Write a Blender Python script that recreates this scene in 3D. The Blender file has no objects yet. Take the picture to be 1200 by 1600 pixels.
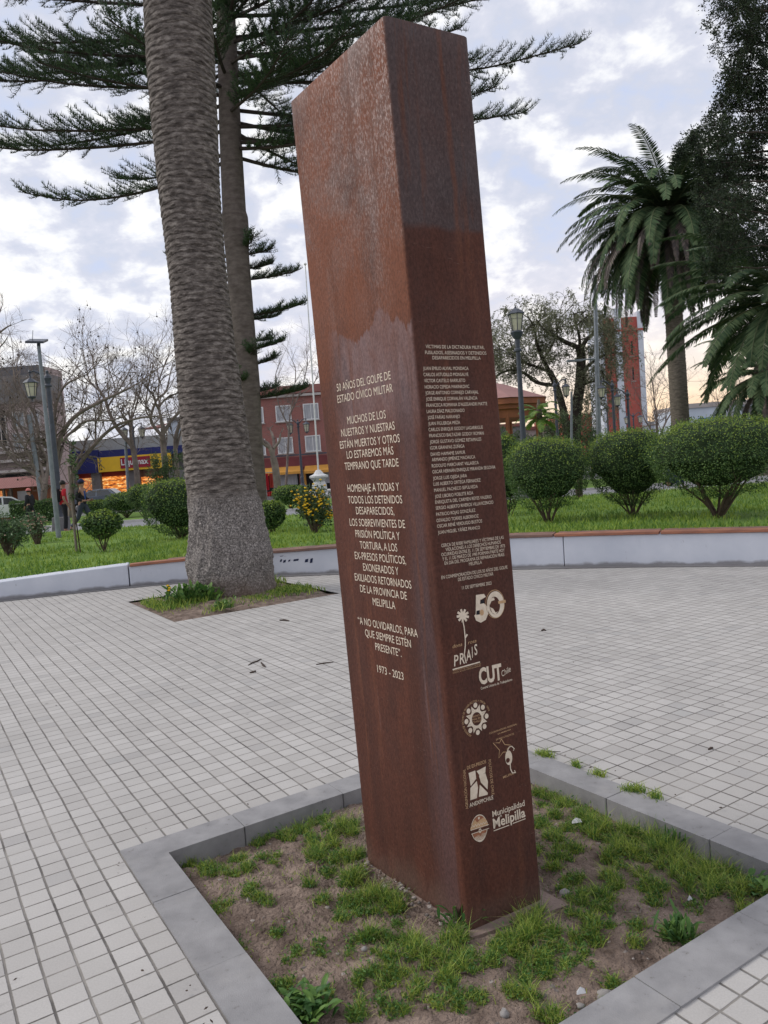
import bpy, math, random
import numpy as np
from mathutils import Vector, Matrix, noise as mn

S = bpy.context.scene
COL = S.collection
R = math.radians

# ---------------------------------------------------------------- camera
CAM_H, FPX, PITCH, ROLL = 1.55, 1240.0, R(3.3), R(4.1)
_c, _s, _cp, _sp = math.cos(ROLL), math.sin(ROLL), math.cos(PITCH), math.sin(PITCH)
cam_d = bpy.data.cameras.new("camera")
cam = bpy.data.objects.new("camera", cam_d)
COL.objects.link(cam)
cam_d.sensor_fit = 'AUTO'
cam_d.sensor_width = 36.0
cam_d.lens = 36.0 * FPX / 1600.0
cam_d.clip_start, cam_d.clip_end = 0.05, 3000
cam.matrix_world = Matrix(((_c, _s, 0, 0),
                           (-_s * _sp, _c * _sp, -_cp, 0),
                           (-_s * _cp, _c * _cp, _sp, CAM_H),
                           (0, 0, 0, 1)))
S.camera = cam
S.render.resolution_x, S.render.resolution_y = 768, 1024
S.view_settings.view_transform = 'Standard'
S.view_settings.look = 'None'
S.view_settings.exposure = 0.34
S.view_settings.gamma = 1.0
S.cycles.max_bounces = 5
S.cycles.diffuse_bounces = 3
S.cycles.glossy_bounces = 2
S.cycles.transparent_max_bounces = 6
try:
    S.cycles.use_denoising = True
except Exception:
    pass

# ---------------------------------------------------------------- sky and fill lamp
FILL_EL, FILL_AZ = R(40), R(-80)          # azimuth measured from +Y towards +X
w = bpy.data.worlds.new("World")
S.world = w
w.use_nodes = True
nt = w.node_tree
nt.nodes.clear()


def N(nt, t, **kw):
    n = nt.nodes.new(t)
    for k, v in kw.items():
        if k == 'inp':
            for i, val in v.items():
                n.inputs[i].default_value = val
        else:
            setattr(n, k, v)
    return n


def L(nt, a, ao, b, bi):
    nt.links.new(a.outputs[ao], b.inputs[bi])


def ramp(nt, stops, interp='LINEAR'):
    n = nt.nodes.new('ShaderNodeValToRGB')
    cr = n.color_ramp
    cr.interpolation = interp
    while len(cr.elements) < len(stops):
        cr.elements.new(0.5)
    for e, (p, c) in zip(cr.elements, stops):
        e.position = p
        e.color = (c[0], c[1], c[2], 1) if len(c) == 3 else c
    return n


def lin(r, g, b):
    f = lambda v: (v / 255 / 12.92) if v <= 10 else ((v / 255 + 0.055) / 1.055) ** 2.4
    return (f(r), f(g), f(b))


def build_world():
    out = N(nt, 'ShaderNodeOutputWorld')
    sky = N(nt, 'ShaderNodeTexSky', sky_type='NISHITA', sun_disc=False)
    sky.sun_elevation = FILL_EL
    sky.sun_rotation = FILL_AZ
    bg1 = N(nt, 'ShaderNodeBackground', inp={1: 0.10})
    L(nt, sky, 0, bg1, 0)
    tc = N(nt, 'ShaderNodeTexCoord')
    sep = N(nt, 'ShaderNodeSeparateXYZ')
    L(nt, tc, 'Generated', sep, 0)
    zz = N(nt, 'ShaderNodeMath', operation='MAXIMUM', inp={1: 0.0})
    L(nt, sep, 2, zz, 0)
    za = N(nt, 'ShaderNodeMath', operation='ADD', inp={1: 0.42})
    L(nt, zz, 0, za, 0)
    dx = N(nt, 'ShaderNodeMath', operation='DIVIDE'); L(nt, sep, 0, dx, 0); L(nt, za, 0, dx, 1)
    dy = N(nt, 'ShaderNodeMath', operation='DIVIDE'); L(nt, sep, 1, dy, 0); L(nt, za, 0, dy, 1)
    cmb = N(nt, 'ShaderNodeCombineXYZ'); L(nt, dx, 0, cmb, 0); L(nt, dy, 0, cmb, 1)
    n1 = N(nt, 'ShaderNodeTexNoise', inp={'Scale': 10.5, 'Detail': 6.0, 'Roughness': 0.56, 'Distortion': 0.12})
    n2 = N(nt, 'ShaderNodeTexNoise', inp={'Scale': 1.8, 'Detail': 3.0, 'Roughness': 0.5})
    L(nt, cmb, 0, n1, 0); L(nt, cmb, 0, n2, 0)
    mix = N(nt, 'ShaderNodeMath', operation='MULTIPLY_ADD', inp={1: 0.45})
    sub = N(nt, 'ShaderNodeMath', operation='SUBTRACT', inp={1: 0.5}); L(nt, n2, 0, sub, 0)
    L(nt, sub, 0, mix, 0); L(nt, n1, 0, mix, 2)
    cr = ramp(nt, [(0.31, lin(190, 199, 222)), (0.42, lin(197, 201, 215)), (0.49, lin(206, 208, 220)),
                   (0.55, lin(226, 227, 232)), (0.64, lin(249, 247, 244))])
    L(nt, mix, 0, cr, 0)
    # warm band low in the sky, strongest towards the sunset
    dirn = N(nt, 'ShaderNodeVectorMath', operation='DOT_PRODUCT')
    dirn.inputs[1].default_value = (math.sin(R(20)), math.cos(R(20)), 0)
    L(nt, tc, 'Generated', dirn, 0)
    pw = N(nt, 'ShaderNodeMapRange', inp={1: 0.80, 2: 1.0, 3: 0.10, 4: 1.0}); L(nt, dirn, 'Value', pw, 0)
    lo = N(nt, 'ShaderNodeMapRange', inp={1: 0.30, 2: 0.0, 3: 0.0, 4: 1.0}); L(nt, sep, 2, lo, 0)
    lo.interpolation_type = 'SMOOTHSTEP'
    wf = N(nt, 'ShaderNodeMath', operation='MULTIPLY'); L(nt, pw, 0, wf, 0); L(nt, lo, 0, wf, 1)
    wr = ramp(nt, [(0.0, lin(238, 226, 230)), (0.5, lin(252, 238, 228)), (0.75, lin(254, 232, 206)), (1.0, lin(255, 208, 150))])
    L(nt, wf, 0, wr, 0)
    mx = N(nt, 'ShaderNodeMix', data_type='RGBA')
    wf2 = N(nt, 'ShaderNodeMath', operation='MULTIPLY', inp={1: 0.85}); L(nt, wf, 0, wf2, 0)
    nt.links.new(wf2.outputs[0], mx.inputs[0])
    nt.links.new(cr.outputs[0], mx.inputs[6]); nt.links.new(wr.outputs[0], mx.inputs[7])
    bg2 = N(nt, 'ShaderNodeBackground', inp={1: 1.0})
    nt.links.new(mx.outputs[2], bg2.inputs[0])
    ms = N(nt, 'ShaderNodeMixShader', inp={0: 0.93})
    L(nt, bg1, 0, ms, 1); L(nt, bg2, 0, ms, 2)
    L(nt, ms, 0, out, 0)


build_world()
left_fill_d = bpy.data.lights.new("sun", 'SUN')  # soft lamp added on the left so the pillar's left plate is brighter
left_fill_d.energy, left_fill_d.angle, left_fill_d.color = 1.45, R(25), (1.0, 0.95, 0.88)
sun = bpy.data.objects.new("sun", left_fill_d)
COL.objects.link(sun)
sdir = Vector((math.sin(FILL_AZ) * math.cos(FILL_EL), math.cos(FILL_AZ) * math.cos(FILL_EL), math.sin(FILL_EL)))
sun.rotation_euler = sdir.to_track_quat('Z', 'Y').to_euler()
sun.location = sdir * 60

# ---------------------------------------------------------------- helpers


def ray(px, py):
    u, v = px - 600.0, 800.0 - py
    ur, vr = _c * u + _s * v, -_s * u + _c * v
    return Vector((ur, FPX * _cp + vr * _sp, -FPX * _sp + vr * _cp))


def at(px, py, Y):
    d = ray(px, py)
    return Vector((0, 0, CAM_H)) + d * (Y / d.y)


def gnd(px, py, z=0.0):
    d = ray(px, py)
    return Vector((0, 0, CAM_H)) + d * ((z - CAM_H) / d.z)


class MB:
    """collects geometry and links it as one mesh object"""

    def __init__(self):
        self.V, self.F, self.M, self.n = [], [], [], 0

    def arr(self, V, F, m=0):
        V = np.asarray([tuple(v) for v in V] if isinstance(V, list) else V, float).reshape(-1, 3)
        self.V.append(V)
        if isinstance(F, list):
            groups = [np.array([f for f in F if len(f) == k], int) for k in sorted({len(f) for f in F})]
        else:
            groups = [F]
        for G in groups:
            self.F.append(G + self.n)
            self.M.append(np.full(len(G), m, int))
        self.n += len(V)

    def poly(self, pts, m=0):
        self.arr(pts, [list(range(len(pts)))], m)

    def box(self, c, s, rz=0.0, m=0, taper=1.0):
        x, y, z = s[0] / 2, s[1] / 2, s[2] / 2
        P = []
        for zz, t in ((-z, 1.0), (z, taper)):
            for sx, sy in ((-1, -1), (1, -1), (1, 1), (-1, 1)):
                a, b = sx * x * t, sy * y * t
                P.append((c[0] + a * math.cos(rz) - b * math.sin(rz), c[1] + a * math.sin(rz) + b * math.cos(rz), c[2] + zz))
        self.arr(P, [(3, 2, 1, 0), (4, 5, 6, 7), (0, 1, 5, 4), (1, 2, 6, 5), (2, 3, 7, 6), (3, 0, 4, 7)], m)

    def prism(self, poly, z0, z1, m=0):
        n = len(poly)
        P = [(p[0], p[1], z0) for p in poly] + [(p[0], p[1], z1) for p in poly]
        self.arr(P, [(i, (i + 1) % n, n + (i + 1) % n, n + i) for i in range(n)], m)
        self.arr(P[n:], [list(range(n))], m)
        self.arr(P[:n], [list(range(n))[::-1]], m)

    def tube(self, pts, rad, n=6, m=0, cap=True):
        pts = [Vector(p) for p in pts]
        k = len(pts)
        if not hasattr(rad, '__len__'):
            rad = [rad] * k
        V = np.zeros((k, n, 3))
        ax = Vector((0.31, 0.2, 0.93)) if abs((pts[-1] - pts[0]).normalized().z) < 0.9 else Vector((1, 0.1, 0))
        for i in range(k):
            t = (pts[min(i + 1, k - 1)] - pts[max(i - 1, 0)])
            if t.length < 1e-9:
                t = Vector((0, 0, 1))
            t.normalize()
            a = t.cross(ax)
            if a.length < 1e-4:
                a = t.cross(Vector((0, 1, 0.2)))
            a.normalize()
            b = t.cross(a)
            for j in range(n):
                th = 2 * math.pi * j / n
                V[i, j] = pts[i] + (a * math.cos(th) + b * math.sin(th)) * rad[i]
        F = [(i * n + j, i * n + (j + 1) % n, (i + 1) * n + (j + 1) % n, (i + 1) * n + j) for i in range(k - 1) for j in range(n)]
        self.arr(V.reshape(-1, 3), F, m)
        if cap:
            self.arr(V[0], [list(range(n))], m)
            self.arr(V[-1], [list(range(n))[::-1]], m)

    def lathe(self, prof, n=16, c=(0, 0, 0), m=0, ph=0.0, cap=True):
        k = len(prof)
        V = np.zeros((k, n, 3))
        for i, (r, z) in enumerate(prof):
            for j in range(n):
                th = 2 * math.pi * j / n + ph
                V[i, j] = (c[0] + r * math.cos(th), c[1] + r * math.sin(th), c[2] + z)
        F = [(i * n + j, i * n + (j + 1) % n, (i + 1) * n + (j + 1) % n, (i + 1) * n + j) for i in range(k - 1) for j in range(n)]
        self.arr(V.reshape(-1, 3), F, m)
        if cap:
            self.arr(V[0], [list(range(n))[::-1]], m)
            self.arr(V[-1], [list(range(n))], m)

    def mesh(self, name, mats, off=(0, 0, 0), smooth=False):
        me = bpy.data.meshes.new(name)
        if self.n == 0:
            return me
        V = np.concatenate(self.V) - np.array(off)
        loops, starts, mi, st = [], [], [], 0
        for F, M in zip(self.F, self.M):
            if len(F) == 0:
                continue
            k = F.shape[1]
            loops.append(F.ravel())
            starts.append(st + np.arange(len(F)) * k)
            st += F.size
            mi.append(M)
        loops = np.concatenate(loops).astype(np.int32)
        starts = np.concatenate(starts).astype(np.int32)
        mi = np.concatenate(mi).astype(np.int32)
        me.vertices.add(len(V)); me.vertices.foreach_set('co', V.astype(np.float32).ravel())
        me.loops.add(len(loops)); me.loops.foreach_set('vertex_index', loops)
        me.polygons.add(len(starts)); me.polygons.foreach_set('loop_start', starts)
        if not isinstance(mats, (list, tuple)):
            mats = [mats]
        for mt in mats:
            me.materials.append(mt)
        me.polygons.foreach_set('material_index', mi)
        me.polygons.foreach_set('use_smooth', np.full(len(starts), bool(smooth)))
        me.update(calc_edges=True)
        me.validate()
        return me

    def build(self, name, mats, parent=None, loc=None, smooth=False, bevel=0.0):
        """geometry is given in world space; with parent it is stored relative to it, else relative to loc"""
        off = (0, 0, 0)
        if parent is not None:
            off = world_loc(parent)
        elif loc is not None:
            off = tuple(loc)
        o = bpy.data.objects.new(name, self.mesh(name, mats, off, smooth))
        COL.objects.link(o)
        if parent is not None:
            o.parent = parent
        elif loc is not None:
            o.location = loc
        if bevel:
            b = o.modifiers.new('bevel', 'BEVEL'); b.width = bevel; b.segments = 2; b.limit_method = 'ANGLE'
        return o


def world_loc(o):
    p = Vector((0, 0, 0))
    while o is not None:
        p += o.location
        o = o.parent
    return tuple(p)


def empty(name, loc):
    o = bpy.data.objects.new(name, None)
    COL.objects.link(o)
    o.location = loc
    o.empty_display_size = 0.2
    return o


def tag(o, label=None, cat=None, group=None, kind=None):
    if label: o['label'] = label
    if cat: o['category'] = cat
    if group: o['group'] = group
    if kind: o['kind'] = kind
    return o


def copy_tree(o, parent=None):
    c = o.copy()
    COL.objects.link(c)
    c.parent = parent
    for ch in [x for x in COL.objects if x.parent == o]:
        copy_tree(ch, c)
    return c


def jit(v, a, rng):
    return Vector((v[0] + rng.uniform(-a, a), v[1] + rng.uniform(-a, a), v[2] + rng.uniform(-a, a)))


# ---------------------------------------------------------------- materials


def newmat(name):
    m = bpy.data.materials.new(name)
    m.use_nodes = True
    nt = m.node_tree
    nt.nodes.clear()
    out = N(nt, 'ShaderNodeOutputMaterial')
    b = N(nt, 'ShaderNodeBsdfPrincipled')
    L(nt, b, 0, out, 0)
    return m, nt, b


def pm(name, c1, c2=None, scale=6.0, rough=0.8, bump=0.0, bscale=None, metal=0.0, stretch=(1, 1, 1), detail=5, spec=0.3, island=0.0):
    """noise mixed between two colours, with optional bump and per-leaf variation"""
    m, nt, b = newmat(name)
    c2 = c2 or tuple(x * 0.7 for x in c1)
    tc = N(nt, 'ShaderNodeTexCoord')
    mp = N(nt, 'ShaderNodeMapping'); mp.inputs['Scale'].default_value = stretch
    L(nt, tc, 'Object', mp, 0)
    n = N(nt, 'ShaderNodeTexNoise', inp={'Scale': scale, 'Detail': detail, 'Roughness': 0.6})
    L(nt, mp, 0, n, 0)
    cr = ramp(nt, [(0.32, c1), (0.68, c2)])
    if island:
        g = N(nt, 'ShaderNodeNewGeometry')
        sb = N(nt, 'ShaderNodeMath', operation='SUBTRACT', inp={1: 0.5}); L(nt, g, 'Random Per Island', sb, 0)
        ma = N(nt, 'ShaderNodeMath', operation='MULTIPLY_ADD', inp={1: island}); L(nt, sb, 0, ma, 0); L(nt, n, 0, ma, 2)
        L(nt, ma, 0, cr, 0)
    else:
        L(nt, n, 0, cr, 0)
    L(nt, cr, 0, b, 'Base Color')
    b.inputs['Roughness'].default_value = rough
    b.inputs['Metallic'].default_value = metal
    b.inputs['Specular IOR Level'].default_value = spec
    if bump:
        n2 = N(nt, 'ShaderNodeTexNoise', inp={'Scale': bscale or scale * 4, 'Detail': 4.0})
        L(nt, mp, 0, n2, 0)
        bp = N(nt, 'ShaderNodeBump', inp={'Strength': 1.0, 'Distance': bump})
        L(nt, n2, 0, bp, 'Height'); L(nt, bp, 0, b, 'Normal')
    return m


def leafmat(name, c1, c2, scale=2.0, island=0.5, trans=0.25, rough=0.55):
    """leaves: colour varies from clump to clump and leaf to leaf, some light passes through"""
    m = pm(name, c1, c2, scale, rough, island=island, spec=0.35)
    nt = m.node_tree
    b = [n for n in nt.nodes if n.type == 'BSDF_PRINCIPLED'][0]
    cr = [n for n in nt.nodes if n.type == 'VALTORGB'][0]
    out = [n for n in nt.nodes if n.type == 'OUTPUT_MATERIAL'][0]
    t = N(nt, 'ShaderNodeBsdfTranslucent')
    L(nt, cr, 0, t, 0)
    ms = N(nt, 'ShaderNodeMixShader', inp={0: trans})
    L(nt, b, 0, ms, 1); L(nt, t, 0, ms, 2); L(nt, ms, 0, out, 0)
    return m


M = {}
M['soil'] = pm('soil', (0.33, 0.25, 0.205), (0.105, 0.074, 0.058), 11, 0.95, 0.03, 70, detail=10)
M['pebble'] = pm('pebble', (0.33, 0.29, 0.26), (0.13, 0.11, 0.10), 14, 0.9, island=0.9)
M['kerb'] = pm('kerb_concrete', (0.31, 0.305, 0.31), (0.215, 0.212, 0.218), 7, 0.85, 0.0015, 220, detail=9)
def kerbmat():
    m = pm('kerb_concrete', (0.31, 0.305, 0.31), (0.215, 0.212, 0.218), 7, 0.85, 0.0015, 220, detail=9)
    nt = m.node_tree
    b = nt.nodes['Principled BSDF']; cr = [n for n in nt.nodes if n.type == 'VALTORGB'][0]
    tc = [n for n in nt.nodes if n.type == 'TEX_COORD'][0]
    v = N(nt, 'ShaderNodeTexNoise', inp={'Scale': 28.0, 'Detail': 6.0, 'Roughness': 0.7}); L(nt, tc, 'Object', v, 0)
    r = N(nt, 'ShaderNodeMapRange', inp={1: 0.62, 2: 0.70, 3: 0.0, 4: 0.55}); L(nt, v, 0, r, 0)
    x = N(nt, 'ShaderNodeMix', data_type='RGBA'); L(nt, r, 0, x, 0); nt.links.new(cr.outputs[0], x.inputs[6]); x.inputs[7].default_value = (0.13, 0.115, 0.105, 1)
    v2 = N(nt, 'ShaderNodeTexNoise', inp={'Scale': 3.0, 'Detail': 5.0, 'Roughness': 0.65}); L(nt, tc, 'Object', v2, 0)
    r2 = N(nt, 'ShaderNodeMapRange', inp={1: 0.55, 2: 0.75, 3: 0.0, 4: 0.5}); L(nt, v2, 0, r2, 0)
    x2 = N(nt, 'ShaderNodeMix', data_type='RGBA'); L(nt, r2, 0, x2, 0); nt.links.new(x.outputs[2], x2.inputs[6]); x2.inputs[7].default_value = (0.36, 0.345, 0.33, 1)
    nt.links.new(x2.outputs[2], b.inputs['Base Color'])
    return m


M['kerb'] = kerbmat()
M['grass'] = leafmat('grass_blades', (0.085, 0.19, 0.032), (0.36, 0.44, 0.08), 9.0, 0.7, 0.3)
M['drygrass'] = leafmat('dry_grass', (0.32, 0.27, 0.13), (0.20, 0.17, 0.08), 5.0, 0.9, 0.2)
M['lawnblade'] = leafmat('lawn_blades', (0.10, 0.20, 0.035), (0.29, 0.39, 0.06), 0.8, 0.5, 0.3)
M['lawn'] = pm('lawn_turf', (0.09, 0.17, 0.03), (0.17, 0.27, 0.045), 1.6, 0.95, 0.03, 30)
M['weed'] = leafmat('weed_leaves', (0.05, 0.13, 0.03), (0.13, 0.24, 0.05), 8, 0.8, 0.25)
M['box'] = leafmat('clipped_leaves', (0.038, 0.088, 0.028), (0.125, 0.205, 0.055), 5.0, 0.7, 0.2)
M['boxtop'] = leafmat('top_clipped_leaves', (0.15, 0.235, 0.035), (0.30, 0.39, 0.065), 5.0, 0.7, 0.25)
M['boxcore'] = pm('bush_core', (0.014, 0.028, 0.010), (0.03, 0.05, 0.018), 9, 0.95)  # dark green for the closed filler shell behind the leaves
M['twig'] = pm('shrub_twigs', (0.12, 0.085, 0.06), (0.06, 0.045, 0.035), 12, 0.9)
M['olean'] = leafmat('oleander_leaves', (0.06, 0.12, 0.05), (0.16, 0.23, 0.12), 4, 0.9, 0.2)
M['yellow'] = pm('yellow_petals', (0.80, 0.52, 0.02), (0.70, 0.40, 0.01), 5, 0.6, island=0.9)
M['pink'] = pm('pale_pink_petals', (0.62, 0.42, 0.36), (0.45, 0.25, 0.2), 5, 0.6, island=0.9)
M['pineleaf'] = leafmat('pine_needles', (0.022, 0.050, 0.026), (0.068, 0.115, 0.050), 1.2, 0.6, 0.1)
M['pinebark'] = pm('pine_bark', (0.17, 0.14, 0.125), (0.09, 0.072, 0.062), 5, 0.95, 0.02, 18, stretch=(1, 1, 2.2))
M['frond'] = leafmat('palm_leaflets', (0.034, 0.066, 0.032), (0.105, 0.15, 0.072), 1.5, 0.5, 0.08, 0.7)
M['frond'].node_tree.nodes['Principled BSDF'].inputs['Specular IOR Level'].default_value = 0.15
M['rachis'] = pm('palm_leaf_stalk', (0.13, 0.16, 0.075), (0.09, 0.10, 0.05), 3, 0.6)
M['deadfrond'] = leafmat('dead_palm_leaves', (0.13, 0.10, 0.085), (0.065, 0.05, 0.048), 1.5, 0.6, 0.1)
M['palmbark2'] = pm('ringed_palm_bark', (0.20, 0.17, 0.14), (0.09, 0.075, 0.062), 5, 0.95, 0.03, 16, stretch=(1, 1, 4))
M['cypress'] = leafmat('cypress_sprays', (0.013, 0.027, 0.013), (0.048, 0.068, 0.032), 1.8, 0.6, 0.1)
M['darkbark'] = pm('dark_bark', (0.075, 0.058, 0.048), (0.035, 0.028, 0.024), 5, 0.95, 0.02, 20, stretch=(1, 1, .4))
M['bark'] = pm('plane_tree_bark', (0.27, 0.22, 0.19), (0.13, 0.105, 0.095), 2.2, 0.9, 0.01, 14)
M['pepper'] = leafmat('pepper_tree_leaves', (0.115, 0.125, 0.075), (0.25, 0.255, 0.16), 0.9, 0.7, 0.3)
M['shrub'] = leafmat('loose_shrub_leaves', (0.045, 0.085, 0.036), (0.13, 0.18, 0.075), 1.2, 0.7, 0.2)
M['iron'] = pm('painted_iron', (0.062, 0.072, 0.098), (0.04, 0.047, 0.064), 8, 0.5, spec=0.5)
M['galv'] = pm('galvanised_steel', (0.25, 0.275, 0.30), (0.18, 0.20, 0.225), 6, 0.5, metal=0.3)
M['lampglass'] = pm('frosted_lamp_glass', (0.62, 0.60, 0.47), (0.50, 0.47, 0.36), 4, 0.25, spec=0.6)
M['white'] = pm('white_paint', (0.74, 0.74, 0.74), (0.60, 0.60, 0.61), 5, 0.6)
M['solar'] = pm('solar_cells', (0.03, 0.035, 0.05), (0.02, 0.025, 0.04), 20, 0.3)
M['wood'] = pm('painted_bench_wood', (0.40, 0.17, 0.10), (0.23, 0.105, 0.075), 4, 0.7, 0.004, 40, stretch=(1, 1, 6))
M['oldwood'] = pm('grey_timber', (0.24, 0.20, 0.165), (0.15, 0.12, 0.10), 9, 0.9, 0.004, 30, stretch=(3, 3, .4))
M['path'] = pm('grey_path', (0.26, 0.26, 0.28), (0.19, 0.19, 0.205), 2, 0.9)
M['street'] = pm('asphalt', (0.06, 0.06, 0.063), (0.045, 0.045, 0.047), 4, 0.9)
M['ground'] = pm('dusty_ground', (0.18, 0.16, 0.14), (0.12, 0.11, 0.10), 0.8, 0.95)
M['palekerb'] = pm('pale_kerb', (0.55, 0.54, 0.52), (0.42, 0.41, 0.40), 5, 0.85)
M['concrete'] = pm('grey_concrete', (0.20, 0.195, 0.20), (0.14, 0.135, 0.14), 1.2, 0.85)
M['pinkwall'] = pm('pale_pink_render', (0.50, 0.40, 0.40), (0.40, 0.32, 0.32), 0.7, 0.9)
M['paleband'] = pm('pale_render', (0.46, 0.42, 0.40), (0.34, 0.31, 0.30), 0.8, 0.9)
M['roofsheet'] = pm('grey_metal_roofing', (0.34, 0.35, 0.35), (0.26, 0.27, 0.27), 1, 0.6)
M['window'] = pm('window_glass', (0.10, 0.115, 0.13), (0.30, 0.33, 0.36), 0.6, 0.15, spec=0.7)
M['curtain'] = pm('curtained_window', (0.44, 0.44, 0.47), (0.28, 0.29, 0.32), 2.5, 0.5, stretch=(3, 1, .5))
M['dark'] = pm('dark_opening', (0.025, 0.025, 0.028), (0.015, 0.015, 0.017), 2, 0.8)
M['bluesign'] = pm('blue_fascia', (0.020, 0.026, 0.15), (0.014, 0.02, 0.10), 1.4, 0.55)
M['yellowsign'] = pm('yellow_fascia', (0.78, 0.50, 0.03), (0.66, 0.42, 0.03), 0.9, 0.5)
M['redsign'] = pm('dark_red_panel', (0.30, 0.015, 0.04), (0.24, 0.012, 0.03), 2, 0.5)
M['redpaint'] = pm('red_paint', (0.42, 0.05, 0.03), (0.30, 0.035, 0.025), 2, 0.6)
M['orangeawn'] = pm('orange_awning', (0.60, 0.30, 0.06), (0.50, 0.24, 0.05), 2, 0.7)
M['bluepaint'] = pm('blue_paint', (0.10, 0.27, 0.55), (0.08, 0.22, 0.45), 3, 0.6)
M['churchred'] = pm('church_red_render', (0.44, 0.11, 0.085), (0.34, 0.085, 0.07), 0.6, 0.9)
M['copperroof'] = pm('pinkish_roof_sheet', (0.36, 0.19, 0.17), (0.30, 0.15, 0.14), 1, 0.6)
M['woodfascia'] = pm('orange_brown_fascia', (0.34, 0.12, 0.05), (0.22, 0.075, 0.035), 1.5, 0.6)
M['carwhite'] = pm('white_car_paint', (0.70, 0.71, 0.73), (0.64, 0.65, 0.67), 1, 0.25, spec=0.6)
M['cargrey'] = pm('grey_blue_car_paint', (0.16, 0.19, 0.24), (0.13, 0.16, 0.20), 1, 0.25, spec=0.6)
M['carred'] = pm('red_car_paint', (0.45, 0.03, 0.03), (0.38, 0.025, 0.025), 1, 0.25, spec=0.6)
M['carglass'] = pm('car_glass', (0.03, 0.035, 0.04), (0.05, 0.055, 0.06), 1, 0.1, spec=0.8)
M['tyre'] = pm('tyre_rubber', (0.022, 0.022, 0.022), (0.015, 0.015, 0.015), 5, 0.9)
M['rim'] = pm('wheel_rim', (0.45, 0.45, 0.46), (0.35, 0.35, 0.36), 4, 0.4, metal=0.6)
M['carlight'] = pm('headlight_glass', (0.65, 0.65, 0.62), (0.5, 0.5, 0.5), 4, 0.2)
M['skin'] = pm('skin', (0.36, 0.20, 0.14), (0.30, 0.165, 0.115), 4, 0.6)
M['hair'] = pm('black_hair', (0.018, 0.014, 0.012), (0.01, 0.008, 0.007), 20, 0.6)
M['redshirt'] = pm('red_cotton', (0.50, 0.022, 0.035), (0.40, 0.018, 0.03), 4, 0.85)
M['blackcloth'] = pm('black_cloth', (0.022, 0.022, 0.028), (0.014, 0.014, 0.018), 5, 0.85)
M['bluecloth'] = pm('blue_cloth', (0.035, 0.09, 0.30), (0.03, 0.07, 0.23), 4, 0.85)
M['navycloth'] = pm('navy_cloth', (0.02, 0.028, 0.075), (0.014, 0.02, 0.055), 4, 0.85)
M['jeans'] = pm('dark_denim', (0.05, 0.06, 0.085), (0.035, 0.042, 0.06), 6, 0.9)
M['pinkcap'] = pm('coral_cap', (0.55, 0.17, 0.15), (0.45, 0.13, 0.12), 4, 0.8)
M['seedpod'] = pm('dry_brown_pod', (0.075, 0.052, 0.040), (0.04, 0.029, 0.023), 20, 0.8)
M['litter'] = pm('white_litter', (0.50, 0.51, 0.53), (0.38, 0.38, 0.40), 8, 0.6)
M['cream'] = pm('cream_lettering', (0.72, 0.62, 0.50), (0.58, 0.48, 0.37), 45, 0.6)
M['tan'] = pm('tan_lettering', (0.56, 0.36, 0.20), (0.42, 0.26, 0.14), 60, 0.6)
M['copper'] = pm('copper_emblem', (0.36, 0.15, 0.075), (0.22, 0.085, 0.05), 60, 0.6)
M['bluewhite'] = pm('pale_blue_render', (0.56, 0.62, 0.70), (0.46, 0.52, 0.60), 0.5, 0.8)


def lit(name, c1, c2, strength):
    """lit shop interior seen through the open front"""
    m, nt, b = newmat(name)
    tc = N(nt, 'ShaderNodeTexCoord')
    mp = N(nt, 'ShaderNodeMapping'); mp.inputs['Scale'].default_value = (1.6, 1, 4.5)
    L(nt, tc, 'Object', mp, 0)
    v = N(nt, 'ShaderNodeTexNoise', inp={'Scale': 1.6, 'Detail': 3.0, 'Roughness': 0.7})
    L(nt, mp, 0, v, 0)
    cr = ramp(nt, [(0.36, c2), (0.52, c1), (0.66, (1.0, 0.72, 0.30))])
    L(nt, v, 0, cr, 0)
    L(nt, cr, 0, b, 'Base Color'); L(nt, cr, 0, b, 'Emission Color')
    b.inputs['Emission Strength'].default_value = strength
    return m


M['shoplit'] = lit('lit_shop_shelves', (0.85, 0.26, 0.03), (0.22, 0.035, 0.012), 0.75)
M['shoplit2'] = lit('lit_shop_wall', (0.72, 0.25, 0.07), (0.5, 0.13, 0.05), 0.5)


def brickmat():
    m, nt, b = newmat('brick_facade')
    tc = N(nt, 'ShaderNodeTexCoord')
    sp = N(nt, 'ShaderNodeSeparateXYZ'); L(nt, tc, 'Object', sp, 0)
    cb = N(nt, 'ShaderNodeCombineXYZ'); L(nt, sp, 0, cb, 0); L(nt, sp, 2, cb, 1)
    bt = N(nt, 'ShaderNodeTexBrick', inp={'Scale': 1.0, 'Mortar Size': 0.012, 'Brick Width': 0.28, 'Row Height': 0.085})
    bt.inputs['Color1'].default_value = (0.30, 0.10, 0.085, 1)
    bt.inputs['Color2'].default_value = (0.24, 0.085, 0.075, 1)
    bt.inputs['Mortar'].default_value = (0.27, 0.16, 0.14, 1)
    L(nt, cb, 0, bt, 0); L(nt, bt, 0, b, 'Base Color')
    b.inputs['Roughness'].default_value = 0.9
    return m


M['brick'] = brickmat()


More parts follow.
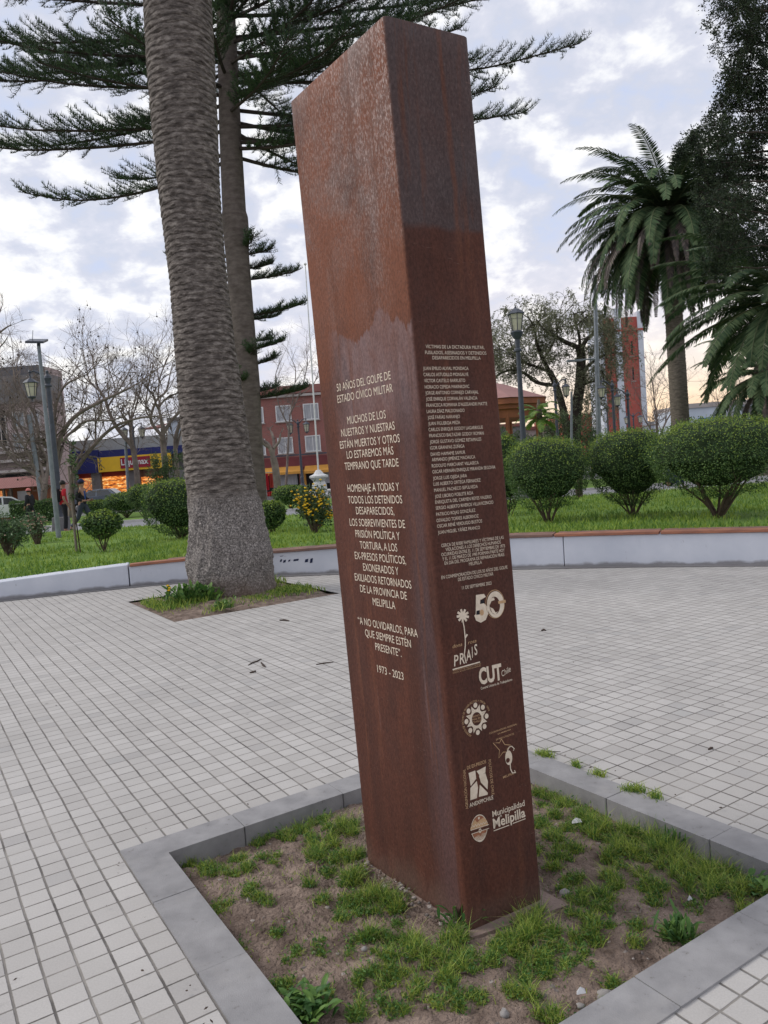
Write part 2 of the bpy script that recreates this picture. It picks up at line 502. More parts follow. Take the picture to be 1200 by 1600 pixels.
def tilemat():
    m, nt, b = newmat('red_roof_tiles')
    tc = N(nt, 'ShaderNodeTexCoord')
    wv = N(nt, 'ShaderNodeTexWave', inp={'Scale': 2.2, 'Distortion': 0.4})
    wv.bands_direction = 'X'
    L(nt, tc, 'Object', wv, 0)
    wz = N(nt, 'ShaderNodeTexWave', inp={'Scale': 2.0, 'Distortion': 0.5}); wz.bands_direction = 'Y'
    L(nt, tc, 'Object', wz, 0)
    mu = N(nt, 'ShaderNodeMath', operation='MULTIPLY'); L(nt, wv, 1, mu, 0); L(nt, wz, 1, mu, 1)
    cr = ramp(nt, [(0.0, (0.20, 0.075, 0.065)), (1.0, (0.42, 0.20, 0.18))]); L(nt, mu, 0, cr, 0)
    L(nt, cr, 0, b, 'Base Color')
    bp = N(nt, 'ShaderNodeBump', inp={'Distance': 0.05}); L(nt, mu, 0, bp, 'Height'); L(nt, bp, 0, b, 'Normal')
    b.inputs['Roughness'].default_value = 0.85
    return m


M['tiles'] = tilemat()

# ---------------------------------------------------------------- plan of the square
KA = Vector((-1.22, 3.28, 0)); KB = Vector((0.469, 4.407, 0)); KC = Vector((1.59, 2.67, 0)); KD = Vector((-0.152, 1.535, 0))
E1 = (KB - KA).normalized(); E2 = (KD - KA).normalized()
_det = E1.x * E2.y - E1.y * E2.x


def to_ab(p):
    d = Vector((p[0], p[1], 0)) - KA
    return ((d.x * E2.y - d.y * E2.x) / _det, (E1.x * d.y - E1.y * d.x) / _det)


def from_ab(a, b, z=0.0):
    p = KA + E1 * a + E2 * b
    return (p.x, p.y, z)


WX = np.array([-10.5, -9, -7.4, -5.68, -4.8, -3.57, -2.6, -1.72, -0.78, 0.5, 1.73, 3.3, 4.69, 6.2, 7.6, 9.0])
WY = np.array([7.6, 9.3, 10.6, 11.45, 11.75, 12.05, 12.1, 12.03, 11.82, 11.45, 11.02, 10.40, 9.72, 8.75, 7.5, 5.6])
HX = np.array([-10.5, -5.7, -3.9, -1.72, -0.78, 1.73, 3.3, 4.69, 9])
HZ = np.array([.25, .27, .34, .385, .41, .46, .45, .44, .44])


def wall_y(x): return float(np.interp(x, WX, WY))
def wall_h(x): return float(np.interp(x, HX, HZ))
def path_y(x): return 26.9 - 0.05 * x


def lawn_z(x, y):
    yw = wall_y(max(-10.5, min(9, x))) + 0.45
    s = (y - yw) / (path_y(x) - yw)
    s = min(1, max(0, s))
    return (wall_h(x) - 0.035) * (1 - s) + 0.10 * s + 0.05 * math.sin(3.1 * s)


def lgnd(px, py):
    """the point of the lawn seen at that place in the photograph"""
    z = 0.25
    for _ in range(12):
        p = gnd(px, py, z)
        z = lawn_z(p.x, p.y)
    return gnd(px, py, z)


# ---- far ground
mb = MB(); mb.poly([(-900, -60, -0.14), (900, -60, -0.14), (900, 1800, -0.14), (-900, 1800, -0.14)])
tag(mb.build('ground', M['ground']), kind='structure')
mb = MB(); mb.poly([(-160, 46, -0.10), (160, 46, -0.10), (160, 60, -0.10), (-160, 60, -0.10)])
tag(mb.build('street', M['street']), kind='structure')
mb = MB(); mb.poly([(-60, path_y(-60), 0.0), (60, path_y(60), 0.0), (60, path_y(60) + 5, 0.0), (-60, path_y(-60) + 5, 0.0)])
tag(mb.build('path', M['path']), kind='structure')
mb = MB()
for off in (-0.12, 5.0):
    mb.prism([(-60, path_y(-60) + off), (60, path_y(60) + off), (60, path_y(60) + off + .14), (-60, path_y(-60) + off + .14)], -0.1, 0.10)
tag(mb.build('path_kerb', M['palekerb']), kind='structure')
mb = MB()
xs = np.linspace(-60, 60, 60); yy = np.linspace(0, 1, 8)
V = [(x, path_y(x) + 5.14 + t * (45.7 - path_y(x) - 5.14), 0.03 - 0.1 * t) for t in yy for x in xs]
mb.arr(V, [(j * 60 + i, j * 60 + i + 1, (j + 1) * 60 + i + 1, (j + 1) * 60 + i) for j in range(7) for i in range(59)])
tag(mb.build('far_lawn', M['lawn']), kind='structure')
mb = MB(); mb.prism([(-160, 45.7), (160, 45.7), (160, 46.0), (-160, 46.0)], -.14, 0.04)
mb.prism([(-160, 60), (160, 60), (160, 64), (-160, 64)], -.14, 0.04)
tag(mb.build('pavement', M['palekerb']), kind='structure')


# ---- paving
def pavingmat():
    m, nt, b = newmat('paving_blocks')
    g = N(nt, 'ShaderNodeNewGeometry')
    rel = N(nt, 'ShaderNodeVectorMath', operation='SUBTRACT'); rel.inputs[1].default_value = KA
    L(nt, g, 'Position', rel, 0)
    # a slow wander so that the rows are not perfectly straight
    wn = N(nt, 'ShaderNodeTexNoise', inp={'Scale': 2.2, 'Detail': 2.0}); L(nt, rel, 0, wn, 0)
    wsub = N(nt, 'ShaderNodeVectorMath', operation='SUBTRACT'); wsub.inputs[1].default_value = (.5, .5, .5); L(nt, wn, 1, wsub, 0)
    wsc = N(nt, 'ShaderNodeVectorMath', operation='SCALE'); wsc.inputs['Scale'].default_value = 0.011; L(nt, wsub, 0, wsc, 0)
    rel2 = N(nt, 'ShaderNodeVectorMath', operation='ADD'); L(nt, rel, 0, rel2, 0); L(nt, wsc, 0, rel2, 1)
    d1 = (E2.y / _det / 0.1013, -E2.x / _det / 0.1013, 0); d2 = (-E1.y / _det / 0.1013, E1.x / _det / 0.1013, 0)
    fr, fl = [], []
    for d in (d1, d2):
        dp = N(nt, 'ShaderNodeVectorMath', operation='DOT_PRODUCT'); dp.inputs[1].default_value = d
        L(nt, rel2, 0, dp, 0)
        f = N(nt, 'ShaderNodeMath', operation='FLOOR'); L(nt, dp, 'Value', f, 0)
        q = N(nt, 'ShaderNodeMath', operation='FRACT'); L(nt, dp, 'Value', q, 0)
        # distance from the middle of a joint: 0 at the joint, 0.5 at the middle of the block
        s1 = N(nt, 'ShaderNodeMath', operation='SUBTRACT', inp={1: 0.5}); L(nt, q, 0, s1, 0)
        ab = N(nt, 'ShaderNodeMath', operation='ABSOLUTE'); L(nt, s1, 0, ab, 0)
        ds = N(nt, 'ShaderNodeMath', operation='SUBTRACT', inp={0: 0.5}); L(nt, ab, 0, ds, 1)
        fr.append(ds); fl.append(f)
    en = N(nt, 'ShaderNodeTexNoise', inp={'Scale': 60.0, 'Detail': 3.0}); L(nt, rel, 0, en, 0)
    jit_ = N(nt, 'ShaderNodeMath', operation='MULTIPLY_ADD', inp={1: 0.030, 2: -0.015}); L(nt, en, 0, jit_, 0)
    outs = []
    for ds, wdt in ((fr[0], 0.042), (fr[1], 0.031)):
        ad = N(nt, 'ShaderNodeMath', operation='ADD'); L(nt, ds, 0, ad, 0); L(nt, jit_, 0, ad, 1)
        mr = N(nt, 'ShaderNodeMapRange', inp={1: wdt * 0.55, 2: wdt * 1.35}); L(nt, ad, 0, mr, 0)
        mr.interpolation_type = 'SMOOTHSTEP'
        outs.append(mr)
    blk = N(nt, 'ShaderNodeMath', operation='MINIMUM'); L(nt, outs[0], 0, blk, 0); L(nt, outs[1], 0, blk, 1)
    cell = N(nt, 'ShaderNodeCombineXYZ'); L(nt, fl[0], 0, cell, 0); L(nt, fl[1], 0, cell, 1)
    wh = N(nt, 'ShaderNodeTexWhiteNoise', noise_dimensions='2D'); L(nt, cell, 0, wh, 0)
    cr = ramp(nt, [(0.0, (0.40, 0.383, 0.368)), (0.5, (0.435, 0.418, 0.402)), (0.93, (0.465, 0.448, 0.432)), (0.97, (0.37, 0.355, 0.345)), (1.0, (0.40, 0.39, 0.38))])
    L(nt, wh, 0, cr, 0)
    big = N(nt, 'ShaderNodeTexNoise', inp={'Scale': 0.9, 'Detail': 6.0, 'Roughness': 0.65}); L(nt, rel, 0, big, 0)
    bm = N(nt, 'ShaderNodeMapRange', inp={1: 0.3, 2: 0.7, 3: 0.88, 4: 1.07}); L(nt, big, 0, bm, 0)
    fine = N(nt, 'ShaderNodeTexNoise', inp={'Scale': 180.0, 'Detail': 3.0}); L(nt, rel, 0, fine, 0)
    fm = N(nt, 'ShaderNodeMapRange', inp={1: 0.3, 2: 0.7, 3: 0.92, 4: 1.06}); L(nt, fine, 0, fm, 0)
    m0 = N(nt, 'ShaderNodeMath', operation='MULTIPLY'); L(nt, bm, 0, m0, 0); L(nt, fm, 0, m0, 1)
    stn = N(nt, 'ShaderNodeTexNoise', inp={'Scale': 7.0, 'Detail': 8.0, 'Roughness': 0.7}); L(nt, rel, 0, stn, 0)
    stm = N(nt, 'ShaderNodeMapRange', inp={1: 0.60, 2: 0.74, 3: 1.0, 4: 0.80}); L(nt, stn, 0, stm, 0)
    vor = N(nt, 'ShaderNodeTexVoronoi', inp={'Scale': 3.2, 'Randomness': 1.0}); L(nt, rel, 0, vor, 0)
    vom = N(nt, 'ShaderNodeMapRange', inp={1: 0.035, 2: 0.055, 3: 0.62, 4: 1.0}); L(nt, vor, 0, vom, 0)
    m1 = N(nt, 'ShaderNodeMath', operation='MULTIPLY'); L(nt, stm, 0, m1, 0); L(nt, vom, 0, m1, 1)
    mm = N(nt, 'ShaderNodeMath', operation='MULTIPLY'); L(nt, m0, 0, mm, 0); L(nt, m1, 0, mm, 1)
    sc = N(nt, 'ShaderNodeVectorMath', operation='SCALE'); L(nt, cr, 0, sc, 0); nt.links.new(mm.outputs[0], sc.inputs['Scale'])
    jn = N(nt, 'ShaderNodeTexNoise', inp={'Scale': 5.0, 'Detail': 4.0}); L(nt, rel, 0, jn, 0)
    jc = ramp(nt, [(0.35, (0.10, 0.092, 0.085)), (0.72, (0.31, 0.29, 0.265))]); L(nt, jn, 0, jc, 0)
    mx = N(nt, 'ShaderNodeMix', data_type='RGBA')
    nt.links.new(blk.outputs[0], mx.inputs[0]); nt.links.new(jc.outputs[0], mx.inputs[6]); nt.links.new(sc.outputs[0], mx.inputs[7])
    nt.links.new(mx.outputs[2], b.inputs['Base Color'])
    hh = N(nt, 'ShaderNodeMath', operation='MULTIPLY_ADD', inp={1: 0.06}); L(nt, fine, 0, hh, 0); L(nt, blk, 0, hh, 2)
    bp = N(nt, 'ShaderNodeBump', inp={'Strength': 0.7, 'Distance': 0.005}); L(nt, hh, 0, bp, 'Height'); L(nt, bp, 0, b, 'Normal')
    b.inputs['Roughness'].default_value = 0.8
    b.inputs['Specular IOR Level'].default_value = 0.3
    return m


M['paving'] = pavingmat()
PA, PB = (KB - KA).length, (KD - KA).length
bp0 = to_ab((-3.48, 10.47, 0)); bp1 = to_ab((-2.42, 8.70, 0)); bp2 = to_ab((-0.72, 10.04, 0))
BED = (bp0[0], bp0[0] + 2.12, bp0[1], bp0[1] + 2.08)      # a0,a1,b0,b1 of the palm bed
holes = [(0, PA, 0, PB), BED]
la = sorted({-16.0, 16.0} | {h[0] for h in holes} | {h[1] for h in holes})
lb = sorted({-16.0, 16.0} | {h[2] for h in holes} | {h[3] for h in holes})
mb = MB()
for i in range(len(la) - 1):
    for j in range(len(lb) - 1):
        ca, cb = (la[i] + la[i + 1]) / 2, (lb[j] + lb[j + 1]) / 2
        if any(h[0] < ca < h[1] and h[2] < cb < h[3] for h in holes):
            continue
        mb.poly([from_ab(la[i], lb[j]), from_ab(la[i], lb[j + 1]), from_ab(la[i + 1], lb[j + 1]), from_ab(la[i + 1], lb[j])])
tag(mb.build('plaza_paving', M['paving']), kind='structure')

# ---- planter kerb: blocks with mitred corners
KW = 0.163
mb = MB()


def kerb_run(p, q, n, inward, mitre=True):
    d = (q - p); ln = d.length; d = d / ln
    for i in range(n):
        t0, t1 = ln * i / n + (0.0015 if i else 0), ln * (i + 1) / n - (0.0015 if i < n - 1 else 0)
        o0, o1 = p + d * t0, p + d * t1
        i0 = o0 + inward * KW + (d * KW if i == 0 else Vector()) - Vector((0, 0, 0))
        i1 = o1 + inward * KW - (d * KW if i == n - 1 else Vector())
        if i == 0: o0 = o0 + d * 0.001
        if i == n - 1: o1 = o1 - d * 0.001
        dz = random.Random(i * 7 + n).uniform(-.002, .003)
        mb.prism([(o0.x, o0.y), (o1.x, o1.y), (i1.x, i1.y), (i0.x, i0.y)], -0.13, 0.008 + dz)


kerb_run(KA, KB, 4, E2); kerb_run(KB, KC, 4, -E1); kerb_run(KC, KD, 4, -E2); kerb_run(KD, KA, 4, E1)
o = mb.build('planter_kerb', M['kerb'], loc=tuple(KA), bevel=0.007)
tag(o, 'square border of grey concrete kerb blocks around the steel pillar', 'kerb')

# ---- soil in the planter
mb = MB()
n = 170
A0, A1, B0, B1 = KW * .8, PA - KW * .8, KW * .8, PB - KW * .8
V = []


def soil_z(a, b):
    p = Vector(from_ab(a, b))
    e = min(a - A0, A1 - a, b - B0, B1 - b)
    z = -0.055 + 0.022 * mn.noise(p * 2.2) + 0.017 * mn.noise(p * 7) + 0.010 * mn.noise(p * 22)
    return z - 0.02 * math.exp(-e * 9)


for j in range(n):
    for i in range(n):
        a, b = A0 + (A1 - A0) * i / (n - 1), B0 + (B1 - B0) * j / (n - 1)
        z = soil_z(a, b) + 0.007 * mn.noise(Vector((a, b, 0)) * 48)
        V.append(from_ab(a, b, z))
mb.arr(V, [(j * n + i, (j + 1) * n + i, (j + 1) * n + i + 1, j * n + i + 1) for j in range(n - 1) for i in range(n - 1)])
tag(mb.build('soil', M['soil'], smooth=True), kind='structure')
# ---- soil in the palm bed
mb = MB(); n = 40; V = []
for j in range(n):
    for i in range(n):
        a, b = BED[0] + (BED[1] - BED[0]) * i / (n - 1), BED[2] + (BED[3] - BED[2]) * j / (n - 1)
        p = Vector(from_ab(a, b))
        e = min(i, n - 1 - i, j, n - 1 - j) / (n / 2)
        V.append(from_ab(a, b, -0.02 + 0.07 * min(1, e * 1.6) + 0.02 * mn.noise(p * 4)))
mb.arr(V, [(j * n + i, (j + 1) * n + i, (j + 1) * n + i + 1, j * n + i + 1) for j in range(n - 1) for i in range(n - 1)])
tag(mb.build('bed_soil', M['soil'], smooth=True), kind='structure')

# ---- lawn
mb = MB(); nx, ny = 120, 40; V = []
xs = np.linspace(-16, 16, nx)
for j in range(ny):
    t = (j / (ny - 1)) ** 1.4
    for x in xs:
        y0 = wall_y(max(-10.5, min(9, x))) + 0.30
        y = y0 + (path_y(x) - 0.12 - y0) * t
        V.append((x, y, lawn_z(x, y) + 0.03 * mn.noise(Vector((x, y, 0)) * 0.9)))
mb.arr(V, [(j * nx + i, j * nx + i + 1, (j + 1) * nx + i + 1, (j + 1) * nx + i) for j in range(ny - 1) for i in range(nx - 1)])
tag(mb.build('lawn', M['lawn'], smooth=True), kind='structure')


def blades(P, h, wdt, rng, lean=0.5):
    """grass blades standing on the points P"""
    n = len(P)
    th = rng.uniform(0, 2 * np.pi, n); ph = rng.uniform(0, 2 * np.pi, n)
    H = h * rng.uniform(0.5, 1.15, n); ln = lean * rng.uniform(0.1, 1.0, n) * H
    W = wdt * rng.uniform(0.7, 1.2, n)
    dx, dy = np.cos(th) * W, np.sin(th) * W
    lx, ly = np.cos(ph) * ln, np.sin(ph) * ln
    z0 = np.zeros(n)
    a = P + np.stack([-dx, -dy, z0], 1); b = P + np.stack([dx, dy, z0], 1)
    c = P + np.stack([lx * .35 + dx * .7, ly * .35 + dy * .7, H * .6], 1)
    d = P + np.stack([lx * .35 - dx * .7, ly * .35 - dy * .7, H * .6], 1)
    e = P + np.stack([lx, ly, H * 0.95], 1)
    V = np.stack([a, b, c, d, e], 1).reshape(-1, 3)
    k = np.arange(n) * 5
    return V, np.stack([k, k + 1, k + 2, k + 3], 1), np.stack([k + 3, k + 2, k + 4], 1)


def add_blades(mb, P, h, wdt, rng, lean=0.5, m=0):
    V, Q, T = blades(np.asarray(P, float), h, wdt, rng, lean)
    base = mb.n
    mb.V.append(V); mb.F.append(Q + base); mb.M.append(np.full(len(Q), m))
    mb.F.append(T + base); mb.M.append(np.full(len(T), m)); mb.n += len(V)


rng = np.random.default_rng(3)
P = []
while len(P) < 42000:
    x = rng.uniform(-15, 14); u = rng.uniform(0, 1) ** 1.5
    y0 = wall_y(max(-10.5, min(9, x))) + 0.34
    y = y0 + (path_y(x) - 0.2 - y0) * u
    if abs(x) > 0.53 * y + 0.5:
        continue
    if mn.noise(Vector((x, y, 2)) * 0.8) + 0.35 * mn.noise(Vector((x, y, 5)) * 3) < rng.uniform(-0.6, 0.25):
        continue
    P.append((x, y, lawn_z(x, y) + 0.0))
mb = MB(); P = np.array(P)
half = len(P) // 2
add_blades(mb, P[:half], 0.10, 0.010, rng, 0.8)
add_blades(mb, P[half:], 0.06, 0.012, rng, 1.0)
tag(mb.build('lawn_grass', M['lawnblade']), kind='stuff')

# ---------------------------------------------------------------- the steel pillar
H0, H1 = -0.03, 2.98
Nb, Lb, Rb = gnd(733, 1448, H0), gnd(572, 1340, H0), gnd(848, 1398, H0)
Nt, Lt, Rt = gnd(600, 22, H1), gnd(452, 160, H1), gnd(733, 57, H1)
Bb, Bt = Lb + Rb - Nb, Lt + Rt - Nt


def cornered(z):
    t = (z - H0) / (H1 - H0)
    return [Nb.lerp(Nt, t), Rb.lerp(Rt, t), Bb.lerp(Bt, t), Lb.lerp(Lt, t)]


def steelmat():
    m, nt, b = newmat('weathering_steel')
    tc = N(nt, 'ShaderNodeTexCoord')
    sp = N(nt, 'ShaderNodeSeparateXYZ'); L(nt, tc, 'Object', sp, 0)

    def noise(scale, stretch, det=5, dist=0.0, ro=0.6):
        mp = N(nt, 'ShaderNodeMapping'); mp.inputs['Scale'].default_value = stretch
        L(nt, tc, 'Object', mp, 0)
        n = N(nt, 'ShaderNodeTexNoise', inp={'Scale': scale, 'Detail': det, 'Roughness': ro, 'Distortion': dist}); L(nt, mp, 0, n, 0)
        return n

    def mixc(fac, ca, cbv):
        x = N(nt, 'ShaderNodeMix', data_type='RGBA')
        nt.links.new(fac.outputs[0], x.inputs[0])
        nt.links.new(ca.outputs[2 if ca.type == 'MIX' else 0], x.inputs[6])
        if isinstance(cbv, tuple):
            x.inputs[7].default_value = (*cbv, 1)
        else:
            nt.links.new(cbv.outputs[0], x.inputs[7])
        return x

    def math2(op, a, bb):
        q = N(nt, 'ShaderNodeMath', operation=op)
        for k, v in enumerate((a, bb)):
            if isinstance(v, (int, float)):
                q.inputs[k].default_value = v
            else:
                nt.links.new(v.outputs[0], q.inputs[k])
        return q

    def zmask(lo, hi, wob, amt, lo2=None):
        q = math2('MULTIPLY_ADD', wob, amt); q.inputs[2].default_value = -amt / 2
        z = N(nt, 'ShaderNodeMath', operation='ADD'); L(nt, sp, 2, z, 0); nt.links.new(q.outputs[0], z.inputs[1])
        r = N(nt, 'ShaderNodeMapRange', inp={1: lo, 2: hi}); L(nt, z, 0, r, 0); r.interpolation_type = 'SMOOTHSTEP'
        return r

    # which plate: distance from the near vertical edge along the left plate's direction
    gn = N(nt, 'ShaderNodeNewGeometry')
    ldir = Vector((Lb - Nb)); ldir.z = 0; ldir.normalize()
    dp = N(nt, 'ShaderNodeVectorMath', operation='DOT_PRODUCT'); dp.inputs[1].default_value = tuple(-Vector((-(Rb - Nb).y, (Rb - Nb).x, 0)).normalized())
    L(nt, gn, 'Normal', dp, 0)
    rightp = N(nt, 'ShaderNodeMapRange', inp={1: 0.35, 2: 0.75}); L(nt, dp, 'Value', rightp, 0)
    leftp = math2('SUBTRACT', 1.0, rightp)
    n_big = noise(2.2, (1, 1, 0.55)); n_st = noise(11, (1, 1, 0.10), 4); n_f = noise(130, (1, 1, 0.6), 3); n_m = noise(7, (1, 1, .6), 6, 0.6)
    base = ramp(nt, [(0.30, (0.054, 0.022, 0.016)), (0.50, (0.088, 0.032, 0.021)), (0.70, (0.130, 0.045, 0.027))])
    bmix = math2('MULTIPLY_ADD', n_st, 0.45)
    bm0 = math2('MULTIPLY', n_big, 0.55); nt.links.new(bm0.outputs[0], bmix.inputs[2]); nt.links.new(bmix.outputs[0], base.inputs[0])
    lean = (Nt - Nb) / (H1 - H0)
    wv = tuple(ldir - Vector((0, 0, 1)) * lean.dot(ldir))
    nbl = Nb - Vector(world_loc(pillar))
    dd = N(nt, 'ShaderNodeVectorMath', operation='DOT_PRODUCT'); dd.inputs[1].default_value = wv; L(nt, tc, 'Object', dd, 0)
    dist = N(nt, 'ShaderNodeMath', operation='SUBTRACT'); L(nt, dd, 'Value', dist, 0); dist.inputs[1].default_value = nbl.dot(Vector(wv))
    # orange rust on the upper part of the left plate
    up = zmask(1.75, 2.25, n_m, 0.5)
    upl = math2('MULTIPLY', up, leftp)
    c = mixc(math2('MULTIPLY', upl, 0.80), base, (0.190, 0.068, 0.036))
    n_gr = noise(3.2, (1, 1, 0.7), 7, 0.6, 0.65)
    gp = N(nt, 'ShaderNodeMapRange', inp={1: 0.46, 2: 0.64, 3: 0.0, 4: 0.8}); L(nt, n_gr, 0, gp, 0)
    upq = zmask(2.0, 2.6, n_m, 0.5)
    c = mixc(math2('MULTIPLY', math2('MULTIPLY', gp, upq), leftp), c, (0.150, 0.105, 0.095))
    # bleached grain near the top left, densest by the near edge
    n_g2 = noise(150, (1, 1, 0.45), 4, 0.0, 0.7)
    sp1 = N(nt, 'ShaderNodeMapRange', inp={1: 0.49, 2: 0.60}); L(nt, n_g2, 0, sp1, 0)
    upp = zmask(2.05, 3.0, n_gr, 1.4)
    edge = N(nt, 'ShaderNodeMapRange', inp={1: 0.5, 2: 0.05, 3: 0.45, 4: 1.0}); L(nt, dist, 0, edge, 0)
    spk = math2('MULTIPLY', math2('MULTIPLY', math2('MULTIPLY', sp1, upp), leftp), edge)
    c = mixc(math2('MULTIPLY', spk, 0.85), c, (0.42, 0.33, 0.30))
    # grey mill finish at the top of the right plate
    wob = noise(9, (1, 1, 1))
    gy = zmask(2.365, 2.40, wob, 0.06)
    gyr = math2('MULTIPLY', gy, rightp)
    gbl = N(nt, 'ShaderNodeMapRange', inp={1: 0.35, 2: 0.65, 3: 0.55, 4: 0.92}); L(nt, n_gr, 0, gbl, 0)
    c = mixc(math2('MULTIPLY', gyr, gbl), c, (0.075, 0.062, 0.064))
    sp2 = N(nt, 'ShaderNodeMapRange', inp={1: 0.52, 2: 0.66, 3: 0, 4: 0.35}); L(nt, n_g2, 0, sp2, 0)
    c = mixc(math2('MULTIPLY', sp2, gyr), c, (0.17, 0.13, 0.125))
    # rubbed grey patch above the words on the left plate, with a ragged top
    n_rag = noise(8, (1, 1, .22), 6, 0.4, 0.65)
    p0 = zmask(2.10, 2.115, n_rag, 0.42); p1 = zmask(1.66, 1.92, n_big, 0.6)
    n_br = noise(6, (1.4, 1.4, 0.6), 6, 1.6)
    brs = N(nt, 'ShaderNodeMapRange', inp={1: 0.34, 2: 0.60, 3: 0.40, 4: 1.0}); L(nt, n_br, 0, brs, 0)
    inb = N(nt, 'ShaderNodeMapRange', inp={1: 0.56, 2: 0.46}); L(nt, dist, 0, inb, 0)
    pm_ = math2('MULTIPLY', math2('MULTIPLY', math2('MULTIPLY', math2('SUBTRACT', 1.0, p0), p1), leftp), inb)
    c = mixc(math2('MULTIPLY', math2('MULTIPLY', pm_, brs), 0.95), c, (0.190, 0.122, 0.118))
    drk = N(nt, 'ShaderNodeMapRange', inp={1: 0.58, 2: 0.70, 3: 0, 4: 0.6}); L(nt, n_br, 0, drk, 0)
    c = mixc(math2('MULTIPLY', pm_, drk), c, (0.060, 0.042, 0.046))
    # grey stripe beside the near edge, below the patch
    dn = N(nt, 'ShaderNodeMath', operation='MULTIPLY_ADD', inp={1: 0.10, 2: -0.05}); L(nt, n_st, 0, dn, 0)
    dj = math2('ADD', dist, dn)
    s0 = N(nt, 'ShaderNodeMapRange', inp={1: 0.035, 2: 0.055}); L(nt, dj, 0, s0, 0)
    s1 = N(nt, 'ShaderNodeMapRange', inp={1: 0.17, 2: 0.10}); L(nt, dj, 0, s1, 0)
    lowz = zmask(1.95, 1.80, n_m, 0.2)
    stp = math2('MULTIPLY', math2('MULTIPLY', math2('MULTIPLY', s0, s1), lowz), leftp)
    c = mixc(math2('MULTIPLY', stp, 0.42), c, (0.098, 0.070, 0.076))
    # pale vertical scuffs
    n_sc = noise(34, (1, 1, 0.05), 3)
    scf = N(nt, 'ShaderNodeMapRange', inp={1: 0.69, 2: 0.78, 3: 0, 4: 0.45}); L(nt, n_sc, 0, scf, 0)
    c = mixc(scf, c, (0.22, 0.135, 0.125))
    # darker blotches and runs
    n_bl = noise(4.5, (1, 1, .5), 7)
    bl = N(nt, 'ShaderNodeMapRange', inp={1: 0.54, 2: 0.72, 3: 0, 4: 0.55}); L(nt, n_bl, 0, bl, 0)
    c = mixc(bl, c, (0.040, 0.022, 0.020))
    n_ru = noise(16, (1, 1, .07), 5)
    ru = N(nt, 'ShaderNodeMapRange', inp={1: 0.56, 2: 0.66, 3: 0, 4: 0.7}); L(nt, n_ru, 0, ru, 0)
    c = mixc(ru, c, (0.135, 0.050, 0.028))
    # soil splashed on the foot
    sp3 = zmask(0.16, 0.02, n_m, 0.22)
    c = mixc(math2('MULTIPLY', sp3, 0.5), c, (0.13, 0.085, 0.065))
    # right plate tinted darker, its shaded side put into the colour
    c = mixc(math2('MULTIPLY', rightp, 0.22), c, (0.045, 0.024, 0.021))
    # scratches, and fine grain over everything
    n_sk = noise(5, (3.0, 3.0, 26.0), 2, 2.5, 0.4)
    skm = N(nt, 'ShaderNodeMapRange', inp={1: 0.715, 2: 0.73, 3: 0, 4: 0.35}); L(nt, n_sk, 0, skm, 0)
    c = mixc(skm, c, (0.20, 0.12, 0.10))
    grn = N(nt, 'ShaderNodeMapRange', inp={1: 0.30, 2: 0.70, 3: 0.72, 4: 1.22}); L(nt, n_f, 0, grn, 0)
    cs = N(nt, 'ShaderNodeVectorMath', operation='SCALE'); nt.links.new(c.outputs[2], cs.inputs[0]); nt.links.new(grn.outputs[0], cs.inputs['Scale'])
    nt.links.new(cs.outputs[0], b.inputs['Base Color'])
    rr = N(nt, 'ShaderNodeMapRange', inp={1: 0.3, 2: 0.7, 3: 0.62, 4: 0.88}); L(nt, n_m, 0, rr, 0); L(nt, rr, 0, b, 'Roughness')
    b.inputs['Specular IOR Level'].default_value = 0.22
    bp = N(nt, 'ShaderNodeBump', inp={'Strength': 0.6, 'Distance': 0.0015}); L(nt, n_f, 0, bp, 'Height')
    bp2 = N(nt, 'ShaderNodeBump', inp={'Strength': 0.5, 'Distance': 0.01}); L(nt, n_big, 0, bp2, 'Height'); L(nt, bp, 0, bp2, 'Normal')
    L(nt, bp2, 0, b, 'Normal')
    return m


pillar = empty('memorial_pillar', ((Nb + Bb) / 2).to_tuple()[:2] + (-0.06,))
tag(pillar, 'tall rusty steel memorial pillar with cream lettering, standing in the square planter', 'memorial')
M['steel'] = steelmat()
RAD = 0.02
mb = MB()
rings = []
zs = [-0.10] + list(np.linspace(H0, H1 - 0.004, 40)) + [H1]
for z in zs:
    cs = cornered(z)
    ring = []
    for i, p in enumerate(cs):
        a, q = cs[i - 1], cs[(i + 1) % 4]
        u, v = (a - p).normalized(), (q - p).normalized()
        ra = RAD - (0.004 if z == H1 else 0)
        ctr = p + (u + v) * RAD
        for k in range(7):
            th = k / 6 * math.pi / 2
            ring.append(ctr - (v * math.cos(th) + u * math.sin(th)) * ra)
    rings.append(ring)
k = len(rings[0])
V = [tuple(p) for r_ in rings for p in r_]
mb.arr(V, [(i * k + j, i * k + (j + 1) % k, (i + 1) * k + (j + 1) % k, (i + 1) * k + j) for i in range(len(rings) - 1) for j in range(k)])
mb.arr([tuple(p) for p in rings[-1]], [list(range(k))])
body = mb.build('steel_plates', M['steel'], pillar, smooth=True)
for p in body.data.polygons:
    if len(p.vertices) > 4: p.use_smooth = False
mb = MB()
cc = (Nb + Bb) / 2
pts = [cc + (p - cc) * s for p, s in ((Nb, 1.10), (Rb, 1.26), (Bb, 1.15), (Lb, 1.08))]
mb.prism([(p.x, p.y) for p in pts], -0.12, -0.046)
M['footing'] = pm('footing_concrete', (0.27, 0.20, 0.17), (0.20, 0.15, 0.13), 8, 0.95, 0.006, 60)
mb.build('footing', M['footing'], pillar, bevel=0.006)


def proj(P):
    x, y, z = P[0], P[1], P[2] - CAM_H
    dep = y * _cp - z * _sp
    ur, vr = FPX * x / dep, FPX * (y * _sp + z * _cp) / dep
    return (600 + _c * ur - _s * vr, 800 - (_s * ur + _c * vr))


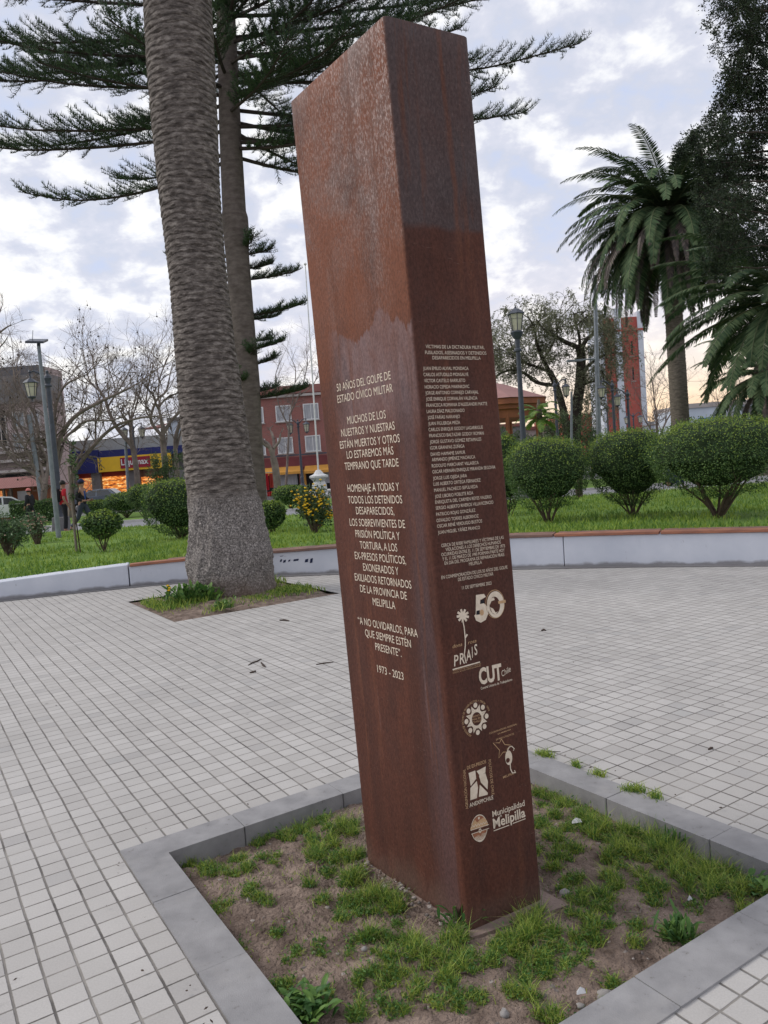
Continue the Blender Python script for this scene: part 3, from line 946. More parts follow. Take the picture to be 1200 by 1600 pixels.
class Face:
    """one plate of the pillar, measured in metres from its lower left corner"""

    def __init__(s, a, b, c, d):
        s.q = (a, b, c, d)              # lower left, lower right, upper right, upper left
        s.W, s.H = (b - a).length, (d - a).length
        s.N = (b - a).cross(d - a).normalized()

    def at(s, u, v, n=0.0012):
        a, b, c, d = s.q
        x, y = u / s.W, v / s.H
        return a.lerp(b, x).lerp(d.lerp(c, x), y) + s.N * n

    def uv(s, px, py):
        u, v = s.W / 2, s.H / 2
        for _ in range(12):
            p0 = proj(s.at(u, v)); pu = proj(s.at(u + .001, v)); pv = proj(s.at(u, v + .001))
            a, b, c, d = (pu[0] - p0[0]) / .001, (pv[0] - p0[0]) / .001, (pu[1] - p0[1]) / .001, (pv[1] - p0[1]) / .001
            ex, ey = px - p0[0], py - p0[1]
            dt = a * d - b * c
            u += (ex * d - ey * b) / dt; v += (a * ey - c * ex) / dt
        return u, v


FL, FR = Face(Lb, Nb, Nt, Lt), Face(Nb, Rb, Rt, Nt)
_cap = None


def glyphs(text, bold=0.0, shear=0.0):
    """flat lettering as (V, faces) in a plane, cap height 1"""
    global _cap
    cu = bpy.data.curves.new('lettering', 'FONT')
    cu.body = text; cu.size = 1.0; cu.offset = bold; cu.shear = shear
    cu.resolution_u = 3
    ob = bpy.data.objects.new('lettering', cu); COL.objects.link(ob)
    dg = bpy.context.evaluated_depsgraph_get(); dg.update()
    me = bpy.data.meshes.new_from_object(ob.evaluated_get(dg))
    V = np.array([v.co[:] for v in me.vertices]) if len(me.vertices) else np.zeros((0, 3))
    F = [tuple(p.vertices) for p in me.polygons]
    bpy.data.objects.remove(ob); bpy.data.curves.remove(cu); bpy.data.meshes.remove(me)
    return V, F


CAPH = float(glyphs('H')[0][:, 1].max())


def put(mb, V, F, m=0):
    by = {}
    for f in F: by.setdefault(len(f), []).append(f)
    base = mb.n
    mb.V.append(np.asarray(V, float)); mb.n += len(V)
    for k_, fs in by.items():
        mb.F.append(np.array(fs) + base); mb.M.append(np.full(len(fs), m))


def line(mb, face, text, p0, p1, cap, bold=0.0, m=0, flatv=True, shear=0.0):
    """text between two baseline points measured on the plate"""
    u0, v0 = face.uv(*p0); u1, v1 = face.uv(*p1)
    V, F = glyphs(text, bold, shear)
    if len(V) == 0: return
    x0, x1 = V[:, 0].min(), V[:, 0].max()
    du, dv = u1 - u0, (0 if flatv else v1 - v0)
    vb = (v0 + v1) / 2 if flatv else v0
    ln = math.hypot(du, dv); cx, sx = du / ln, dv / ln
    X = (V[:, 0] - x0) / (x1 - x0) * ln
    Y = V[:, 1] / CAPH * cap
    Pn = [face.at(u0 + x * cx - y * sx, vb + x * sx + y * cx) for x, y in zip(X, Y)]
    put(mb, [tuple(p) for p in Pn], F, m)


LEFT = [("50 AÑOS DEL GOLPE DE", (527, 614), (610.6, 590)), ("ESTADO CÍVICO MILITAR", (528, 632.4), (613.7, 609)),
        ("MUCHOS DE LOS", (543.4, 664), (603, 652)), ("NUESTROS Y NUESTRAS", (534, 684), (617, 669.5)),
        ("ESTÁN MUERTOS Y OTROS", (532, 703.6), (624.8, 688)), ("LO ESTAREMOS MÁS", (542.5, 718.5), (615, 708)),
        ("TEMPRANO QUE TARDE", (539.4, 736), (623, 727)), ("HOMENAJE A TODAS Y", (543.8, 770), (624, 765)),
        ("TODOS LOS DETENIDOS", (544.6, 788), (628.6, 785)), ("DESAPARECIDOS,", (557, 805), (616, 803)),
        ("LOS SOBREVIVIENTES DE", (547, 822.8), (633, 823.6)), ("PRISIÓN POLÍTICA Y", (556, 840), (625, 843)),
        ("TORTURA, A LOS", (563, 857.8), (621, 861)), ("EX-PRESOS POLÍTICOS,", (555, 874), (634.6, 881)),
        ("EXONERADOS Y", (568, 892), (623, 898)), ("EXILIADOS RETORNADOS", (555, 907.6), (643, 919)),
        ("DE LA PROVINCIA DE", (563.4, 925.6), (636, 936.5)), ("MELIPILLA", (583, 945.6), (618, 952)),
        ("“A NO OLVIDARLOS, PARA", (560, 975), (653, 995.6)), ("QUE SIEMPRE ESTÉN", (571, 994), (642.5, 1012)),
        ("PRESENTE”.", (587, 1015.6), (627.6, 1026.6)), ("1973 - 2023", (590, 1050), (631, 1063))]
mb = MB()
for t, a, b_ in LEFT:
    line(mb, FL, t, a, b_, 0.0280, 0.0)
mb.build('inscription', M['cream'], pillar)
RIGHT = [("VÍCTIMAS DE LA DICTADURA MILITAR,", (665.5, 544.5), (757, 545)), ("FUSILADOS, ASESINADOS Y DETENIDOS", (664.5, 553.5), (760, 554)),
         ("DESAPARECIDOS EN MELIPILLA", (676, 562), (751, 561.5)),
         ("JUAN EMILIO ALVIAL MONDACA", (661.5, 578.5), (732, 577.7)), ("CARLOS ASTUDILLO MONSALVE", (662, 588), (732, 587.3)),
         ("VÍCTOR CASTELO BARRUETO", (663, 597.5), (727, 596.8)), ("HORACIO CEPEDA MARINKOVIC", (664, 607.5), (733.5, 606)),
         ("JORGE ANTONIO CORNEJO CARVAJAL", (665, 617), (747.5, 614.5)), ("JOSÉ ENRIQUE CORVALÁN VALENCIA", (666, 626.5), (746, 624)),
         ("FRANCISCA ROMANIA D'ALESSANDRI MATTE", (666.5, 636), (761.5, 633)), ("LAURA DÍAZ MALDONADO", (667, 645.5), (726, 643.5)),
         ("JOSÉ FARÍAS NARANJO", (668.5, 655), (718.8, 653)), ("JUAN FIGUEROA MEZA", (669.5, 664.5), (719, 662.5)),
         ("CARLOS ENRIQUE GODOY LAGARRIGUE", (670, 674.5), (754.5, 669.5)), ("FRANCISCO BALTAZAR GODOY ROMAN", (671, 684), (755.8, 678.5)),
         ("JORGE GUSTAVO GÓMEZ RETAMALES", (672, 693.3), (752, 688.4)), ("IGOR GRANIFAS ZÚÑIGA", (672.3, 703), (726, 699)),
         ("DAVID HAMAME SAMUR", (673.4, 713), (727, 708.4)), ("ARMANDO JIMÉNEZ MACHUCA", (675, 721.4), (742.6, 715.8)),
         ("RODOLFO MARCHANT VILLASECA", (675, 731), (748, 724.8)), ("OSCAR HERNÁN ENRIQUE MIRANDA SEGOVIA", (676, 740.8), (774, 731.2)),
         ("JORGE LUIS OJEDA JARA", (677, 750.3), (729.7, 745.3)), ("LUIS ALBERTO ORTEGA FERNADEZ", (677.6, 759.7), (751, 752)),
         ("MANUEL PACHECO SEPÚLVEDA", (678.7, 769), (746.6, 762)), ("JOSÉ LIBORIO POBLETE ROA", (680, 778.8), (739.5, 772)),
         ("ENRIQUETA DEL CARMEN REYES VALERIO", (680.4, 788), (768, 777.7)), ("SERGIO ALBERTO RIVEROS VILLAVICENCIO", (681.3, 797.6), (770.8, 786)),
         ("PATRICIO ROJAS GONZÁLEZ", (682, 807), (742.9, 799)), ("OSVALDO TORRES ALBORNOZ", (682.4, 816.7), (748, 807.7)),
         ("OSCAR RENÉ VERDUGO BUSTOS", (683.3, 825.4), (753.3, 815.8)), ("JUAN MIGUEL YÁÑEZ FRANCO", (684.7, 835), (750, 826)),
         ("CERCA DE 8.000 FAMILIARES Y VÍCTIMAS DE LAS", (690, 856), (787, 841)), ("VIOLACIONES A LOS DERECHOS HUMANOS", (696.5, 862), (782.5, 848.5)),
         ("OCURRIDAS ENTRE EL 11 DE SEPTIEMBRE DE 1973", (690, 870), (789, 854.5)), ("Y EL 11 DE MARZO DE 1990 FORMAN PARTE HOY", (691.5, 877), (788.5, 861)),
         ("EN DÍA DEL PROGRAMA DE REPARACIÓN PRAIS", (695, 883.5), (788, 868)), ("MELIPILLA", (733, 884), (753, 880.5)),
         ("EN CONMEMORACIÓN DE LOS 50 AÑOS DEL GOLPE", (690, 905.5), (793, 888)), ("DE ESTADO CÍVICO MILITAR", (716, 908), (771, 899)),
         ("11 DE SEPTIEMBRE 2023", (722, 920.5), (768, 914))]
mb = MB()
for t, a, b_ in RIGHT:
    line(mb, FR, t, a, b_, 0.0110, 0.0)
mb.build('name_list', M['cream'], pillar)


def fpoly(mb, face, pts, m=0, n=0.0012):
    """filled outline whose points are measured on the plate (ear-clipped)"""
    from mathutils.geometry import tessellate_polygon
    uv = [face.uv(*p) for p in pts]
    tri = tessellate_polygon([[Vector((u, v, 0)) for u, v in uv]])
    mb.arr([tuple(face.at(u, v, n)) for u, v in uv], [tuple(t) for t in tri], m)


def fstroke(mb, face, pts, wd, m=0, n=0.0012):
    uv = [Vector((*face.uv(*p), 0)) for p in pts]
    Vv = []
    for i, p in enumerate(uv):
        t = (uv[min(i + 1, len(uv) - 1)] - uv[max(i - 1, 0)])
        t = t.normalized() if t.length > 1e-9 else Vector((1, 0, 0))
        q = Vector((-t.y, t.x, 0)) * wd / 2
        Vv += [tuple(face.at(p.x + q.x, p.y + q.y, n)), tuple(face.at(p.x - q.x, p.y - q.y, n))]
    mb.arr(Vv, [(2 * i, 2 * i + 1, 2 * i + 3, 2 * i + 2) for i in range(len(uv) - 1)], m)


def fdisc(mb, face, c, ru, rv, m=0, n=0.0012, k=20, r_in=0.0, a0=0.0, a1=2 * math.pi):
    """disc or ring on the plate, centre measured in the photograph, radii in metres"""
    cu, cv = face.uv(*c)
    if r_in > 0:
        V_ = []
        for i in range(k + 1):
            th = a0 + (a1 - a0) * i / k
            for s_ in (1.0, r_in):
                V_.append(tuple(face.at(cu + ru * s_ * math.cos(th), cv + rv * s_ * math.sin(th), n)))
        mb.arr(V_, [(2 * i, 2 * i + 1, 2 * i + 3, 2 * i + 2) for i in range(k)], m)
    else:
        V_ = [tuple(face.at(cu + ru * math.cos(2 * math.pi * i / k), cv + rv * math.sin(2 * math.pi * i / k), n)) for i in range(k)]
        mb.arr(V_, [list(range(k))], m)


EM = [M['cream'], M['steel'], M['tan'], M['copper'], M['blackcloth']]
zq = lambda x, y: (700 + x * 0.11247, 910 + y * 0.1125)      # measured on an enlarged part of the photograph
# the 50 with a dark round window in the nought
mb = MB()
fpoly(mb, FR, [zq(*p) for p in ((388, 175), (500, 160), (525, 200), (470, 235), (450, 240), (445, 300), (500, 290), (550, 340), (560, 430), (525, 520), (455, 560), (390, 530), (365, 460), (385, 440))])
fdisc(mb, FR, zq(660, 305), 0.037, 0.046, 0, 0.0016, 28)
fdisc(mb, FR, zq(655, 300), 0.041, 0.050, 2, 0.0012, 32, 0.955)
fdisc(mb, FR, zq(648, 320), 0.0225, 0.031, 1, 0.0020, 24)
fpoly(mb, FR, [zq(*p) for p in ((395, 395), (440, 385), (440, 445), (390, 450))], 4, 0.0018)
fdisc(mb, FR, zq(468, 418), 0.0085, 0.0105, 2, 0.0022, 16)
fpoly(mb, FR, [zq(*p) for p in ((450, 255), (500, 235), (505, 285), (455, 295))], 4, 0.0018)
fstroke(mb, FR, [zq(565, 300), zq(590, 245), zq(640, 225)], 0.010, 0, 0.0024)
fpoly(mb, FR, [zq(*p) for p in ((580, 345), (620, 360), (660, 420), (690, 400), (660, 450), (610, 420))], 0, 0.0024)
fpoly(mb, FR, [zq(*p) for p in ((690, 262), (795, 240), (800, 280), (700, 300))], 2, 0.0026)
line(mb, FR, "AÑOS", zq(715, 288), zq(790, 272), 0.006, 0.0, 0)
mb.build('emblem', EM, pillar)
# the flower with brush lettering
mb = MB()
fc = zq(205, 462)
for i in range(9):
    th = 2 * math.pi * i / 9 + 0.2
    e = (fc[0] + 10.5 * math.cos(th) * 0.92, fc[1] + 10.5 * math.sin(th))
    fstroke(mb, FR, [fc, ((fc[0] + e[0]) / 2, (fc[1] + e[1]) / 2), e], 0.0085, 0, 0.0013 + i * 0.00008)
fstroke(mb, FR, [zq(205, 540), zq(222, 620), zq(232, 720), zq(238, 800), zq(238, 880), zq(225, 1000), zq(250, 1120)], 0.0042, 0, 0.0022)
fstroke(mb, FR, [zq(235, 770), zq(265, 720)], 0.006, 0, 0.0024)
for t, p0, p1, cp in (("P", (85, 1165), (155, 1150), .036), ("R", (165, 1140), (235, 1120), .036), ("A", (255, 1090), (325, 1075), .036), ("I", (335, 1045), (352, 1040), .036), ("S", (370, 1010), (415, 1000), .036)):
    line(mb, FR, t, zq(*p0), zq(*p1), cp, 0.012, 0, True, 0.15)
line(mb, FR, "dona    rosa", zq(65, 915), zq(395, 830), 0.012, 0.0, 2, False, 0.3)
fstroke(mb, FR, [zq(65, 1212), zq(445, 1105)], 0.0042, 0)
line(mb, FR, "PROGRAMA DE REPARACIÓN Y ATENCIÓN", zq(68, 1240), zq(455, 1140), 0.0045, 0, 2, False)
line(mb, FR, "INTEGRAL EN SALUD Y DERECHOS HUMANOS", zq(70, 1270), zq(455, 1165), 0.0045, 0, 2, False)
mb.build('emblem', EM, pillar)
# block letters
mb = MB()
line(mb, FR, "CUT", zq(438, 1408), zq(755, 1345), 0.052, 0.04)
line(mb, FR, "Chile", zq(755, 1310), zq(880, 1230), 0.020, 0.0, 0, False, 0.3)
line(mb, FR, "Central Unitaria de Trabajadores", zq(458, 1490), zq(893, 1362), 0.0085, 0.01, 0, False)
mb.build('emblem', EM, pillar)
# ring of eight figures
z6 = lambda x, y: (700 + x * 0.11667, 1080 + y * 0.11667)
mb = MB()
cc_ = z6(383, 370); cu_, cv_ = FR.uv(*cc_)
for i in range(8):
    th = 2 * math.pi * i / 8 + math.pi / 2
    ru, rv = 0.0425, 0.0475
    hu, hv = cu_ + ru * math.cos(th), cv_ + rv * math.sin(th)
    k = 14
    mb.arr([tuple(FR.at(hu + .0082 * math.cos(2 * math.pi * q / k), hv + .0090 * math.sin(2 * math.pi * q / k))) for q in range(k)], [list(range(k))])
    for sg in (-1, 1):
        t1 = th + sg * 0.40
        A_ = (cu_ + .0225 * math.cos(th - sg * .12), cv_ + .026 * math.sin(th - sg * .12))
        B_ = (cu_ + .0225 * math.cos(th + sg * .36), cv_ + .026 * math.sin(th + sg * .36))
        C_ = (cu_ + .047 * math.cos(t1), cv_ + .051 * math.sin(t1))
        mb.arr([tuple(FR.at(*q, .0012 + .0001 * sg)) for q in (A_, B_, C_)], [(0, 1, 2)])
fdisc(mb, FR, cc_, 0.029, 0.033, 0, 0.0016, 28, 0.70)
for t, y in (("NUNCA", 335), ("MÁS EN", 375), ("CHILE", 412)):
    line(mb, FR, t, z6(325, y + 18), z6(445, y - 6), 0.0062, 0.0, 2)
txt = "AGRUPACIÓN DE VÍCTIMAS DE PRISIÓN POLÍTICA Y TORTURA - CHILE"
for i, ch in enumerate(txt):
    if ch == ' ': continue
    th = R(238) - R(222) * i / (len(txt) - 1)
    V_, F_ = glyphs(ch)
    rr_ = 0.058
    tx, ty = math.sin(th), -math.cos(th)
    P_ = []
    xc = (V_[:, 0].max() + V_[:, 0].min()) / 2
    for x, y, _ in V_:
        x = (x - xc) / CAPH * 0.0058; y = y / CAPH * 0.0070
        P_.append(tuple(FR.at(cu_ + rr_ * 0.93 * math.cos(th) + x * tx + y * math.cos(th), cv_ + rr_ * math.sin(th) + x * ty + y * math.sin(th))))
    put(mb, P_, F_, 2)
mb.build('emblem', EM, pillar)
# star outline with lettering and a plain oval
mb = MB()
line(mb, FR, "COORDINADORA REGIONAL", z6(555, 578), z6(925, 450), 0.006, 0.005, 2, False)
line(mb, FR, "DE MEMORIA", z6(670, 582), z6(845, 520), 0.005, 0.005, 2, False)
line(mb, FR, "EX PRESOS POLÍTICOS", z6(645, 662), z6(885, 580), 0.006, 0.005, 2, False)
st = [z6(*p) for p in ((715, 640), (760, 715), (840, 722), (790, 775), (800, 815), (740, 815), (680, 895), (690, 790), (603, 692), (690, 692), (715, 640))]
fstroke(mb, FR, st, 0.0026, 2)
fdisc(mb, FR, z6(812, 890), 0.0155, 0.026, 0, 0.0018, 22)
fdisc(mb, FR, z6(800, 925), 0.0085, 0.0085, 1, 0.0022, 16)
fstroke(mb, FR, [z6(790, 800), z6(820, 745), z6(850, 735), z6(885, 770), z6(870, 795)], 0.0036, 0, 0.0024)
fstroke(mb, FR, [z6(830, 975), z6(835, 1040), z6(860, 1095), z6(905, 1085), z6(885, 1060)], 0.0042, 0, 0.0024)
line(mb, FR, "MELIPILLA", z6(740, 1170), z6(905, 1100), 0.008, 0.005, 2, False)
mb.build('emblem', EM, pillar)
# the framed walking figure
z7 = lambda x, y: (700 + x * 0.11667, 1170 + y * 0.1167)
mb = MB()
for pl in (((275, 325), (365, 290), (378, 400), (305, 500)), ((383, 300), (505, 235), (500, 320), (425, 360)),
           ((300, 525), (385, 430), (402, 520), (388, 660), (300, 690)), ((415, 360), (500, 325), (535, 440), (530, 545), (440, 450)),
           ((425, 480), (535, 590), (530, 615), (412, 645))):
    fpoly(mb, FR, [z7(*p) for p in pl])
line(mb, FR, "DE EX-PRESOS", z7(258, 278), z7(512, 190), 0.0115, 0.005, 2, False)
line(mb, FR, "ANEXPPCHILE", z7(290, 785), z7(608, 672), 0.0135, 0.012, 0, False)


def vline(text, p0, p1, cap):
    u0, v0 = FR.uv(*p0); u1, v1 = FR.uv(*p1)
    V_, F_ = glyphs(text)
    x0, x1 = V_[:, 0].min(), V_[:, 0].max()
    ln = math.hypot(u1 - u0, v1 - v0); cx, sx = (u1 - u0) / ln, (v1 - v0) / ln
    put(mb, [tuple(FR.at(u0 + (x - x0) / (x1 - x0) * ln * cx - y / CAPH * cap * sx, v0 + (x - x0) / (x1 - x0) * ln * sx + y / CAPH * cap * cx)) for x, y, _ in V_], F_, 2)


vline("AGRUPACIÓN NACIONAL", z7(272, 800), z7(232, 268), 0.0105)
vline("POLÍTICOS DE CHILE", z7(540, 150), z7(588, 620), 0.0105)
mb.build('emblem', EM, pillar)
# town seal and name
mb = MB()
cz = z7(420, 1060)
fdisc(mb, FR, cz, 0.0345, 0.0465, 0, 0.0012, 36, 0.93)
fdisc(mb, FR, cz, 0.0315, 0.0425, 3, 0.0011, 32)
fdisc(mb, FR, z7(413, 928), 0.0040, 0.0045, 0, 0.0016, 12)
for k, pl in enumerate((((300, 1060), (330, 990), (360, 950), (390, 985), (440, 940), (480, 920), (520, 960), (535, 1000), (535, 1020), (300, 1090)),)):
    fpoly(mb, FR, [z7(*p) for p in pl], 2, 0.0014)
for q in range(6):
    fstroke(mb, FR, [z7(312 + 36 * q, 1062 - 12 * q), z7(330 + 36 * q, 1000 - 10 * q + 20), z7(348 + 36 * q, 1052 - 12 * q)], 0.0024, 0, 0.0018)
fpoly(mb, FR, [z7(*p) for p in ((305, 1100), (540, 1025), (545, 1060), (310, 1140))], 1, 0.0016)
fstroke(mb, FR, [z7(300, 1092), z7(545, 1012)], 0.0022, 0, 0.0019)
fstroke(mb, FR, [z7(312, 1142), z7(548, 1062)], 0.0022, 0, 0.0019)
fdisc(mb, FR, z7(428, 1095), 0.006, 0.008, 0, 0.0021, 14, 0.5)
for q in range(5):
    fdisc(mb, FR, z7(430, 1130 - 4 * q), 0.008 + 0.0045 * q, 0.012 + 0.0055 * q, 0, 0.0018, 18, 0.86 + .015 * q, R(200), R(345))
mb.build('emblem', EM, pillar)
mb = MB()
line(mb, FR, "Municipalidad", z7(598, 915), z7(1028, 760), 0.0205, 0.012, 0, False)
line(mb, FR, "de", z7(695, 918), z7(722, 906), 0.010, 0.0, 0, False)
line(mb, FR, "Melipilla", z7(610, 1068), z7(1038, 905), 0.0330, 0.022, 0, False)
fstroke(mb, FR, [z7(612, 1100), z7(820, 1022)], 0.003, 0)
fstroke(mb, FR, [z7(868, 1000), z7(1038, 935)], 0.003, 0)
mb.build('emblem', EM, pillar)

def leaf_cloud(P, size, rng, aspect=0.5, outward=None, bias=0.0):
    """small quads at the points P, facing anywhere or partly outward"""
    P = np.asarray(P, float); n = len(P)
    d = rng.normal(size=(n, 3))
    if outward is not None:
        d = d * (1 - bias) + outward * bias * 1.6
    d /= np.linalg.norm(d, axis=1)[:, None] + 1e-9
    t = rng.normal(size=(n, 3)); t -= d * (t * d).sum(1)[:, None]; t /= np.linalg.norm(t, axis=1)[:, None] + 1e-9
    u = np.cross(d, t)
    s = size * rng.uniform(0.65, 1.3, n)[:, None]
    a, b = t * s * 0.5, u * s * aspect * 0.5
    fold = d * s * 0.12
    V = np.stack([P - a, P + b * 1.0 + fold, P + a, P - b * 1.0 + fold], 1).reshape(-1, 3)
    k = np.arange(n) * 4
    return V, np.stack([k, k + 1, k + 2, k + 3], 1)


# ---------------------------------------------------------------- planter: grass, weeds, stones
rg = np.random.default_rng(11)
pr = random.Random(5)
TUFTS = [(290, 1340, 16, .08), (325, 1352, 15, .08), (405, 1302, 16, .07), (440, 1300, 14, .06), (470, 1297, 24, .09), (520, 1292, 26, .08), (548, 1295, 22, .09),
         (500, 1330, 34, .09), (530, 1368, 34, .10), (560, 1345, 26, .10), (585, 1392, 30, .12), (605, 1412, 30, .12), (585, 1462, 22, .10), (555, 1410, 24, .08),
         (395, 1388, 18, .05), (402, 1412, 20, .06), (345, 1412, 15, .05), (460, 1484, 12, .04), (345, 1355, 12, .06), (420, 1340, 18, .05),
         (660, 1482, 36, .10), (690, 1500, 40, .10), (636, 1496, 24, .08), (715, 1470, 24, .11), (650, 1542, 22, .08), (600, 1500, 16, .05),
         (825, 1452, 34, .13), (850, 1440, 32, .12), (800, 1480, 28, .09), (838, 1500, 26, .08), (812, 1532, 28, .08), (905, 1448, 32, .08), (935, 1420, 28, .08), (880, 1480, 22, .05),
         (850, 1232, 22, .09), (880, 1250, 24, .09), (900, 1268, 30, .10), (940, 1282, 34, .11), (980, 1297, 34, .12), (1020, 1310, 36, .14), (1055, 1335, 34, .13),
         (1000, 1335, 36, .11), (1095, 1350, 40, .11), (1140, 1372, 38, .11), (1180, 1384, 34, .11), (860, 1312, 20, .08), (872, 1342, 20, .09), (893, 1325, 22, .07), (1100, 1385, 34, .09),
         (932, 1392, 28, .09), (965, 1375, 22, .08), (1026, 1386, 18, .10), (905, 1372, 22, .07), (1065, 1360, 28, .1), (850, 1582, 20, .10), (1060, 1462, 20, .07), (1180, 1345, 20, .09), (870, 1290, 20, .07),
         (960, 1325, 24, .09), (1150, 1405, 26, .08), (735, 1510, 20, .05), (770, 1500, 16, .05), (780, 1470, 18, .06), (900, 1405, 18, .06)]
mb = MB(); mdry = MB()


def in_steel(p):
    c4 = [q for q in (Nb, Rb, Bb, Lb)]
    return all((c4[(i + 1) % 4].x - c4[i].x) * (p[1] - c4[i].y) - (c4[(i + 1) % 4].y - c4[i].y) * (p[0] - c4[i].x) > -0.012 for i in range(4))


def on_soil(p):
    a, b = to_ab(p)
    if not (A0 + .02 < a < A1 - .02 and B0 + .02 < b < B1 - .02) or in_steel(p): return None
    return (p[0], p[1], soil_z(a, b) - 0.004)


creep = []
for _ in range(120):
    q_ = (pr.uniform(300, 1180), pr.uniform(1240, 1590)); TUFTS.append((q_[0], q_[1], pr.uniform(6, 20), pr.uniform(.03, .07)))
for (px, py, r_, h_) in TUFTS:
    p0 = gnd(px, py + r_ * .25, -0.055)
    rad = r_ / FPX * p0.y * 1.15; h_ *= .80
    k = int(120 + 110 * (rad / 0.05) ** 2)
    sub = [(rg.normal(0, rad * .45), rg.normal(0, rad * .55)) for _ in range(max(4, int(rad / .012)))]
    P = []
    for _ in range(k):
        s = sub[rg.integers(len(sub))]
        q = on_soil((p0.x + s[0] + rg.normal(0, .012), p0.y + s[1] + rg.normal(0, .012)))
        if q: P.append(q)
    if len(P) > 5:
        cut = len(P) // 3
        add_blades(mb, P[:cut], h_ * .42, 0.0016, rg, 1.9)
        add_blades(mb, P[cut:2 * cut], h_ * .66, 0.0015, rg, 1.6)
        add_blades(mb, P[2 * cut:], h_ * .50, 0.0020, rg, 1.3)
        add_blades(mb, P[::5], h_ * .95, 0.0013, rg, 1.0)
        add_blades(mb, P[::2], h_ * .30, 0.0026, rg, 1.6)
        creep += [(q[0] + rg.normal(0, rad * .2), q[1] + rg.normal(0, rad * .2), q[2] + abs(rg.normal(0, .014)) + .004) for q in P[::2]]
        add_blades(mdry, P[::7], h_ * .55, 0.0014, rg, 2.4)
P = []
for _ in range(5200):
    q = on_soil(from_ab(rg.uniform(A0, A1), rg.uniform(B0, B1)))
    if q and mn.noise(Vector(q) * 3.1) > 0.12: P.append(q)
add_blades(mb, P, 0.022, 0.002, rg, 1.5)
# weeds along the outer joint of the kerb
for (px, py, r_) in ((848, 1180, 12), (855, 1183, 10), (935, 1213, 10), (985, 1236, 14), (995, 1238, 10), (1025, 1248, 8), (900, 1198, 6)):
    p0 = gnd(px, py, 0.0)
    P = [(p0.x + rg.normal(0, r_ / FPX * 3.4 * .6), p0.y + rg.normal(0, .02), 0.0) for _ in range(120)]
    add_blades(mb, P, 0.035, 0.0022, rg, 1.5)
mb.arr(*leaf_cloud([q for q in creep if on_soil(q)], .013, rg, .5), 1)
tag(mb.build('grass', [M['grass'], M['weed']]), kind='stuff')
tag(mdry.build('dry_grass', M['drygrass']), kind='stuff')
E2D = (E1, E2)


def stone(mb, p, r, rnd, m=0):
    n1, n2 = 7, 5
    sx, sy, sz = rnd.uniform(.8, 1.3), rnd.uniform(.7, 1.1), rnd.uniform(.5, .8)
    off = Vector((rnd.uniform(0, 50), 0, 0))
    V = []
    for i in range(n2):
        ph = -math.pi / 2 + math.pi * (i + .5) / n2
        for j in range(n1):
            th = 2 * math.pi * j / n1
            d = Vector((math.cos(th) * math.cos(ph), math.sin(th) * math.cos(ph), math.sin(ph)))
            k = r * (1 + .35 * mn.noise(d * 1.6 + off))
            V.append((p[0] + d.x * k * sx, p[1] + d.y * k * sy, p[2] + d.z * k * sz))
    F = [(i * n1 + j, i * n1 + (j + 1) % n1, (i + 1) * n1 + (j + 1) % n1, (i + 1) * n1 + j) for i in range(n2 - 1) for j in range(n1)]
    mb.arr(V, F, m); mb.arr(V[:n1], [list(range(n1))[::-1]], m); mb.arr(V[-n1:], [list(range(n1))], m)


mb = MB()
for _ in range(1500):
    q = on_soil(from_ab(rg.uniform(A0, A1), rg.uniform(B0, B1)))
    if q: stone(mb, q, 0.0022 + 0.010 * pr.random() ** 3.5, pr)
for _ in range(90):      # crumbs along the foot of the pillar
    t = pr.random(); p = Lb.lerp(Nb, t) + (Nb - Rb).normalized() * pr.uniform(0.01, 0.07)
    stone(mb, (p.x, p.y, -0.032 + pr.uniform(-.004, .006)), pr.uniform(.003, .010), pr, pr.choice((0, 1)))
for _ in range(2600):
    q = on_soil(from_ab(rg.uniform(A0, A1), rg.uniform(B0, B1)))
    if q: stone(mb, q, 0.003 + 0.012 * pr.random() ** 2.6, pr, 1)
tag(mb.build('pebbles', [M['pebble'], M['soil']]), kind='stuff')
M['palestone'] = pm('pale_stone', (0.34, 0.32, 0.305), (0.19, 0.18, 0.175), 22, 0.9, 0.002, 90)
for (px, py, r_, lb) in ((945, 1548, 0.026, "largest grey stone lying beside the right front kerb of the planter"),
                         (788, 1584, 0.019, "pale stone at the very front of the planter soil"),
                         (570, 1486, 0.013, "small dark grey stone left of the front grass tufts in the planter"),
                         (508, 1533, 0.014, "flat grey stone above the broad leaved weed at the kerb"),
                         (882, 1395, 0.024, "grey rubble lump behind the right base corner of the steel pillar"),
                         (906, 1563, 0.012, "white chip stone left of the largest stone near the front kerb")):
    p = gnd(px, py, -0.05); q = on_soil(p) or (p.x, p.y, -0.05)
    mb = MB(); stone(mb, (q[0], q[1], q[2] + r_ * .3), r_, pr)
    tag(mb.build('stone', M['palestone'], loc=q, smooth=True), lb, 'stone')


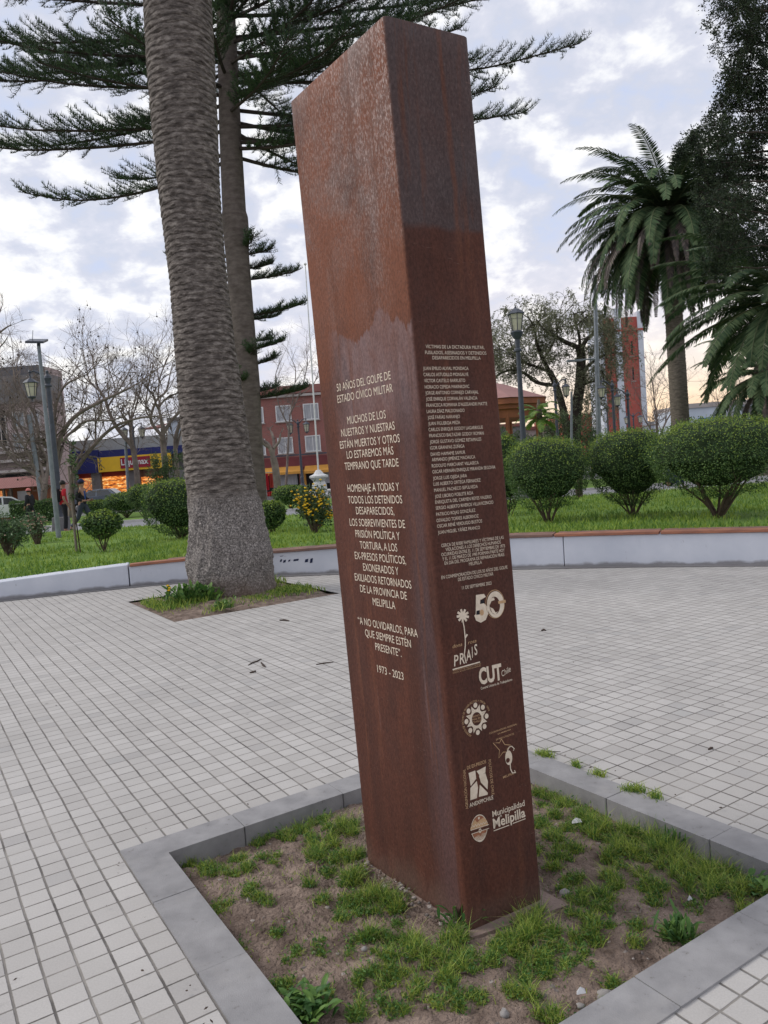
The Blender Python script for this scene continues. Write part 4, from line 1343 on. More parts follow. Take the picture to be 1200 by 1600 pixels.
def leaf_quad(mb, base, tip, wd, up=Vector((0, 0, 1)), sag=0.0, m=0):
    d = tip - base
    s = d.cross(up)
    s = s.normalized() if s.length > 1e-6 else Vector((1, 0, 0))
    c = base + d * .5 + Vector((0, 0, sag))
    V = [base + s * wd * .12, base - s * wd * .12, c - s * wd * .5, tip, c + s * wd * .5]
    c1 = base + d * .28 + Vector((0, 0, sag * .7)); c2 = base + d * .75 + Vector((0, 0, sag * .75))
    V = [base, c1 - s * wd * .42, c - s * wd * .5, c2 - s * wd * .33, tip, c2 + s * wd * .33, c + s * wd * .5, c1 + s * wd * .42, c1 - Vector((0, 0, wd * .1)), c - Vector((0, 0, wd * .12)), c2 - Vector((0, 0, wd * .08))]
    mb.arr([tuple(v) for v in V], [(0, 1, 8), (0, 8, 7), (8, 9, 6), (8, 6, 7), (1, 2, 9), (1, 9, 8), (2, 3, 10), (2, 10, 9), (9, 10, 5), (9, 5, 6), (3, 4, 10), (10, 4, 5)], m)


def weed(px, py, h, n, lw, lb, seed, upright=0.5):
    rnd = random.Random(seed)
    p = gnd(px, py, -0.05); q = on_soil(p) or (p.x, p.y, -0.05)
    q = Vector(q)
    mb = MB()
    for i in range(n):
        th = rnd.uniform(0, 6.283); el = rnd.uniform(0.15, 1.2) * upright + .15
        b = q + Vector((rnd.gauss(0, h * .3), rnd.gauss(0, h * .3), rnd.uniform(0, h * .5)))
        d = Vector((math.cos(th) * math.cos(el), math.sin(th) * math.cos(el), math.sin(el))) * h * rnd.uniform(.25, .7)
        mb.tube([q, b, b + d * .1], [.0022, .0018, .001], 4)
        leaf_quad(mb, b, b + d, lw * rnd.uniform(.7, 1.2), sag=h * .1)
    mb.tube([q, q + Vector((0, 0, h * .6))], [.003, .002], 5)
    o = mb.build('weed', M['weed'], loc=tuple(q))
    tag(o, lb, 'weed')


weed(478, 1578, 0.10, 130, 0.019, "broad leaved weed growing at the left front kerb of the planter", 1)
weed(1062, 1470, 0.10, 60, 0.013, "bright green weed with long leaves beside the right front kerb of the planter", 2, 1.0)
weed(1190, 1392, 0.08, 40, 0.026, "round leaved weed in the right corner of the planter", 3, .6)
weed(712, 1448, 0.10, 26, 0.014, "small dark weed touching the front corner of the steel pillar", 4, 1.2)
weed(1045, 1318, 0.10, 80, 0.006, "tall feathery weed leaning over the back right kerb of the planter", 6, 1.4)

# twigs, pods and litter
for pts, r_, lb, mt in (([(437, 970), (445, 970), (452, 971)], .012, "straight dark pod lying on the paving right of the palm bed", 'seedpod'),
                        ([(388, 1040), (395, 1036), (402, 1034), (408, 1030)], .007, "bent dark twig lying on the paving left of the pillar", 'seedpod'),
                        ([(408, 1036), (412, 1041), (415, 1043)], .010, "short curled pod beside the bent twig on the paving", 'seedpod'),
                        ([(390, 1052), (396, 1051), (400, 1049)], .009, "small dark leaf in front of the bent twig on the paving", 'seedpod'),
                        ([(494, 1039), (506, 1037), (521, 1035)], .007, "long thin twig on the paving close to the pillar", 'seedpod'),
                        ([(846, 986), (850, 985), (853, 986)], .011, "dark leaf on the paving right of the pillar near its lettering", 'seedpod'),
                        ([(1107, 1172), (1111, 1170), (1114, 1169)], .007, "black scrap on the paving beyond the right kerb of the planter", 'seedpod'),
                        ([(853, 1174), (864, 1175), (876, 1175)], .003, "thin dry stalk lying on the paving behind the planter kerb", 'seedpod')):
    P = [gnd(*q) for q in pts]
    mb = MB(); mb.tube([p + Vector((0, 0, r_ * .6)) for p in P], [r_ * .5] + [r_] * (len(P) - 2) + [r_ * .4], 6)
    tag(mb.build('twig', M[mt], loc=tuple(P[0])), lb, 'twig')
for pts, lb in (([(707, 1540), (716, 1528), (730, 1525), (746, 1531)], "dark bent wire like stem sticking from the soil in front of the pillar"),
                ([(975, 1425), (985, 1430), (1000, 1432), (1002, 1420), (996, 1412)], "pale curled dry stem lying in the right half of the planter")):
    P = [gnd(q[0], q[1], -0.04) for q in pts]
    P = [p + Vector((0, 0, .012 * (i in (1, 2)))) for i, p in enumerate(P)]
    mb = MB(); mb.tube(P, .0035, 6)
    tag(mb.build('stem', M['oldwood'] if 'pale' in lb else M['seedpod'], loc=tuple(P[0])), lb, 'stem')
for k, (px, py, sz, lb) in enumerate(((901, 1287, .022, "scrap of white plastic in the grass behind the pillar"), (1078, 1409, .008, "tiny white bottle cap on the bare soil at the right of the planter"), (908, 1555, .014, "white paper scrap between the stones at the front kerb"))):
    p = gnd(px, py, -0.045)
    mb = MB()
    mb.arr([(p.x - sz, p.y - sz * .4, p.z + .006), (p.x + sz, p.y - sz * .5, p.z + .010), (p.x + sz * .9, p.y + sz * .6, p.z + .014), (p.x, p.y + sz * .5, p.z + .022), (p.x - sz * .8, p.y + sz * .5, p.z + .008)], [(0, 1, 3), (1, 2, 3), (0, 3, 4)])
    tag(mb.build('litter', M['litter'], loc=tuple(p)), lb, 'litter')

mb = MB()
for _ in range(230):
    if pr.random() < .55:
        p = Vector((pr.uniform(-5.5, 4.5), pr.uniform(2.0, 11), 0.004))
    else:
        e = pr.choice(((KA, KB), (KB, KC), (KD, KA))); p = e[0].lerp(e[1], pr.random()) + Vector((pr.gauss(0, .06), pr.gauss(0, .06), .012))
    if to_ab(p)[0] > -.02 and to_ab(p)[0] < PA + .02 and -.02 < to_ab(p)[1] < PB + .02: continue
    th = pr.uniform(0, 6.28); ln = pr.uniform(.004, .011)
    d = Vector((math.cos(th), math.sin(th), 0)) * ln; q = Vector((-d.y, d.x, 0)) * pr.uniform(.15, .45)
    mb.arr([p - d, p + q + Vector((0, 0, .004)), p + d + Vector((0, 0, .003)), p - q], [(0, 1, 2, 3)])
tag(mb.build('leaf_litter', M['seedpod']), kind='stuff')

# ---------------------------------------------------------------- bench wall around the square
M['wallpaint'] = None


def wallmat():
    m, nt, b = newmat('painted_wall')
    tc = N(nt, 'ShaderNodeTexCoord')
    n1 = N(nt, 'ShaderNodeTexNoise', inp={'Scale': 1.2, 'Detail': 6.0, 'Roughness': 0.65}); L(nt, tc, 'Object', n1, 0)
    c1 = ramp(nt, [(0.3, (0.50, 0.53, 0.60)), (0.7, (0.62, 0.64, 0.70))]); L(nt, n1, 0, c1, 0)
    mp = N(nt, 'ShaderNodeMapping'); mp.inputs['Scale'].default_value = (1, 1, .45); L(nt, tc, 'Object', mp, 0)
    n2 = N(nt, 'ShaderNodeTexNoise', inp={'Scale': 13.0, 'Detail': 7.0, 'Roughness': 0.8}); L(nt, mp, 0, n2, 0)
    r2 = N(nt, 'ShaderNodeMapRange', inp={1: 0.63, 2: 0.71, 3: 0, 4: 0.75}); L(nt, n2, 0, r2, 0)
    mx = N(nt, 'ShaderNodeMix', data_type='RGBA'); L(nt, r2, 0, mx, 0)
    nt.links.new(c1.outputs[0], mx.inputs[6]); mx.inputs[7].default_value = (0.16, 0.15, 0.15, 1)
    sp = N(nt, 'ShaderNodeSeparateXYZ'); L(nt, tc, 'Object', sp, 0)
    n3 = N(nt, 'ShaderNodeTexNoise', inp={'Scale': 5.0, 'Detail': 4.0}); L(nt, tc, 'Object', n3, 0)
    zz = N(nt, 'ShaderNodeMath', operation='MULTIPLY_ADD', inp={1: -0.10}); L(nt, n3, 0, zz, 0); L(nt, sp, 2, zz, 2)
    r3 = N(nt, 'ShaderNodeMapRange', inp={1: -0.022, 2: 0.012, 3: 0.85, 4: 0.0}); L(nt, zz, 0, r3, 0)
    mx2 = N(nt, 'ShaderNodeMix', data_type='RGBA'); L(nt, r3, 0, mx2, 0)
    nt.links.new(mx.outputs[2], mx2.inputs[6]); mx2.inputs[7].default_value = (0.20, 0.19, 0.19, 1)
    nt.links.new(mx2.outputs[2], b.inputs['Base Color'])
    b.inputs['Roughness'].default_value = 0.8
    return m


M['wallpaint'] = wallmat()
wroot = empty('bench_wall', (0, 11.4, 0))
tag(wroot, 'low curved white wall with a reddish plank seat along the edge of the lawn', 'bench wall')


def strip(x0, x1, n, y_in, y_out, z0, z1):
    """closed curved bar that follows the wall"""
    V = []
    for i in range(n):
        x = x0 + (x1 - x0) * i / (n - 1)
        y = wall_y(x)
        dx = 0.05
        t = Vector((2 * dx, wall_y(x + dx) - wall_y(x - dx), 0)).normalized(); q = Vector((-t.y, t.x, 0))
        a = Vector((x, y, 0)) + q * y_in; b = Vector((x, y, 0)) + q * y_out
        zz0 = z0(x) if callable(z0) else z0; zz1 = z1(x) if callable(z1) else z1
        V += [(a.x, a.y, zz0), (b.x, b.y, zz0), (b.x, b.y, zz1), (a.x, a.y, zz1)]
    F = []
    for i in range(n - 1):
        for j in range(4):
            F.append((i * 4 + j, i * 4 + (j + 1) % 4, (i + 1) * 4 + (j + 1) % 4, (i + 1) * 4 + j))
    F += [(3, 2, 1, 0), tuple((n - 1) * 4 + j for j in range(4))]
    return V, F


mb = MB()
# wall in cast lengths with a narrow joint at each end of the planked part
for x0, x1 in ((-10.4, -3.93), (-3.915, 2.4), (2.408, 8.9)):
    mb.arr(*strip(x0, x1, 50, 0.0, 0.40, -0.12, lambda x: wall_h(x) - (0.035 if x > -3.92 else 0.0)))
mb.build('wall', M['wallpaint'], wroot, bevel=0.012)
segs = [(-3.90, -1.95), (-1.93, -0.42), (-0.40, 1.15), (1.17, 2.28), (2.30, 3.55), (3.57, 5.4), (5.42, 7.3), (7.32, 8.8)]
M['wood2'] = pm('worn_bench_wood', (0.26, 0.15, 0.115), (0.16, 0.10, 0.085), 4, 0.75, 0.004, 40, stretch=(1, 1, 6))
for k, (x0, x1) in enumerate(segs):
    mb = MB()
    mb.arr(*strip(x0, x1, 14, -0.03, 0.165, lambda x: wall_h(x) - 0.033, lambda x: wall_h(x) + 0.005))
    mb.build('seat_plank', M['wood2'] if k in (1, 3) else M['wood'], wroot, bevel=0.006)
    if k not in (2,):
        mb = MB()
        mb.arr(*strip(x0 + (0.5 if k == 0 else .01), x1 - .01, 14, 0.20, 0.375, lambda x: wall_h(x) - 0.033, lambda x: wall_h(x) + 0.003))
        mb.build('seat_plank', M['wood2'], wroot, bevel=0.006)
# dark strip of old mortar at the foot of the wall
mb = MB()
mb.arr(*strip(-10.3, 8.8, 90, -0.16, 0.02, -0.05, 0.012))
tag(mb.build('drain_edge', M['concrete']), kind='structure')
# scrawl on the wall between palm and pillar
mb = MB()
for px0, px1, py, hh in ((437, 440, 876, 5), (442, 446, 877, 5), (450, 453, 876, 4), (458, 466, 875, 4), (476, 481, 876, 6), (484, 488, 876, 8), (437, 442, 869, 2)):
    a, b = at(px0, py, 11.9), at(px1, py, 11.9)
    for p_ in (0,):
        def onw(px, py):
            d = ray(px, py)
            y = 11.9
            for _ in range(6):
                P_ = at(px, py, y); y = wall_y(P_.x) - 0.003
            return at(px, py, y)
        mb.arr([tuple(onw(*q)) for q in ((px0, py + hh / 2), (px1, py + hh / 2 - 1), (px1 + 1, py - hh / 2), (px0 + 1, py - hh / 2 + 1))], [(0, 1, 2, 3)])
mb.build('paint_scrawl', M['navycloth'], wroot)

# ---------------------------------------------------------------- foliage helpers


def clipped_bush(name, base, rx, ry, z0, z1, label, group, n=5200, leaf=0.042, stems=7, seed=1, open_bottom=0.5, sq=2.6, mats=None, core=True):
    """topiary shrub: z0..z1 is the height of the clipped head above the base"""
    rng = np.random.default_rng(seed)
    rnd = random.Random(seed)
    base = Vector(base)
    root = empty(name, base)
    tag(root, label, 'bush', group)
    c = base + Vector((0, 0, (z0 + z1) / 2)); rz = (z1 - z0) / 2
    off = Vector((seed * 3.7, 0, 0))

    def surf(d):
        k = (abs(d.x) ** sq + abs(d.y) ** sq + abs(d.z) ** sq) ** (-1 / sq)
        w_ = 1 + 0.09 * mn.noise(d * 2.2 + off) + 0.045 * mn.noise(d * 5 + off)
        lowf = 1.0 - 0.42 * max(0.0, -d.z) ** 1.3 * open_bottom * 1.6
        return Vector((d.x * rx * lowf, d.y * ry * lowf, d.z * rz)) * k * w_

    D = rng.normal(size=(n, 3)); D /= np.linalg.norm(D, axis=1)[:, None]
    P, O = [], []
    for d in D:
        dv = Vector(d)
        dens = 0.6 + 0.6 * mn.noise(dv * 5 + off)
        if dv.z < -0.45 and rnd.random() < open_bottom * 0.9: continue
        r_ = rnd.uniform(0.90, 1.015) if rnd.random() < .8 else rnd.uniform(0.72, 0.95)
        if mn.noise(dv * 9 + off) > 0.42: r_ *= 0.93
        p = surf(dv) * r_
        P.append(c + p); O.append(dv)
    # stray shoots above the clipped line
    for _ in range(int(n * 0.02)):
        d = Vector((rnd.gauss(0, 1), rnd.gauss(0, 1), abs(rnd.gauss(0.5, .8)))).normalized()
        s = surf(d)
        for q in range(4):
            P.append(c + s * (1.01 + .022 * q)); O.append(Vector((rnd.gauss(0, 1), rnd.gauss(0, 1), .4)).normalized())
    mb = MB()
    Oa = np.array(O); Pa = np.array([tuple(p) for p in P])
    fresh = (Oa[:, 2] + rng.normal(0, .22, len(Oa)) > .52) & (rng.random(len(Oa)) < .8)  # leaves near the top of the head take a lighter yellow-green
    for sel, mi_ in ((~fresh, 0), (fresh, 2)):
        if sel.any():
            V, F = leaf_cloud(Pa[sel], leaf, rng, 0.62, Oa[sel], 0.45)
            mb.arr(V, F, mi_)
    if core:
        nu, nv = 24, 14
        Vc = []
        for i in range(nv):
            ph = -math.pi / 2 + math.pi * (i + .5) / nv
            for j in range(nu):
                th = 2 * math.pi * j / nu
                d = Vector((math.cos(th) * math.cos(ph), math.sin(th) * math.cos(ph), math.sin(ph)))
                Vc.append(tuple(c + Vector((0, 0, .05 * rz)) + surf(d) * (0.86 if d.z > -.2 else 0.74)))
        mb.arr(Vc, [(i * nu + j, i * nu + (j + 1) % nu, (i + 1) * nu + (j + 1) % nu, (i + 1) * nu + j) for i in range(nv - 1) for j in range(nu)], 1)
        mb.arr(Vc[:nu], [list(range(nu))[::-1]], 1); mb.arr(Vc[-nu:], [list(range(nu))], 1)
    mb.build('foliage', mats or [M['box'], M['boxcore'], M['boxtop']], root)
    mb = MB()
    for i in range(stems):
        th = 2 * math.pi * i / stems + rnd.uniform(-.3, .3)
        e = c + Vector((math.cos(th) * rx * rnd.uniform(.2, .62), math.sin(th) * ry * rnd.uniform(.2, .62), -rz * rnd.uniform(.45, .7)))
        b = base + Vector((rnd.uniform(-.04, .04), rnd.uniform(-.04, .04), -0.05))
        mid = b.lerp(e, .5) + Vector((rnd.uniform(-.03, .03), rnd.uniform(-.03, .03), .02))
        r0 = rx * .024
        mb.tube([b, mid, e], [r0, r0 * .8, r0 * .5], 5)
        for q in range(3):
            f = mid.lerp(e, rnd.random()); g = f + Vector((rnd.uniform(-.12, .12) * rx * 2, rnd.uniform(-.12, .12) * ry * 2, rz * rnd.uniform(.2, .4)))
            mb.tube([f, g], [r0 * .4, r0 * .22], 4)
    mb.build('stems', M['twig'], root)
    return root


GB = "clipped round bushes on the lawn"


def bush(px, py, wpx, top, bot, label, seed, lawn=True, sq=2.6, n=5200, leaf=.042, ob=.5, name='clipped_bush', group=GB, Y=None):
    """px,py: foot of the bush in the photograph; wpx its width, top/bot the limits of the head"""
    b = lgnd(px, py) if lawn else (gnd(px, py, 0.02) if Y is None else at(px, py, Y))
    k = b.y / FPX
    z = lambda y: at(px, y, b.y).z - b.z
    return clipped_bush(name, b, wpx / 2 * k * 1.04, wpx / 2 * k, z(bot), z(top), label, group, n, leaf, 11, seed, ob, sq)


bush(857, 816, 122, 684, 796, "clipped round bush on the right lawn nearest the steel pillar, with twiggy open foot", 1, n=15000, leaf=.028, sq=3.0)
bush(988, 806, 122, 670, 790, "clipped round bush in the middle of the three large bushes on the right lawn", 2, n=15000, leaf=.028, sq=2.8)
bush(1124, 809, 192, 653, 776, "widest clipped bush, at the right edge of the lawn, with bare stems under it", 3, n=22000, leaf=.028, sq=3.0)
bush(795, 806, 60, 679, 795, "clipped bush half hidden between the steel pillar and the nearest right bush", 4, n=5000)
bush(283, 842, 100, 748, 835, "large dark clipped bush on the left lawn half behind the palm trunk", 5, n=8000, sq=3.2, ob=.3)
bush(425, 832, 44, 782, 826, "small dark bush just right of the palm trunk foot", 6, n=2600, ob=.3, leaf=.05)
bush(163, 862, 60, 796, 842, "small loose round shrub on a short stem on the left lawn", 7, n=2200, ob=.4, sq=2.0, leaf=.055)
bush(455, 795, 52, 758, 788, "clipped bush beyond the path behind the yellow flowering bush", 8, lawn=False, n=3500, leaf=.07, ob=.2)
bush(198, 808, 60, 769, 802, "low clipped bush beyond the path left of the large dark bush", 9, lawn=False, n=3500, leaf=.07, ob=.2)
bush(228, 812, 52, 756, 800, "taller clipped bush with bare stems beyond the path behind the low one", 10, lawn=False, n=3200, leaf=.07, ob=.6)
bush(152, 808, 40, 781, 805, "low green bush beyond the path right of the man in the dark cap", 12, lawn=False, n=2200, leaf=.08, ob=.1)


def hedge(x0, x1, y_top, y_bot, Y, label, seed, leafm='box'):
    rng = np.random.default_rng(seed)
    a, b = at(x0, y_bot, Y), at(x1, y_bot, Y)
    h = at((x0 + x1) / 2, y_top, Y).z - at((x0 + x1) / 2, y_bot, Y).z
    z = min(a.z, b.z, 0.03)
    c = (a + b) / 2; c.z = z
    h = at((x0 + x1) / 2, y_top, Y).z - z
    ln = abs(b.x - a.x); D = 0.9
    P = []; O = []
    n = int(1500 * ln * h)
    for _ in range(n):
        f = rng.integers(0, 3)
        x = rng.uniform(-ln / 2, ln / 2)
        nz = 0.10 * mn.noise(Vector((x * 1.6, seed, 0)))
        if f == 0: P.append((c.x + x, c.y - D / 2 + rng.normal(0, .04), z + rng.uniform(0.05, h + nz))); O.append((0, -1, 0))
        elif f == 1: P.append((c.x + x, c.y + rng.uniform(-D / 2, D / 2), z + h + nz + rng.normal(0, .03))); O.append((0, 0, 1))
        else: P.append((c.x + (ln / 2 if rng.random() < .5 else -ln / 2), c.y + rng.uniform(-D / 2, D / 2), z + rng.uniform(.05, h))); O.append((1, 0, 0))
    mb = MB()
    mb.arr(*leaf_cloud(P, .075, rng, .6, np.array(O), .4), 0)
    mb.box((c.x, c.y, z + h * .47), (ln * .97, D * .9, h * .9), 0, 1)
    o = mb.build('hedge', [M[leafm], M['boxcore']], loc=tuple(c))
    tag(o, label, 'hedge')


hedge(22, 86, 783, 806, 38.5, "long clipped hedge beyond the path behind the two walking men", 31)

# dense dark shrubs behind the right lawn
def loose_shrub(name, px, top, bot, w, Y, label, seed, n=2600, leaf=.12, mat='shrub', group=None, dens=None, cat='shrub'):
    rng = np.random.default_rng(seed); rnd = random.Random(seed)
    k = Y / FPX
    b = at(px, bot, Y); b.z = 0.0
    zt = at(px, top, Y).z
    root = empty(name, b)
    tag(root, label, cat, group)
    P = []
    R_ = w / 2 * k
    cl = [(rnd.gauss(0, .42) * R_, rnd.gauss(0, .3) * R_, zt * rnd.uniform(.25, .92), R_ * rnd.uniform(.22, .45)) for _ in range(26)]
    for _ in range(n):
        q = cl[rnd.randrange(len(cl))]
        v = rng.normal(size=3); v = v / np.linalg.norm(v) * q[3] * rnd.uniform(.5, 1)
        zz = q[2] + v[2]
        if zz < 0.03: continue
        P.append((b.x + q[0] + v[0], b.y + q[1] + v[1], b.z + min(zz, zt)))
    mb = MB(); mb.arr(*leaf_cloud(P, leaf, rng, .4))
    mb.build('foliage', M[mat], root)
    mb = MB()
    for q in cl[:9]:
        mb.tube([b + Vector((rnd.uniform(-.1, .1), 0, -.05)), b + Vector((q[0] * .5, q[1] * .5, q[2] * .55)), b + Vector((q[0], q[1], q[2]))], [.04, .03, .012], 5)
    mb.build('stems', M['twig'], root)
    return root


GS = "dense shrubs behind the right lawn"
for i, (px, top, w_, Y, lb) in enumerate(((840, 668, 70, 47.5, "dark shrub under the bandstand roof"), (893, 640, 85, 47, "tall dense shrub at the foot of the pepper tree"), (925, 668, 55, 48.5, "low grey green shrub between the two nearest right bushes"),
                                          (862, 640, 60, 49, "dense shrub behind the lamp post with the right hand lantern"), (792, 650, 60, 47, "dark shrub beside the pillar edge below the bandstand"))):
    loose_shrub('shrub', px, top, 735, w_, Y, lb, 50 + i, 3200, .13, 'shrub', GS)
loose_shrub('shrub', 905, 690, 790, 26, 24, "low twiggy shrub showing between the two nearest right bushes", 59, 900, .07, 'shrub', GS)
loose_shrub('shrub', 258, 703, 765, 66, 46, "tall loose green shrub in front of the yellow shop sign", 60, 3600, .13, 'shrub')

# tree fern like palm below the bandstand
GP = None


def frond(mb, base, az, el, length, droop, rnd, n=42, wl=0.42, lw=0.022, m=0, mr=1, dead=False, roll=0.0):
    """one feather leaf: curved stalk with two rows of leaflets"""
    pts = []
    p = Vector(base); e = el
    seg = 14
    hd = Vector((math.cos(az), math.sin(az), 0))
    for i in range(seg + 1):
        pts.append(p.copy())
        p = p + (hd * math.cos(e) + Vector((0, 0, math.sin(e)))) * (length / seg)
        e -= droop / seg * (0.55 + 0.9 * i / seg)
        e = max(e, -1.50)
    mb.tube(pts, [max(.004, length * .0085 * (1 - .85 * i / seg)) for i in range(seg + 1)], 4, mr, cap=False)
    V, F = [], []
    side0 = Vector((-hd.y, hd.x, 0))
    for i in range(n):
        t = 0.10 + 0.89 * (i + .5) / n
        f = t * seg; k = min(seg - 1, int(f)); fr = f - k
        q = pts[k].lerp(pts[k + 1], fr); tang = (pts[k + 1] - pts[k]).normalized()
        nrm = side0.cross(tang)
        if nrm.length < 1e-6: nrm = Vector((0, 0, 1))
        nrm.normalize()
        ll = wl * (math.sin(math.pi * min(1, .16 + t * .80)) ** .7) * rnd.uniform(.88, 1.1)
        for sg in (-1, 1):
            d = (side0 * sg * rnd.uniform(.75, .95) + tang * (.40 + .45 * t) + nrm * rnd.uniform(.05, .40))
            d.normalize()
            d = d + Vector((0, 0, -.28 if dead else -.03)); d.normalize()
            tip = q + d * ll
            wv = d.cross(nrm).normalized() * lw
            mid = q.lerp(tip, .5) + nrm * (.02 * ll)
            tip = tip + Vector((0, 0, -ll * .06))
            b0 = len(V)
            V += [tuple(q + wv * .5), tuple(mid + wv), tuple(tip), tuple(mid - wv), tuple(q - wv * .5)]
            F += [(b0, b0 + 1, b0 + 3, b0 + 4), (b0 + 1, b0 + 2, b0 + 3, b0 + 3)]
    V = np.array(V); q4 = np.array([f for f in F if f[2] != f[3]]); t3 = np.array([f[:3] for f in F if f[2] == f[3]])
    base_ = mb.n
    mb.V.append(V); mb.n += len(V)
    mb.F += [q4 + base_, t3 + base_]; mb.M += [np.full(len(q4), m), np.full(len(t3), m)]


def trunk_rings(mb, pts, rad, n=20, amp=0.03, step=0.11, m=0, per=9):
    """palm trunk: stacked leaf scars in staggered rows"""
    pts = [Vector(p) for p in pts]
    total = sum((pts[i + 1] - pts[i]).length for i in range(len(pts) - 1))
    rows = int(total / step * 5)
    V = []
    acc = [0]
    for i in range(len(pts) - 1): acc.append(acc[-1] + (pts[i + 1] - pts[i]).length)
    for r_ in range(rows + 1):
        s = total * r_ / rows
        x = np.interp(s, acc, [p.x for p in pts]); y = np.interp(s, acc, [p.y for p in pts]); z = np.interp(s, acc, [p.z for p in pts]); rr = np.interp(s, acc, rad)
        for j in range(n):
            th = 2 * math.pi * j / n
            V.append((x + rr * math.cos(th) * (1 + 0), y + rr * math.sin(th), z))
            ph = s / step + 0.35 * math.sin(th * 3 + 1) + .25 * mn.noise(Vector((math.cos(th) * 2, math.sin(th) * 2, s * 3)))
            fr = ph - math.floor(ph); row = math.floor(ph)
            a = ((th / (2 * math.pi) * per + .5 * (row % 2)) % 1.0) * 2 - 1
            k = rr + amp * (fr ** 1.5) * (1 - .6 * a * a) + .3 * amp * mn.noise(Vector((th * 3, s * 9, row)))
            V[-1] = (x + k * math.cos(th), y + k * math.sin(th), z)
    F = [(i * n + j, i * n + (j + 1) % n, (i + 1) * n + (j + 1) % n, (i + 1) * n + j) for i in range(rows) for j in range(n)]
    mb.arr(V, F, m)


def feather_palm(name, foot, crown, r0, r1, fl, nf, label, seed, ndead=0, bias=None, wl=.42, lw=.022, leafn=44, els=(-0.9, 1.35), group=None, drp=(1.05, 1.6)):
    rnd = random.Random(seed)
    foot, crown = Vector(foot), Vector(crown)
    root = empty(name, foot)
    tag(root, label, 'palm tree', group)
    mb = MB()
    pts = [foot + Vector((0, 0, -.2)), foot + Vector((0, 0, .4)), foot.lerp(crown, .5), crown]
    trunk_rings(mb, pts, [r0 * 1.25, r0, (r0 + r1) / 2, r1], 22, r0 * .06, .16, 0, 8)
    mb.lathe([(r1 * .9, -.4), (r1 * 1.5, 0), (r1 * 1.2, .45), (.05, .8)], 14, tuple(crown), 0)
    mb.build('trunk', M['palmbark2'], root, smooth=True)
    mb = MB()
    for i in range(nf):
        az = i * 2.39996 + rnd.uniform(-.25, .25)
        u = (i + .5) / nf
        el = els[1] + (els[0] - els[1]) * u ** .75 + rnd.uniform(-.12, .12)
        b = crown + Vector((math.cos(az) * r1 * .6, math.sin(az) * r1 * .6, .35 - .5 * u))
        frond(mb, b, az, el, fl * rnd.uniform(.82, 1.08), rnd.uniform(*drp) + .35 * (1 - u), rnd, leafn, wl, lw)
    mb.build('crown', [M['frond'], M['rachis']], root)
    if ndead:
        mb = MB()
        for i in range(ndead):
            az = i * 2.39996 + 1 + rnd.uniform(-.2, .2)
            b = crown + Vector((math.cos(az) * r1 * .9, math.sin(az) * r1 * .9, -.35))
            frond(mb, b, az, -.25 + rnd.uniform(-.4, .35), fl * rnd.uniform(.78, 1.0), rnd.uniform(1.3, 1.9), rnd, 40, wl * .62, lw * 1.1, 0, 1, True)
        mb.build('dead_fronds', [M['deadfrond'], M['deadfrond']], root)
    return root


f = at(1068, 745, 36); f.z = 0.02
c = at(1044, 342, 36)
feather_palm('palm_tree', f, c, .40, .36, 5.0, 165, "tall feather palm on the right with hanging dead leaves", 21, 64, wl=.58, lw=.030, leafn=72, els=(-.62, 1.40), drp=(1.05, 1.5))
f = at(1235, 780, 23); f.z = 0.12
feather_palm('palm_tree', f, at(1222, 470, 23), .30, .28, 4.0, 72, "nearer palm at the right edge, its leaves arching across the tall palm trunk", 22, 0, wl=.46, lw=.024, leafn=84, els=(-.35, 1.2), drp=(.75, 1.15))
f = at(1200, 750, 33); f.z = 0.02
feather_palm('palm_tree', f, at(1200, 585, 33), .45, .40, 3.1, 54, "short stout palm at the right edge behind the widest bush", 23, 6, wl=.40, lw=.026, leafn=64, els=(-.5, 1.3), drp=(.9, 1.4))
f = at(848, 735, 36); f.z = 0.02
M['fernleaf'] = leafmat('bright_palm_leaflets', (0.10, 0.19, 0.04), (0.22, 0.33, 0.07), 1.5, 0.6, 0.3)
r_ = feather_palm('small_palm', f, at(843, 652, 36), .10, .09, 1.15, 18, "small bright green palm on a thin trunk below the bandstand roof", 24, 0, wl=.28, lw=.03, leafn=26, els=(-.1, 1.0))
for o in COL.objects:
    if o.parent == r_ and o.name.startswith('crown'):
        o.data.materials[0] = M['fernleaf']

# ---------------------------------------------------------------- the big palm trunk beside the square
PYD = 10.45
EDGE = [(945, 300, 436), (930, 297, 433), (900, 294, 428), (870, 294, 425), (850, 297, 420), (832, 297, 416), (805, 298, 410), (785, 296, 405), (768, 294, 401), (742, 290, 397), (700, 287, 390), (675, 285, 387), (608, 279, 377), (540, 274, 366),
        (440, 267, 354), (400, 262, 350), (300, 250, 342), (200, 240, 338), (100, 232, 333), (0, 227, 328), (-60, 224, 325)]
tp, tr = [], []
for y, l, r_ in EDGE:
    p = at((l + r_) / 2, y, PYD)
    tp.append(p); tr.append((r_ - l) / 2 * PYD / FPX)
for k in range(1, 5):
    tp.append(tp[-1] + Vector((-.03, .0, .8))); tr.append(tr[-1] * .99)
tz = np.array([p.z for p in tp]); tx = np.array([p.x for p in tp]); trr = np.array(tr)
foot = Vector((float(np.interp(0, tz, tx)), PYD, 0.0))
palm = empty('palm_tree', foot)
tag(palm, "massive old palm trunk with ringed bark and rooty foot, left of the pillar", 'palm tree')
nA, mb = 170, MB()
zs = list(np.arange(-0.10, 1.0, 0.022)) + list(np.arange(1.0, 8.4, 0.0068)) + list(np.arange(8.4, tz[-1], 0.03))
STEP = 0.076
V = []
lattice_seed = 3.1
